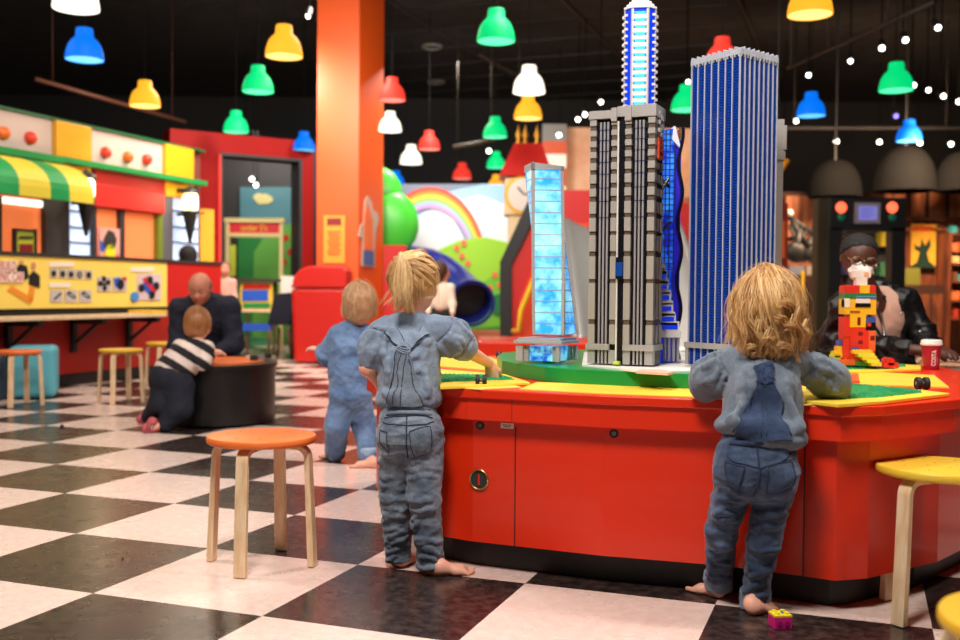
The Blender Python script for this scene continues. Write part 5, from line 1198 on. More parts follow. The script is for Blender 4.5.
def leg_folds(s,a,b,r,n,seed,rr=.0052):
    rnd=random.Random(seed); a,b=V3(a),V3(b)
    for i in range(n):
        t=(i+rnd.uniform(.1,.9))/n; c=a*(1-t)+b*t; f0=rnd.uniform(PI*.95,PI*1.35); f1=f0+rnd.uniform(.9,1.7); tl=rnd.uniform(-.03,.03); fold(s,[c+V3(cos(f)*r,sin(f)*r,tl*(f-f0)+.008*sin(3*f)) for f in [f0+(f1-f0)*j/5 for j in range(6)]],rr*rnd.uniform(.7,1.25))
def sleeve_folds(s,a,e,seed,n=9,r=.006,sp=.05):
    rnd=random.Random(seed); a,e=V3(a),V3(e); d=nrm(e-a)
    q=nrm(np.cross(d,(0,0,1))); w_=np.cross(d,q)
    for i in range(n):
        f=2*PI*i/n+rnd.uniform(-.2,.2); o=q*cos(f)+w_*sin(f); L0=rnd.uniform(.0,.12); L1=rnd.uniform(.5,.95)
        fold(s,[a*(1-t)+e*t+o*sp*(.8+.4*t)+w_*.006*sin(9*t+i) for t in [L0+(L1-L0)*j/5 for j in range(6)]],r*rnd.uniform(.7,1.2))
def nrm(v): v=V3(v); return v/np.linalg.norm(v)
def hand(s,w,d,pn,L,side=1,curl=.5,k=None,spread=.1):
    """five fingered hand: wrist w, direction d, palm normal pn, length L, side=+1 puts the thumb at d x pn"""
    d,pn=nrm(d),nrm(pn); sd=np.cross(d,pn)*side; pn=nrm(pn-d*(pn@d)); r=L*.075; w=V3(w); k=k or L*.05
    s.cap(w,w+d*L*.2,r*1.5,r*1.7,L*.12); 
    for j,o in enumerate((-.17,-.06,.06,.17)): s.cap(w+d*L*.12+sd*o*L*.5,w+d*L*.47+sd*o*L,r*1.35,r*1.2,L*.1)
    for j,(o,l) in enumerate(((.18,.40),(.06,.46),(-.06,.43),(-.175,.34))):
        p=w+d*L*.46+sd*o*L; a=0; dd=nrm(d+sd*o*spread*4); l*=L
        for m_,(fr,c_) in enumerate(((.45,.5),(.30,.9),(.25,.7))):
            a+=curl*c_; e=dd*cos(a)+pn*sin(a); q=p+e*l*fr; s.cap(p,q,r*(1-.1*m_),r*(.92-.1*m_),k); p=q
    p=w+d*L*.15+sd*L*.15; a=nrm(sd*.8+d*.7+pn*.25); q=p+a*L*.2; s.cap(p,q,r*1.3,r*1.15,L*.08); b=nrm(sd*.25+d*.9+pn*(.2+curl*.5)); s.cap(q,q+b*L*.26,r*1.1,r*.85,k)
def foot(s,heel,d,L,z=0):
    """bare foot with five toes; heel point on the ground"""
    d=nrm((d[0],d[1],0)); sd=np.array([-d[1],d[0],0]); heel=V3(heel); r=L*.15; g=heel.copy(); g[2]=z
    s.cap(g+d*L*.13+(0,0,r*1.0),g+d*L*.62+(0,0,r*.78),r,r*.85,L*.12); s.cap(g+d*L*.55+sd*L*.09+(0,0,r*.7),g+d*L*.72+sd*L*.1+(0,0,r*.55),r*.7,r*.55,L*.1); s.cap(g+d*L*.5-sd*L*.1+(0,0,r*.6),g+d*L*.68-sd*L*.12+(0,0,r*.5),r*.6,r*.45,L*.1)
    for j,(o,l,rr) in enumerate(((.15,.97,.42),(.06,.96,.32),(-.02,.93,.3),(-.10,.88,.28),(-.17,.82,.26))):
        s.cap(g+d*L*.7+sd*o*L+(0,0,r*.45),g+d*L*(l-.04)+sd*o*L+(0,0,r*rr),r*rr,r*rr,L*.03)
def head(s,c,fw,up,H,child=True):
    """head of height H centred at c, facing fw; returns local axes"""
    up=nrm(up); fw=nrm(V3(fw)-up*(V3(fw)@up)); rt=np.cross(fw,up); R=np.stack([rt,fw,up],1); c=V3(c); u=H/2
    s.ell(c+up*u*.18-fw*u*.08,(u*.74,u*.86,u*.82),R); s.ell(c-up*u*.35+fw*u*.22,(u*.55,u*.55,u*.62),R,k=u*.35); s.ell(c-up*u*.78+fw*u*.42,(u*.26,u*.24,u*.2),R,k=u*.3)
    s.ell(c-up*u*.3+fw*u*.60+rt*u*.3,(u*.2,u*.2,u*.2),R,k=u*.2); s.ell(c-up*u*.3+fw*u*.60-rt*u*.3,(u*.2,u*.2,u*.2),R,k=u*.2)
    s.cap(c+fw*u*.78+up*u*.0,c+fw*u*.92-up*u*.25,u*.07,u*.11,u*.12)
    s.ell(c+fw*u*.93-up*u*.27,(u*.15,u*.1,u*.09),R,k=u*.1)
    for sx in (-1,1):
        s.ell(c+rt*sx*u*.30+fw*u*.82+up*u*.03,(u*.17,u*.13,u*.1),R,k=u*.12,sub=True)
        s.ell(c+rt*sx*u*.74-fw*u*.05-up*u*.08,(u*.07,u*.16,u*.22),R,k=u*.06)
    s.ell(c+fw*u*.80-up*u*.52,(u*.22,u*.1,u*.06),R,k=u*.06); s.ell(c+fw*u*.90-up*u*.525,(u*.2,u*.05,u*.012),R,k=u*.03,sub=True)
    return c,rt,fw,up,u
m_skin=mat('fair skin',c8(236,174,150),.5,sub=.15); m_skin2=mat('fair skin adult',c8(196,126,100),.5,sub=.1); m_skin3=mat('deep brown skin',c8(86,50,38),.45,sub=.05)
m_eye=mat('eye white',c8(225,220,215),.2); m_iris=mat('iris',c8(50,35,25),.2); m_lip=mat('lips',c8(185,95,85),.45)
def face(parent,hd,lip=m_lip,closed=False):
    c,rt,fw,up,u=hd
    for sx in (-1,1):
        if closed:
            e=c+rt*sx*u*.30+fw*u*.70+up*u*.03; q=MB(); q.sph(e,u*.12,14,sc=(1,1,1)); lo=q.build('eyelid',closed,parent,smooth=True)
            q=MB(); q.tube([e+rt*u*.12*t+fw*u*(.115-.04*t*t)-up*u*.05 for t in (-1,-.5,0,.5,1)],u*.016,6); q.build('eyelashes',m_dark,lo,smooth=True); continue
        e=c+rt*sx*u*.30+fw*u*.66+up*u*.03; q=MB(); q.sph(e,u*.125,14); eo=q.build('eye',m_eye,parent,smooth=True); q=MB(); q.sph(e+fw*u*.085,u*.06,10); q.build('iris',m_iris,eo,smooth=True)
    q=MB(); q.tube([c+fw*u*.86-up*u*.52+rt*u*t*.2-fw*abs(t)*u*.06 for t in (-1,-.5,0,.5,1)],[u*.02,u*.04,u*.045,u*.04,u*.02],8); q.build('mouth',lip,parent,smooth=True)
def strand(q,pts,r,k,n=4): q.tube(pts,[r*(1-.75*i/(len(pts)-1)) for i in range(len(pts))],n,k,cap=False)
def hairmats(n,c1,c2,c3):
    out=[]
    for i,c in enumerate((c1,c2,c3)):
        m=mat(n+' %d'%i,c,.38,spec=.6); out.append(m)
    return out
def drape(q,c,R,r,top,th,ph,length,amp,fr,seed,rs,n=14,fall=None,kk=3,clump=8,spreadr=.008,ends=.3,rnd=None):
    """one lock of hair: starts near the crown, follows the skull ellipsoid in direction ph until polar angle th, then falls"""
    rnd=rnd or random; c=V3(c)
    s0=rnd.random()*6.28; s1=rnd.random()*6.28; f_=fr*(.8+.4*rnd.random())
    for j in range(clump):
        o=np.array([rnd.gauss(0,1),rnd.gauss(0,1),rnd.gauss(0,1)])*spreadr; pts=[]; dph=rnd.gauss(0,.05); ln=length*(1+rnd.gauss(0,.05)); k=rnd.choice((0,0,1,1,2))
        for i in range(n):
            t=i/(n-1); L_=t*(th*1.0+ln/r[2]); 
            if L_<th:
                a=top+(L_)*(1-top/th) if th>0 else 0; p=np.array([r[0]*sin(a)*cos(ph+dph),r[1]*sin(a)*sin(ph+dph),r[2]*cos(a)])
            else:
                p=np.array([r[0]*sin(th)*cos(ph+dph),r[1]*sin(th)*sin(ph+dph),r[2]*cos(th)-(L_-th)*r[2]]); 
                if fall is not None: p=p+np.array(fall)*(L_-th)
            w_=amp*min(1,t*1.3)**1.5
            p=p+np.array([cos(2*PI*f_*t+s0),sin(2*PI*f_*t+s0),.6*sin(2*PI*f_*t+s1)])*w_+o*(1-.55*t)
            pts.append(tuple(R@p+c))
        strand(q,pts,rs,k)
def seam(parent,name,sd,pts,r,m,off=.001,n=6,sub=6,flat=None):
    P=[]; 
    for i in range(len(pts)-1):
        for j in range(sub): P.append(V3(pts[i])*(1-j/sub)+V3(pts[i+1])*(j/sub))
    P.append(V3(pts[-1])); P=sd.snap(P,off); q=MB(); q.tube([tuple(p) for p in P],r,n); return q.build(name,m,parent,smooth=True)
def patch(parent,name,sd,corners,m,th=.004,nu=8,nv=8,off=.0):
    """a cloth patch lying on the surface: four corners in order"""
    a,b,c,d=[V3(x) for x in corners]; G=[]
    for j in range(nv+1):
        for i in range(nu+1):
            u,v=i/nu,j/nv; G.append((a*(1-u)+b*u)*(1-v)+(d*(1-u)+c*u)*v)
    lo=sd.snap(G,off-.006); hi=sd.snap(G,off+th); N=(nu+1)*(nv+1); F=[]
    for j in range(nv):
        for i in range(nu): k=j*(nu+1)+i; F+= [(k,k+1,k+nu+2,k+nu+1),(N+k+nu+1,N+k+nu+2,N+k+1,N+k)]
    ring=[i for i in range(nu+1)]+[j*(nu+1)+nu for j in range(1,nv+1)]+[nv*(nu+1)+i for i in range(nu-1,-1,-1)]+[j*(nu+1) for j in range(nv-1,0,-1)]
    for i in range(len(ring)): x,y=ring[i],ring[(i+1)%len(ring)]; F.append((x,N+x,N+y,y))
    return linkmesh(name,np.concatenate([lo,hi]),F,m,parent,smooth=True,auto=50)
def denim(n,c1,c2,sc=9,rough=.8):
    m=mat(n,c1,rough,spec=.2); b=m.node_tree.nodes['Principled BSDF']; tc=nd(m,'ShaderNodeTexCoord')
    a=noise(m,tc.outputs['Object'],sc,4,.6); col=ramp(m,a,c1,c2,.38,.62)
    f=noise(m,tc.outputs['Object'],220,2,.6); mx=nd(m,'ShaderNodeMix',data_type='RGBA',blend_type='MULTIPLY'); mx.inputs[0].default_value=.35; g=ramp(m,f,(.55,.55,.55),(1,1,1),.35,.6); lk(m,col,mx.inputs[6]); lk(m,g,mx.inputs[7]); lk(m,mx.outputs[2],b.inputs['Base Color'])
    bp=nd(m,'ShaderNodeBump'); bp.inputs['Strength'].default_value=.7; bp.inputs['Distance'].default_value=.006; w_=noise(m,tc.outputs['Object'],38,3,.55); lk(m,w_,bp.inputs['Height']); b2=nd(m,'ShaderNodeBump'); b2.inputs['Strength'].default_value=.55; b2.inputs['Distance'].default_value=.012; rg=nd(m,'ShaderNodeTexNoise'); rg.noise_type='RIDGED_MULTIFRACTAL'; rg.inputs['Scale'].default_value=9; rg.inputs['Detail'].default_value=1.5; rg.inputs['Distortion'].default_value=.6; lk(m,tc.outputs['Object'],rg.inputs[0]); lk(m,rg.outputs[0],b2.inputs['Height']); lk(m,b2.outputs[0],bp.inputs['Normal']); lk(m,bp.outputs[0],b.inputs['Normal'])
    b.inputs['Sheen Weight'].default_value=.2; return m
def A(px,py,D): return V3(at(px,py,D))
# ---------------- girl at the right with long wavy hair ----------------
dn_j=denim('denim washed blue',c8(46,62,90),c8(80,98,128)); dn_s=denim('chambray grey blue',c8(98,110,126),c8(122,134,150),7); dn_b=denim('denim dark bib',c8(38,54,84),c8(58,76,110)); dn_l=denim('denim cuff light',c8(100,118,142),c8(134,150,172))
dn_j1=denim('denim grey wash',c8(82,94,112),c8(128,140,156)); dn_s1=denim('chambray light',c8(112,128,150),c8(142,158,180),7); m_st=mat('dark stitching',c8(34,48,76),.8); m_stl=mat('pale stitching',c8(150,165,185),.8)
def trouser(s,hip,knee,ankle,r,k=.03): s.chain([hip,knee,ankle],r,k)
def girl_right():
    root=thing('girl','toddler girl with long wavy blonde hair in dark denim dungarees leaning on the red table','person',tuple(gp(742,612)))
    D=2.96
    pel=A(756,462,D+.02); wst=A(758,430,D+.02); chest=A(763,388,D+.07); nb=A(765,352,D+.12); hc=A(766,311,D+.13)
    hl=A(736,475,D+.02); hr=A(776,475,D+.02); kl=A(722,532,D+.10); kr=A(764,538,D+.05); al=A(718,585,3.21); ar=A(755,603,3.08)
    sl=A(732,362,D+.10); sr=A(800,362,D+.10); el=A(707,384,D+.17); er=A(835,386,D+.16); wl=A(716,391,D+.36); wr=A(818,394,D+.34)
    s=Sd(.03)
    hd=head(s,hc,(0.05,1,-.25),(0,.12,1),.175)
    s.cap(nb,hc-(0,0,.05),.030,.032); s.chain([pel,wst,chest,nb],[.070,.064,.066,.035]); s.cap(sl,sr,.024,.024,.02)
    s.chain([hl,kl,al],[.046,.034,.025]); s.chain([hr,kr,ar],[.046,.034,.025]); s.chain([sl,el,wl],[.023,.021,.017],.015); s.chain([sr,er,wr],[.023,.021,.017],.015)
    hand(s,wl,(.35,1,-.12),(0,-.1,-1),.10,1,.35); hand(s,wr,(-.3,1,-.1),(0,-.1,-1),.10,-1,.35)
    f1=gp(721,598); f2=gp(750,616); foot(s,(f1.x-.0,f1.y-.01,0),(-.62,.78),.13); s.cap(al,(f1.x,f1.y+.02,.035),.026,.022)
    foot(s,(f2.x-.0,f2.y+.0,0),(.80,.60),.132); s.cap(ar,(f2.x+.01,f2.y+.02,.035),.026,.022)
    sdmesh('body',s,m_skin,root,.0045); face(root,hd)
    # blouse with balloon sleeves
    b=Sd(.03); b.ell(chest,(.106,.086,.11)); b.ell(chest-(0,0,.075),(.110,.088,.09),k=.05); b.ell(wst+(0,0,.016),(.122,.090,.038),k=.03); b.ell(wst+(.032,-.01,-.022),(.100,.085,.034),k=.03); b.cap(sl+(.02,0,.005),sr-(.02,0,-.005),.045,.045,.04); b.ell(nb+(0,0,.005),(.055,.05,.03),k=.03)
    for a,e,w_ in ((sl,el,wl),(sr,er,wr)):
        m_=(a+e)/2; sx=-1 if a[0]<nb[0] else 1; b.ell(a*.72+e*.28+(sx*.004,0,.004),(.050,.052,.046),k=.03); b.ell(e*.75+a*.25+(sx*.006,.005,.004),(.060,.064,.058),k=.035); b.cap(e+(0,.02,-.004),e*.62+w_*.38,.050,.034,.03)
    sleeve_folds(b,sl,el,3); sleeve_folds(b,sr,er,4)
    for (x0,y0,x1,y1,x2,y2) in ((728,372,735,395,733,420),(742,362,739,385,742,408),(803,372,795,395,797,425),(792,368,788,390,793,410),(716,425,727,419,740,422),(806,436,798,428,786,430),(722,412,735,405,748,404),(745,358,755,372,757,392),(790,402,799,412,804,426)): fold(b,[A(x0,y0,D-.03),A((x0+x1)/2,(y0+y1)/2,D-.04),A(x1,y1,D-.04),A((x1+x2)/2,(y1+y2)/2,D-.04),A(x2,y2,D-.04)],.0042,.02)
    groove(b,sl*.92+el*.08,el-sl,.05); groove(b,sr*.92+er*.08,er-sr,.05)
    sb=sdmesh('blouse',b,dn_s,root,.0036,wr=[(.004,13,dict(seed=1,st=(1,1,.7))),(.002,30,dict(seed=3,st=(1,1,.6))),(.006,8,dict(seed=5,ridge=False))])
    sb_s=b
    # jeans
    t=Sd(.03); t.ell(pel,(.112,.088,.082)); t.ell(pel+(-.045,-.035,-.025),(.062,.060,.066),k=.03); t.ell(pel+(.045,-.035,-.025),(.062,.060,.066),k=.03); t.cap(wst-(0,0,.03),pel,.092,.094,.04,fl=.82,ax=(0,1,0))
    t.chain([hl,kl,al+(0,0,.015)],[.060,.043,.037],.02); t.chain([hr,kr,ar+(0,0,.015)],[.060,.044,.037],.02)
    leg_folds(t,hl-(0,0,.02),kl,.06,6,1); leg_folds(t,kl,al,.042,8,2); leg_folds(t,hr-(0,0,.02),kr,.06,6,3); leg_folds(t,kr,ar,.042,8,4)
    zk=wst[2]-.008
    tj=sdmesh('jeans',t,dn_j,root,.0036,wr=[(.004,12,dict(seed=11,st=(.8,1,1.8))),(.0018,28,dict(seed=13,st=(1,1,1.6))),(.004,7,dict(seed=15,ridge=False))],cut=lambda P:P[:,2]-zk)
    for k,p in ((al,'l'),(ar,'r')):
        c=Sd(.01); c.cap(k+(0,0,.032),k-(0,0,.018),.045,.043,fl=1); sdmesh('cuff',c,dn_l,root,.0045,wr=[(.003,20,dict(seed=21))],cut=lambda P,k=k:np.maximum(P[:,2]-k[2]-.045,k[2]-.016-P[:,2]))
    by=-.16
    def bk(px,py): return A(px,py,D-.06)
    # waistband, centre seam, yoke, pockets
    seam(root,'waistband',t,[bk(719,437),bk(735,441),bk(757,443),bk(780,441),bk(794,437)],.0085,dn_b,.0,6)
    seam(root,'centre_seam',t,[bk(757,443),bk(757,470),bk(755,498)],.0028,m_st,.001)
    seam(root,'yoke_seam',t,[bk(718,452),bk(737,463),bk(757,468)],.0022,m_st,.001); seam(root,'yoke_seam',t,[bk(757,468),bk(778,463),bk(795,452)],.0022,m_st,.001)
    for cs in (((719,460),(745,467),(739,487),(721,478)),((766,467),(791,461),(793,484),(766,492))):
        pk=patch(root,'pocket',t,[bk(*c) for c in cs],dn_j,.0035)
        seam(pk,'pocket_stitching',t,[bk(*c) for c in cs]+[bk(*cs[0])],.0016,m_st,.0042)
    # bib at the back and the smocked crossing of the straps
    bib=patch(root,'back_bib',b,[bk(762,378),bk(775,378),bk(790,441),bk(731,441)],dn_b,.007,10,14,.002)
    bib2=patch(root,'smocked_strap',b,[bk(757,350),bk(779,350),bk(775,381),bk(762,381)],dn_b,.010,8,8,.002)
    rnd=random.Random(2); q=MB()
    for i in range(46):
        x=759+rnd.random()*17; y=352+rnd.random()*28; p=b.snap([bk(x,y)],.0125)[0]; p2=b.snap([bk(x+rnd.uniform(-3,3),y+rnd.uniform(1,4))],.0125)[0]; q.tube([tuple(p),tuple(p2)],.0016,5)
    o=q.build('smocking_stitches',mat('indigo stitch',c8(40,54,96),.8),bib2); o['kind']='stuff'
    seam(bib,'bib_seam',b,[bk(767,380),bk(761,436)],.0022,m_st,.0085); seam(bib,'bib_seam',b,[bk(771,380),bk(766,436)],.0016,m_st,.0085)
    seam(bib,'bib_edge',b,[bk(762,378),bk(750,408),bk(731,436)],.003,m_st,.006); seam(bib,'bib_edge',b,[bk(775,378),bk(780,408),bk(790,436)],.003,m_st,.006)
    for sx,px in ((-1,741),(1,793)): seam(root,'strap',b,[A(768,352,D+.04),A((768+px)/2,347,D+.04),A(px,352,D+.09)],.0075,dn_b,.002)
    # hair
    hm=hairmats('wavy blonde',c8(212,162,100),c8(238,198,138),c8(178,124,70)); q=MB(); R=np.eye(3); rnd=random.Random(11)
    hs=Sd(.03); hs.ell(hc+(0,-.004,.012),(.086,.096,.094)); hs.ell(hc+(0,-.035,-.06),(.088,.06,.065),k=.04)
    sdmesh('hair_base',hs,hm[2],root,.006,wr=[(.006,24,dict(seed=4,st=(1,1,.25)))],cut=lambda P:P[:,1]-(hc[1]+.055))
    for i in range(105):
        ph=rnd.uniform(PI*.92,PI*2.08); back=-sin(ph); th=PI*rnd.uniform(.42,.60)
        drape(q,hc+(0,-.006,.008),R,(.098,.104,.108),.05,th,ph,rnd.uniform(.075,.125)*(1 if back>.3 else .95),.011,rnd.uniform(1.2,2.0),i,.0014,n=18,fall=(cos(ph)*.010,-.012+.02*(1-back),0),clump=15,spreadr=.008,rnd=rnd)
    # crown layer
    for i in range(40):
        ph=rnd.uniform(PI*.85,PI*2.15); drape(q,hc+(0,-.004,.012),R,(.095,.104,.112),.02,PI*.46,ph,rnd.uniform(.02,.06),.007,1.4,i,.0013,n=14,clump=14,spreadr=.007,rnd=rnd)
    for i in range(90):
        ph=rnd.uniform(PI*.9,PI*2.1); drape(q,hc+(0,-.004,.01),R,(.104,.11,.114),.05,PI*.5,ph,rnd.uniform(.03,.12),.012,1.8,i,.0005,n=16,clump=2,spreadr=.012,fall=(cos(ph)*.03,0,0),rnd=rnd)
    q.build('hair',hm,root,smooth=True)
    # half-up tail with curls
    q=MB()
    def lock(pts,cl=10,sp=.0045,r=.0013):
        P=[V3(p) for p in pts]; out=[]
        for i in range(len(P)-1):
            p0,p1,p2,p3=P[max(i-1,0)],P[i],P[i+1],P[min(i+2,len(P)-1)]
            for j in range(5): u=j/5; out.append(.5*((2*p1)+(-p0+p2)*u+(2*p0-5*p1+4*p2-p3)*u*u+(-p0+3*p1-3*p2+p3)*u**3))
        out.append(P[-1])
        for j in range(cl):
            o=np.array([rnd.gauss(0,1) for _ in range(3)])*sp; wv=rnd.random()*6; strand(q,[tuple(p+o*(1.1-.5*i/len(out))+np.array([sin(i*.5+wv),cos(i*.6+wv),0])*.0012) for i,p in enumerate(out)],r,rnd.choice((0,1,1,2)))
    Y=D+.0
    for k in range(9):
        dx=rnd.uniform(-7,7); lock([A(764+dx*.6,272,Y+.09),A(768+dx,285,Y+.03),A(772+dx,302,Y-.0),A(776+dx*.9,318,Y+.0),A(781+dx*.5,330,Y+.01)],20,.004)
    for (cx,cy,r_) in ((783,311,11),(777,325,9),(789,332,9),(770,344,8),(784,350,7),(752,350,7)):
        for rep in range(2):
            a0_=rnd.random()*6; n_=12; dr=rnd.uniform(.8,1.15); lock([A(cx+r_*dr*cos(a0_+i*.72)*(1-.04*i),cy+r_*.8*dr*sin(a0_+i*.72)*(1-.04*i),Y+.005+.03*sin(a0_+i*.72)+.004*i) for i in range(n_)],22,.0042,.0011)
    for (x0,y0,x1,y1) in ((745,300,742,352),(752,300,757,356),(800,305,800,350),(760,320,763,358),(793,315,788,355),(735,310,734,345),(806,320,805,342),(770,330,771,357)):
        lock([A(x0,y0,Y+.0),A(x0-3,(y0*2+y1)/3,Y-.01),A(x1+5,(y0+y1*2)/3,Y-.005),A(x1,y1,Y+.02)],20,.005)
    q.build('curls',hm,root,smooth=True)
girl_right()
def girl_left():
    root=thing('girl','toddler girl with a blonde ponytail in light denim placing toy wheels on the red table','person',tuple(gp(425,574)))
    D=3.45
    pel=A(410,430,D+.0); wst=A(408,402,D+.03); chest=A(409,362,D+.05); nb=A(411,320,D+.06); hc=A(416,282,D+.075)
    hl=A(397,440,D+.01); hr=A(425,440,D-.0); kl=A(396,500,D+.04); kr=A(424,500,D-.02); al=A(398,558,3.53); ar=A(432,568,3.45)
    sl=A(382,330,D+.05); sr=A(441,328,D+.06); el=A(368,368,D+.02); er=A(467,350,D+.10); wl=A(379,383,D+.13); wr=A(490,364,D+.26)
    s=Sd(.03)
    hd=head(s,hc,(.62,.8,-.28),(.04,.1,1),.180)
    s.cap(nb,hc-(0,0,.05),.030,.033); s.chain([pel,wst,chest,nb],[.064,.060,.062,.035]); s.cap(sl,sr,.03,.03,.03)
    s.chain([hl,kl,al],[.046,.036,.025]); s.chain([hr,kr,ar],[.046,.036,.025]); s.chain([sl,el,wl],[.028,.026,.019],.02); s.chain([sr,er,wr],[.028,.027,.0165],.02)
    hand(s,wl,(.5,.8,-.1),(.3,0,-1),.10,1,.4); hand(s,wr,(.12,.10,-.98),(-.25,.95,-.1),.105,1,.22,spread=.22)
    f1=gp(402,569); f2=gp(437,577); foot(s,(f1.x-.01,f1.y+.02,0),(.45,.9),.14); s.cap(al,(f1.x,f1.y+.035,.035),.024,.022)
    foot(s,(f2.x-.01,f2.y+.015,0),(.97,.2),.145); s.cap(ar,(f2.x+.005,f2.y+.02,.035),.025,.023)
    sdmesh('body',s,m_skin,root,.0045); face(root,hd)
    b=Sd(.03); b.ell(chest+(0,0,.015),(.104,.088,.11)); b.ell(chest-(0,0,.07),(.104,.090,.09),k=.05); b.ell(wst+(0,0,.01),(.108,.09,.05),k=.03); b.cap(sl+(.02,0,.002),sr-(.02,0,-.002),.042,.042,.04); b.ell(nb+(0,0,.006),(.052,.048,.024),k=.03)
    for a,e,w_,rs in ((sl,el,wl,.9),(sr,er,wr,1.12)):
        sx=-1 if a[0]<nb[0] else 1; b.ell(a*.8+e*.2+(sx*.002,0,.004),(.046*rs,.050*rs,.046*rs),k=.03); b.ell(e*.55+a*.45,(.052*rs,.054*rs,.052*rs),k=.035); b.cap(e*.6+a*.4,e*.84+a*.16,.048*rs,.042*rs,.025)
    b.cap(er*.85+wr*.15,er*.3+wr*.7,.03,.03,.008,sub=True); b.cap(el*.9+wl*.1,el*.3+wl*.7,.034,.03,.008,sub=True)
    sleeve_folds(b,sl,el,5); sleeve_folds(b,sr,er,6,10,.0065,.055)
    for (x0,y0,x1,y1,x2,y2) in ((430,340,422,352,410,358),(434,352,424,366,414,372),(383,345,384,365,380,385),(391,350,388,372,384,392),(432,365,428,382,418,392),(436,385,427,394,413,397),(378,390,388,396,400,396),(426,372,432,388,437,400),(415,330,424,336,436,337)): fold(b,[A(x0,y0,D-.04),A((x0+x1)/2,(y0+y1)/2,D-.05),A(x1,y1,D-.05),A((x1+x2)/2,(y1+y2)/2,D-.05),A(x2,y2,D-.04)],.0042,.02)
    groove(b,sl*.9+el*.1,el-sl,.05); groove(b,sr*.9+er*.1,er-sr,.05); groove(b,er*.76+sr*.24,er-sr,.045)
    sdmesh('blouse',b,dn_s1,root,.0036,wr=[(.004,13,dict(seed=31,st=(1,1,.7))),(.002,30,dict(seed=33,st=(1,1,.6))),(.006,8,dict(seed=35,ridge=False))])
    t=Sd(.03); t.ell(pel,(.100,.088,.075)); t.ell(pel+(-.038,-.03,-.02),(.058,.060,.062),k=.03); t.ell(pel+(.038,-.03,-.02),(.058,.060,.062),k=.03); t.cap(wst-(0,0,.02),pel,.088,.09,.04,fl=.85,ax=(0,1,0))
    t.chain([hl,kl,al-(0,0,.004)],[.060,.050,.042],.018); t.chain([hr,kr,ar+(0,0,.004)],[.062,.051,.041],.018)
    leg_folds(t,hl-(0,0,.02),kl,.055,6,5); leg_folds(t,kl,al,.042,11,6); leg_folds(t,hr-(0,0,.02),kr,.055,6,7); leg_folds(t,kr,ar,.042,11,8)
    zk=wst[2]+.004
    sdmesh('jeans',t,dn_j1,root,.0036,wr=[(.004,13,dict(seed=41,st=(.8,1,2.0))),(.0018,28,dict(seed=43,st=(1,1,1.7))),(.003,7,dict(seed=45,ridge=False))],cut=lambda P:np.maximum(P[:,2]-zk,.022-P[:,2]))
    def bk(px,py): return A(px,py,D-.07)
    seam(root,'waistband',t,[bk(379,409),bk(393,411),bk(408,412),bk(425,411),bk(437,408)],.0085,dn_j1,.0,6)
    seam(root,'waist_stitching',t,[bk(379,405),bk(408,408),bk(437,404)],.0016,m_st,.008); seam(root,'waist_stitching',t,[bk(379,415),bk(408,417),bk(437,414)],.0016,m_st,.003)
    seam(root,'centre_seam',t,[bk(407,417),bk(407,440),bk(408,458)],.0024,m_st,.001)
    seam(root,'yoke_seam',t,[bk(378,420),bk(392,426),bk(407,427)],.002,m_st,.001); seam(root,'yoke_seam',t,[bk(407,427),bk(424,426),bk(438,419)],.002,m_st,.001)
    for cs in (((379,430),(391,433),(390,452),(379,448)),((410,432),(428,428),(430,450),(415,456))):
        pk=patch(root,'pocket',t,[bk(*c) for c in cs],dn_j1,.0032); seam(pk,'pocket_stitching',t,[bk(*c) for c in cs]+[bk(*cs[0])],.0015,m_st,.004)
    bib=patch(root,'back_bib',b,[bk(397,345),bk(407,345),bk(425,407),bk(383,407)],dn_j1,.009,10,14,.001)
    for a in (((399,350),(397,378),(392,406)),((404,350),(402,378),(400,406)),((407,345),(410,378),(425,407)),((397,345),(391,378),(383,407))): seam(bib,'bib_stitching',b,[bk(*p) for p in a],.0018,m_st,.0095)
    patch(root,'strap',b,[bk(383,322),bk(391,319),bk(405,342),bk(398,346)],dn_s1,.010,5,8,.002); patch(root,'strap',b,[bk(427,317),bk(434,321),bk(407,346),bk(401,342)],dn_s1,.010,5,8,.002)
    for a in (((383,322),(391,334),(398,346)),((391,319),(399,331),(405,342)),((427,317),(414,330),(401,342)),((434,321),(421,334),(407,346))): seam(root,'strap_stitching',b,[bk(*p) for p in a],.0016,m_st,.010)
    q=MB(); 
    for i in range(3): q.tube([tuple(p) for p in b.snap([bk(402+6*cos(a),345+i*2.4-2+4*sin(a)) for a in [j/10*2*PI for j in range(11)]],.011)],.0028,6)
    q.build('strap_ruffle',dn_s1,root,smooth=True)
    # hair
    hm=hairmats('pale blonde',c8(220,176,118),c8(246,212,160),c8(190,142,92)); rnd=random.Random(5)
    hs=Sd(.03); up=nrm((.04,.1,1)); hs.ell(hc+(-.006,-.004,.020),(.081,.092,.088)); hs.ell(hc+(-.025,-.015,-.02),(.05,.058,.05),k=.03)
    sdmesh('hair_base',hs,hm[0],root,.006,wr=[(.003,40,dict(seed=4,st=(1,1,.5)))],cut=lambda P:(P-(hc+V3(.040,.060,0)))@nrm((.62,.8,-.45))+.010)
    q=MB(); tie=A(401,262,D+.0)
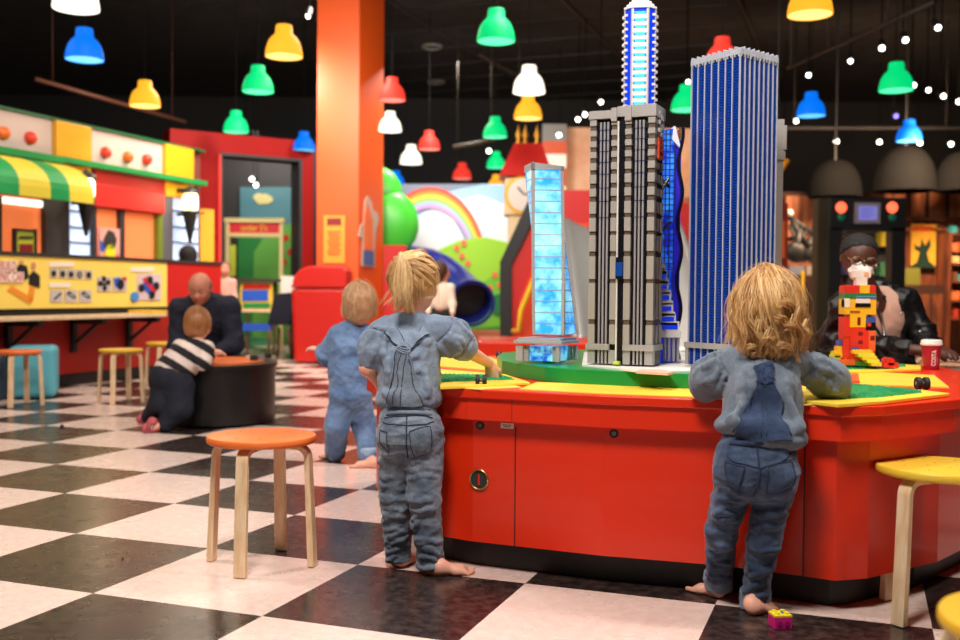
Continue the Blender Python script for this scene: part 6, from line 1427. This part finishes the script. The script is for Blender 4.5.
    def bez(pts,cl,sp,r,end=1.0,ks=(0,0,1,1,2)):
        P=[V3(p) for p in pts]; out=[]
        for i in range(len(P)-1):
            p0,p1,p2,p3=P[max(i-1,0)],P[i],P[i+1],P[min(i+2,len(P)-1)]
            for j in range(5): u=j/5; out.append(.5*((2*p1)+(-p0+p2)*u+(2*p0-5*p1+4*p2-p3)*u*u+(-p0+3*p1-3*p2+p3)*u**3))
        out.append(P[-1])
        for j in range(cl):
            o=np.array([rnd.gauss(0,1) for _ in range(3)])*sp; wv=rnd.random()*6; ph=rnd.random()*6
            strand(q,[tuple(p+o*(.55+end*i/len(out))+np.array([sin(i*.35+wv),cos(i*.3+ph),0])*.0016) for i,p in enumerate(out)],r,rnd.choice(ks))
    for k in range(34):   # tail
        dx=rnd.gauss(0,4.6); ex=rnd.gauss(0,4.5); ln=rnd.uniform(-18,0); bez([tie,tie+(0,-.02,.022),A(402+dx*.7,266,D-.035),A(402+dx,284,D-.045),A(403+dx*.8+ex*.4,302+ln*.5,D-.045),A(402+dx*.5+ex,314+ln,D-.035)],16,.0035,.0011,.8)
    for k in range(70):   # combed back to the tie
        a=rnd.uniform(0,2*PI); e=hs.snap([hc+V3(cos(a)*.09-.01,-.03+sin(a)*.075+.03,rnd.uniform(-.06,.06))],.003)[0]; m1=hs.snap([e*.5+tie*.5],.007)[0]
        if (e-(hc+V3(.034,.052,0)))@nrm((.62,.8,-.45))>0: continue
        bez([e,m1,tie],13,.005,.0011,.1)
    for k in range(18):   # loose hair at the nape and side
        x=rnd.uniform(386,434); y0=rnd.uniform(268,290); bez([hs.snap([A(x,y0,D-.03)],.004)[0],hs.snap([A(x+(x-410)*.05,y0+16,D-.02)],.006)[0],A(x+(x-410)*.06+rnd.gauss(0,2),rnd.uniform(294,306),D+.01+.03*rnd.random())],12,.004,.001,.9)
    for k in range(5):
        x=rnd.uniform(424,440); bez([hs.snap([A(x-6,262+rnd.uniform(0,14),D+.03)],.004)[0],A(x+1,278+rnd.uniform(-5,5),D+.03),A(x+rnd.uniform(-5,3),300+rnd.uniform(-8,10),D+.06)],9,.004,.0009,1.5)
    q.build('hair',hm,root,smooth=True)
    q=MB(); q.tube([tuple(tie+V3(.013*cos(a),-.004,.013*sin(a))) for a in [i/12*2*PI for i in range(13)]],.004,6); q.build('hair_tie',mat('tan tie',c8(170,120,70),.6),root,smooth=True)
girl_left()
def girl_mid():
    root=thing('girl','small girl in pale blue denim walking barefoot beyond the left end of the red table','person',tuple(gp(350,466)))
    D=5.6
    pel=A(350,393,D); wst=A(349,372,D); chest=A(350,350,D); nb=A(352,325,D); hc=A(359,304,D)
    hl=A(344,400,D); hr=A(357,400,D); kl=A(337,426,D-.02); kr=A(364,424,D+.05); al=A(335,454,5.72); ar=A(368,456,5.58)
    sl=A(339,335,D); sr=A(365,335,D); el=A(328,354,D+.05); er=A(374,352,D); wl=A(320,350,D+.1); wr=A(378,364,D+.06)
    s=Sd(.03); hd=head(s,hc,(-.55,.8,-.1),(.02,0,1),.185); s.cap(nb,hc-(0,0,.05),.03,.033); s.chain([pel,wst,chest,nb],[.07,.066,.066,.035]); s.cap(sl,sr,.03,.03)
    s.chain([hl,kl,al],[.05,.04,.026]); s.chain([hr,kr,ar],[.05,.04,.026]); s.chain([sl,el,wl],[.03,.026,.018],.02); s.chain([sr,er,wr],[.03,.026,.018],.02)
    hand(s,wl,(-1,.3,.2),(0,.2,-1),.10,-1,.5); hand(s,wr,(.6,.3,-.6),(-1,0,-.3),.10,1,.4)
    f1=gp(334,461); f2=gp(374,469); foot(s,(f1.x,f1.y+.02,0),(-.6,.75),.14); s.cap(al,(f1.x,f1.y+.03,.035),.025,.022); foot(s,(f2.x+.01,f2.y+.03,0),(-.97,.12),.15); s.cap(ar,(f2.x,f2.y+.03,.035),.025,.022)
    sdmesh('body',s,m_skin,root,.005); face(root,hd)
    dm=denim('denim soft blue',c8(88,116,158),c8(116,144,184),7)
    b=Sd(.035); b.ell(chest,(.105,.095,.12)); b.ell(wst,(.112,.10,.10),k=.05); b.ell(pel,(.118,.108,.095),k=.05); b.cap(sl,sr,.045,.045,.04); b.ell(nb,(.05,.05,.025))
    b.chain([sl,el,el*.3+wl*.7],[.05,.058,.036],.03); b.chain([sr,er,er*.3+wr*.7],[.05,.055,.036],.03); b.chain([hl,kl,al+(0,0,.01)],[.075,.062,.052],.02); b.chain([hr,kr,ar+(0,0,.01)],[.075,.062,.052],.02)
    sdmesh('denim_jumpsuit',b,dm,root,.0055,wr=[(.006,12,dict(seed=51)),(.003,26,dict(seed=53))])
    for k in (al,ar): c=Sd(.01); c.cap(k+(0,0,.03),k-(0,0,.012),.055,.05); sdmesh('cuff',c,denim('denim pale cuff',c8(150,176,210),c8(170,192,220)),root,.006,cut=lambda P,k=k:np.maximum(P[:,2]-k[2]-.05,k[2]-.012-P[:,2]))
    hm=hairmats('ash blonde',c8(190,146,108),c8(212,170,128),c8(160,116,82)); rnd=random.Random(8); hs=Sd(.03); hs.ell(hc+(.006,-.012,.015),(.084,.09,.09)); hs.ell(hc+(.0,-.03,-.055),(.07,.06,.06),k=.03)
    sdmesh('hair_base',hs,hm[0],root,.007,wr=[(.006,24,dict(seed=4,st=(1,1,.4)))],cut=lambda P:(P-(hc+V3(-.03,.05,0)))@nrm((-.55,.8,0)))
    q=MB()
    for i in range(46):
        ph=rnd.uniform(PI*.97,PI*2.2); drape(q,hc+(.003,-.008,.012),np.eye(3),(.088,.094,.1),.05,PI*.5,ph,rnd.uniform(.05,.09),.008,1.5,i,.002,n=12,clump=10,spreadr=.008,rnd=rnd)
    for k in range(12):
        p=A(366,293,D-.03)+V3(rnd.gauss(0,.01),0,rnd.gauss(0,.01)); strand(q,[tuple(hc+V3(-.02,-.02,.09)),tuple(p),tuple(A(374+rnd.uniform(-4,3),296+rnd.uniform(-4,6),D-.02))],.004,k%3,6)
    q.build('hair',hm,root,smooth=True)
girl_mid()
def kid_striped():
    root=thing('child','small child in a black and white striped jumper leaning over the round black play table','person',tuple(gp(152,430)))
    D=6.95
    pel=A(170,378,D-.03); wst=A(176,368,D); chest=A(187,356,D+.03); nb=A(196,341,D+.06); hc=A(200,324,D+.10)
    hl=A(165,384,D-.02); hr=A(180,386,D-.05); kl=A(162,402,D-.05); kr=A(179,408,D-.08); al=A(150,416,7.05); ar=A(166,424,6.85)
    sl=A(181,347,D+.1); sr=A(206,349,D-.0); el=A(200,362,D+.2); er=A(203,363,D-.05); wl=A(214,354,D+.25); wr=A(211,352,D+.12)
    s=Sd(.03); hd=head(s,hc,(.35,.75,-.5),(.15,.35,1),.185); s.cap(nb,hc,.035,.035); s.chain([pel,wst,chest,nb],[.07,.066,.07,.04]); s.cap(sl,sr,.03,.03)
    s.chain([hl,kl,al],[.05,.04,.028]); s.chain([hr,kr,ar],[.05,.04,.028]); s.chain([sl,el,wl],[.03,.026,.018],.02); s.chain([sr,er,wr],[.03,.026,.018],.02)
    hand(s,wl,(.8,.3,.1),(0,.2,-1),.10,1,.5); hand(s,wr,(.8,.3,.1),(0,.2,-1),.10,1,.5)
    f1=gp(146,424); f2=gp(152,433)
    s.cap(al,(f1.x,f1.y,.04),.028,.03); s.cap(ar,(f2.x,f2.y,.04),.028,.03)
    sdmesh('body',s,m_skin,root,.007); face(root,hd)
    b=Sd(.035); b.ell(chest,(.135,.125,.105)); b.ell(wst,(.140,.13,.10),k=.05); b.ell(nb-(.01,0,.02),(.07,.07,.04)); b.cap(sl,sr,.05,.05); b.chain([sl,el,el*.3+wl*.7],[.05,.045,.033],.03); b.chain([sr,er,er*.3+wr*.7],[.05,.045,.033],.03)
    ax=nrm(nb-pel); base=V3(pel)
    sdmesh('striped_jumper',b,[mat('wool white',c8(225,205,195),.85),mat('wool black',c8(20,20,24),.85)],root,.006,wr=[(.004,14,dict(seed=61))],mi=lambda P:(np.floor(((P-base)@ax)/.052)%2==1).astype(int))
    t=Sd(.03); t.ell(pel,(.14,.13,.11)); t.chain([hl,kl,al],[.095,.08,.055],.03); t.chain([hr,kr,ar],[.095,.085,.06],.03)
    sdmesh('trousers',t,mat('navy jersey',c8(20,24,40),.85),root,.006,wr=[(.005,12,dict(seed=63))])
    for f_,lab in ((f1,0),(f2,1)):
        c=Sd(.02); x,y=f_.x,f_.y; c.cap((x-.035,y-.01,.033),(x+.04,y+.05,.030),.032,.03); c.cap((x,y+.01,.04),(x,y+.01,.07),.034,.036)
        c.p=[p for p in c.p]; so=sdmesh('shoe',c,mat('coral shoe',c8(190,84,92),.6),root,.006,cut=lambda P:.003-P[:,2])
        for k in range(3): q=MB(); q.tube([tuple(p) for p in c.snap([(x-.02+k*.022,y-.05,.02),(x-.018+k*.022,y-.03,.06),(x-.01+k*.022,y+.02,.07)],.003)],.004,6); q.build('shoe_stripe',mat('shoe dark',c8(40,25,45),.6),so,smooth=True)
    hm=hairmats('light brown',c8(168,110,66),c8(190,132,84),c8(140,88,50)); rnd=random.Random(9); hs=Sd(.03); hs.ell(hc+(-.012,-.015,.022),(.086,.094,.092)); hs.ell(hc+(-.02,-.04,-.04),(.075,.06,.06),k=.03)
    sdmesh('hair_base',hs,hm[0],root,.007,wr=[(.005,24,dict(seed=4,st=(1,1,.4)))],cut=lambda P:(P-(hc+V3(.02,.045,0)))@nrm((.35,.75,-.4)))
    q=MB()
    for i in range(40):
        ph=rnd.uniform(PI*.7,PI*2.0); drape(q,hc+(-.01,-.012,.018),np.eye(3),(.088,.096,.098),.05,PI*.5,ph,rnd.uniform(.03,.055),.003,1.2,i,.0024,n=10,clump=10,spreadr=.007,rnd=rnd)
    q.build('hair',hm,root,smooth=True)
kid_striped()
def man():
    root=thing('man','balding man in a navy jumper kneeling behind the round black play table','person',(at(205,300,8.25).x,8.25,0))
    D=8.2
    pel=A(208,356,D+.2); wst=A(206,340,D+.18); chest=A(205,316,D+.08); nb=A(201,300,D); hc=A(200,288,D-.10)
    sl=A(181,309,D+.05); sr=A(229,308,D+.05); el=A(177,345,D-.02); er=A(235,345,D-.02); wl=A(196,352,D-.2); wr=A(216,352,D-.2)
    hl=pel-(.1,0,.02); hr=pel+(.1,0,-.02); kl=A(185,372,D-.0); kr=A(238,366,D-.05); kl[2]=.2; kr[2]=.34; al=V3(kl[0],D+.3,.06); ar=V3(kr[0],D+.02,.06)
    s=Sd(.05); hd=head(s,hc,(-.02,-.75,-.6),(0,-.45,1),.235); s.cap(nb,hc+(0,.04,-.0),.06,.058); s.chain([pel,wst,chest,nb],[.13,.125,.14,.07]); s.cap(sl,sr,.06,.06)
    s.chain([hl,kl,al],[.09,.065,.045]); s.chain([hr,kr,ar],[.09,.065,.045]); s.chain([sl,el,wl],[.055,.045,.032],.03); s.chain([sr,er,wr],[.055,.045,.032],.03)
    hand(s,wl,(.6,-.6,.0),(0,-.2,-1),.18,1,.55); hand(s,wr,(-.6,-.6,.0),(0,-.2,-1),.18,-1,.55)
    sdmesh('body',s,m_skin2,root,.009); face(root,hd,closed=m_skin2)
    b=Sd(.05); b.ell(chest,(.20,.16,.19)); b.ell(wst,(.18,.16,.16),k=.08); b.cap(sl,sr,.085,.085,.06); b.ell(nb-(0,-.01,.01),(.09,.085,.05)); b.chain([sl,el,el*.15+wl*.85],[.082,.066,.045],.04); b.chain([sr,er,er*.15+wr*.85],[.082,.066,.045],.04)
    sdmesh('jumper',b,m_navy,root,.010,wr=[(.010,7,dict(seed=71)),(.005,14,dict(seed=72))])
    t=Sd(.05); t.ell(pel,(.18,.15,.12)); t.chain([hl,kl,al],[.11,.09,.07],.05); t.chain([hr,kr,ar],[.11,.09,.07],.05); sdmesh('trousers',t,mat('charcoal trousers',c8(26,26,32),.85),root,.011)
    for k in (al,ar): c=Sd(.03); c.cap(V3(k[0],k[1]+.02,.05),V3(k[0],k[1]-.16,.045),.048,.042); sdmesh('shoe',c,m_black,root,.01,cut=lambda P:.002-P[:,2])
    hs=Sd(.02); c,rt,fw,up,u=hd
    for sx in (-1,1): hs.ell(c+rt*sx*u*.62+up*u*.12-fw*u*.12,(u*.2,u*.36,u*.36),np.stack([rt,fw,up],1),k=.03)
    hs.ell(c-fw*u*.62+up*u*.05,(u*.6,u*.3,u*.45),np.stack([rt,fw,up],1),k=.03)
    sdmesh('hair',hs,mat('grey hair',c8(120,95,80),.7),root,.008)
    q=MB()
    for sx in (-1,1): q.tube([c+rt*sx*u*.12+fw*u*.82+up*u*.17,c+rt*sx*u*.42+fw*u*.76+up*u*.2],u*.035,6)
    q.build('eyebrows',M['grey hair'],root,smooth=True)
man()
def woman():
    root=thing('woman','woman in a black leather jacket, glasses and white face mask behind the brick robot','person',(at(880,300,5.45).x,5.45,0))
    D=5.35
    hc=A(859,258,D-.25); nb=A(868,296,D-.1); chest=A(878,318,D); wst=A(884,362,D+.1); pel=A(884,390,D+.15)
    sl=A(846,308,D); sr=A(905,304,D); el=A(842,346,D-.1); er=A(924,343,D-.05); wl=A(914,357,5.02); wr=A(931,358,5.08); 
    el[1]=5.42; hl=pel+(-.09,0,-.03); hr=pel+(.09,0,-.03); kl=V3(hl[0],5.5,.42) ; kr=V3(hr[0],5.5,.42); al=V3(kl[0],5.62,.09); ar=V3(kr[0],5.62,.09)
    wl[2]=.685; wr[2]=.685; el[2]=.72; er[2]=.74
    s=Sd(.045); hd=head(s,hc,(-.10,-.92,-.42),(.06,-.25,1),.222); s.cap(nb,hc+(.01,.03,-.02),.052,.055); s.chain([pel,wst,chest,nb],[.12,.10,.11,.06]); s.cap(sl,sr,.05,.05)
    s.chain([hl,kl,al],[.085,.06,.045]); s.chain([hr,kr,ar],[.085,.06,.045]); s.chain([sl,el,wl],[.045,.038,.026],.03); s.chain([sr,er,wr],[.045,.038,.026],.03)
    hand(s,wl,(.9,-.3,-.1),(0,-.1,-1),.17,1,.35); hand(s,wr,(.30,-.8,-.05),(0,-.1,-1),.17,1,.35)
    for k in (al,ar): s.cap(k,k+V3(0,-.02,-.04),.04,.035); s.cap(k+V3(0,.02,-.05),k+V3(0,-.16,-.06),.035,.028)
    sdmesh('body',s,m_skin3,root,.0065); face(root,hd,mat('dark lips',c8(110,50,45),.5),closed=m_skin3)
    c,rt,fw,up,u=hd; R=np.stack([rt,fw,up],1)
    hs=Sd(.02); hs.ell(c+up*u*.26-fw*u*.16,(u*.80,u*.90,u*.82),R); zz=nrm(up*.75-fw*.66)
    sdmesh('hair',hs,mat('black hair',c8(20,15,14),.8),root,.007,wr=[(.003,60,dict(seed=2))],cut=lambda P:-((P-(c+up*u*.42+fw*u*.30))@zz))
    ms=Sd(.03); ms.ell(c+fw*u*.62-up*u*.48,(u*.52,u*.42,u*.46),R); ms.ell(c+fw*u*.90-up*u*.36,(u*.25,u*.14,u*.2),R,k=.03)
    mk_=sdmesh('face_mask',ms,mat('mask white',c8(238,220,214),.7),root,.005,wr=[(.006,22,dict(seed=6,st=(.5,.5,1.6)))],cut=lambda P:-((P-(c+fw*u*.25))@fw))
    for sx in (-1,1): q=MB(); q.tube([c+rt*sx*u*.5+fw*u*.45-up*u*.35,c+rt*sx*u*.72-fw*u*.0-up*u*.08],.003,6); q.build('ear_loop',M['mask white'],mk_,smooth=True)
    q=MB(); 
    for sx in (-1,1): q.tube([c+rt*(sx*u*.32+u*.24*cos(a))+fw*u*.90+up*(u*.03+u*.18*sin(a)) for a in [i/16*2*PI for i in range(17)]],.003,6)
    for sx in (-1,1): q.tube([c+rt*sx*u*.56+fw*u*.88+up*u*.06,c+rt*sx*u*.78-fw*u*.05+up*u*.05],.0028,6)
    q.tube([c-rt*u*.08+fw*u*.93+up*u*.06,c+rt*u*.08+fw*u*.93+up*u*.06],.003,6); q.build('glasses',mat('gold rim',c8(150,120,90),.3,1),root,smooth=True)
    q=MB(); q.sph(c+rt*u*-.80-fw*u*.02-up*u*.32,.009,8); q.build('earring',m_steel,root,smooth=True)
    top=Sd(.04); top.ell(chest+(0,-.02,.0),(.125,.115,.17)); top.ell(wst,(.13,.115,.15),k=.05); top.ell(nb-(0,0,.03),(.06,.06,.05)); sdmesh('beige_top',top,mat('beige knit',c8(205,160,140),.8),root,.008,wr=[(.004,14,dict(seed=73))])
    j=Sd(.04); j.ell(chest+(0,.02,0),(.165,.13,.19)); j.ell(wst+(0,.02,0),(.16,.13,.17),k=.05); j.cap(sl,sr,.07,.07,.04); j.chain([sl,el,el*.12+wl*.88],[.072,.056,.040],.03); j.chain([sr,er,er*.12+wr*.88],[.072,.056,.040],.03); j.ell(nb+(0,.03,-.01),(.085,.06,.04))
    # open front: a wedge removed
    f0=A(868,293,D-.2); f1_=A(903,350,D-.2); j.cap(f0,f1_,.013,.020,.012,sub=True); j.cap(f0+(0,-.06,.01),f1_-(0,.06,0),.016,.023,.012,sub=True)
    ml=mat('black leather',c8(16,15,16),.4,spec=.5); sdmesh('leather_jacket',j,ml,root,.0065,wr=[(.014,8,dict(seed=81)),(.007,18,dict(seed=82))])
    for pts in ([(874,292),(884,308),(893,332),(902,356)],[(862,296),(872,320),(884,345),(890,360)]):
        q=MB(); P=j.snap([A(x,y,D-.16) for x,y in pts],.006); q.tube([tuple(p) for p in P],.007,6); q.build('zip_edge',m_steel if pts[0][0]==874 else ml,root,smooth=True)
    q=MB(); q.tube([tuple(p) for p in top.snap([A(871,300,D-.15),A(879,315,D-.15),A(886,335,D-.15),A(896,352,D-.15)],.006)],.005,6); q.build('lanyard',m_dark,root,smooth=True)
    q=MB()
    for px,py in ((897,303),(903,312),(900,320),(917,326)): p=j.snap([A(px,py,D-.14)],.003)[0]; q.sph(p,.006,8)
    q.build('studs',m_steel,root,smooth=True)
    t=Sd(.04); t.ell(pel,(.15,.12,.12)); t.chain([hl,kl,al],[.10,.075,.06],.04); t.chain([hr,kr,ar],[.10,.075,.06],.04); sdmesh('trousers',t,mat('black trousers',c8(18,18,20),.85),root,.010)
    for k in (al,ar): c_=Sd(.03); c_.cap(V3(k[0],k[1]+.03,.045),V3(k[0],k[1]-.17,.04),.045,.038); sdmesh('shoe',c_,m_black,root,.01,cut=lambda P:.002-P[:,2])
woman()
def far_person(lab,px,ytop,D,hair,topm,legm,face_dir,xs=1.0,head_h=.21,sit=False):
    hc=A(px,ytop,D)-(0,0,head_h*.5); H=hc[2]+head_h*.5; root=thing('person',lab,'person',(hc[0],hc[1],0))
    k=H/1.3; sh=hc[2]-head_h*.5-.07; hip=H*.5; s=Sd(.04); hd=head(s,hc,face_dir,(0,0,1),head_h); nb=V3(hc[0],D,sh+.03); s.cap(nb,hc,.04,.04)
    pel=V3(hc[0],D,hip); s.chain([pel,nb],[.08,.06]); 
    for sx in (-1,1):
        a=V3(hc[0]+sx*.12*k,D,sh); e=a+V3(sx*.03,-.03,-.2*k); w_=e+V3(0,-.08,-.17*k); s.chain([a,e,w_],[.035,.03,.022]); hand(s,w_,(0,-.2,-1),(-sx,0,0),.13*k,1,.3)
        h_=pel+V3(sx*.07,0,0); kn=V3(h_[0],D-.02,hip*.52); an=V3(h_[0],D+.02,.07); s.chain([h_,kn,an],[.06,.045,.03]); s.cap(V3(an[0],D+.03,.03),V3(an[0],D-.12,.028),.03,.026)
    sdmesh('body',s,m_skin2,root,.011); face(root,hd)
    b=Sd(.04); b.ell((nb+pel)/2+(0,0,.04),(.13*k,.10,.5*(sh-hip)+.05)); 
    for sx in (-1,1): a=V3(hc[0]+sx*.12*k,D,sh); e=a+V3(sx*.03,-.03,-.2*k); b.chain([a-V3(sx*.08,0,0),a,e,e+V3(0,-.05,-.1*k)],[.05,.052,.045,.036])
    sdmesh('top',b,topm,root,.012); t=Sd(.03); t.ell(pel,(.12*k,.1,.08))
    for sx in (-1,1): h_=pel+V3(sx*.07,0,0); t.chain([h_,V3(h_[0],D-.02,hip*.52),V3(h_[0],D+.02,.1)],[.08,.06,.05])
    sdmesh('trousers',t,legm,root,.012)
    fd=nrm(face_dir); hs=Sd(.03); hs.ell(hc-fd*.025+(0,0,.02),(head_h*.44,head_h*.47,head_h*.48)); hs.ell(hc-fd*.05-(0,0,.06),(head_h*.36,head_h*.34,head_h*.4)); sdmesh('hair',hs,hair,root,.010,cut=lambda P:(P-(hc+fd*head_h*.22))@fd)
far_person('brown haired person in a cream top and black trousers beside the blue tunnel slide',441,262,13.2,mat('dark brown hair',c8(70,42,26),.7),mat('cream knit',c8(232,214,196),.8),mat('black cloth',c8(16,16,18),.8),(.9,.4,-.1),head_h=.26)
pb=PB; 
far_person('dark haired person behind the counter, only the head showing beside the red portal',187,246,12.9,mat('black hair',c8(20,15,14),.8),mat('black cloth',c8(16,16,18),.8),mat('black cloth',c8(16,16,18),.8),(-.7,.7,0),head_h=.26)
far_person('person in a pale pink top standing just inside the red portal behind the man',224,262,14.6,mat('dark brown hair',c8(70,42,26),.7),mat('pale pink knit',c8(214,160,146),.8),mat('pale pink knit',c8(214,160,146),.8),(.5,-.8,0),head_h=.22)

# ---------------- groups for repeated things ----------------
_g={}
for o in bpy.data.objects:
    if o.parent is None and 'label' in o.keys() and 'group' not in o.keys(): _g.setdefault(o.name.split('.')[0],[]).append(o)
for k_,l_ in _g.items():
    if len(l_)>1:
        for o in l_: o['group']=k_.replace('_',' ')+'s in the play hall'
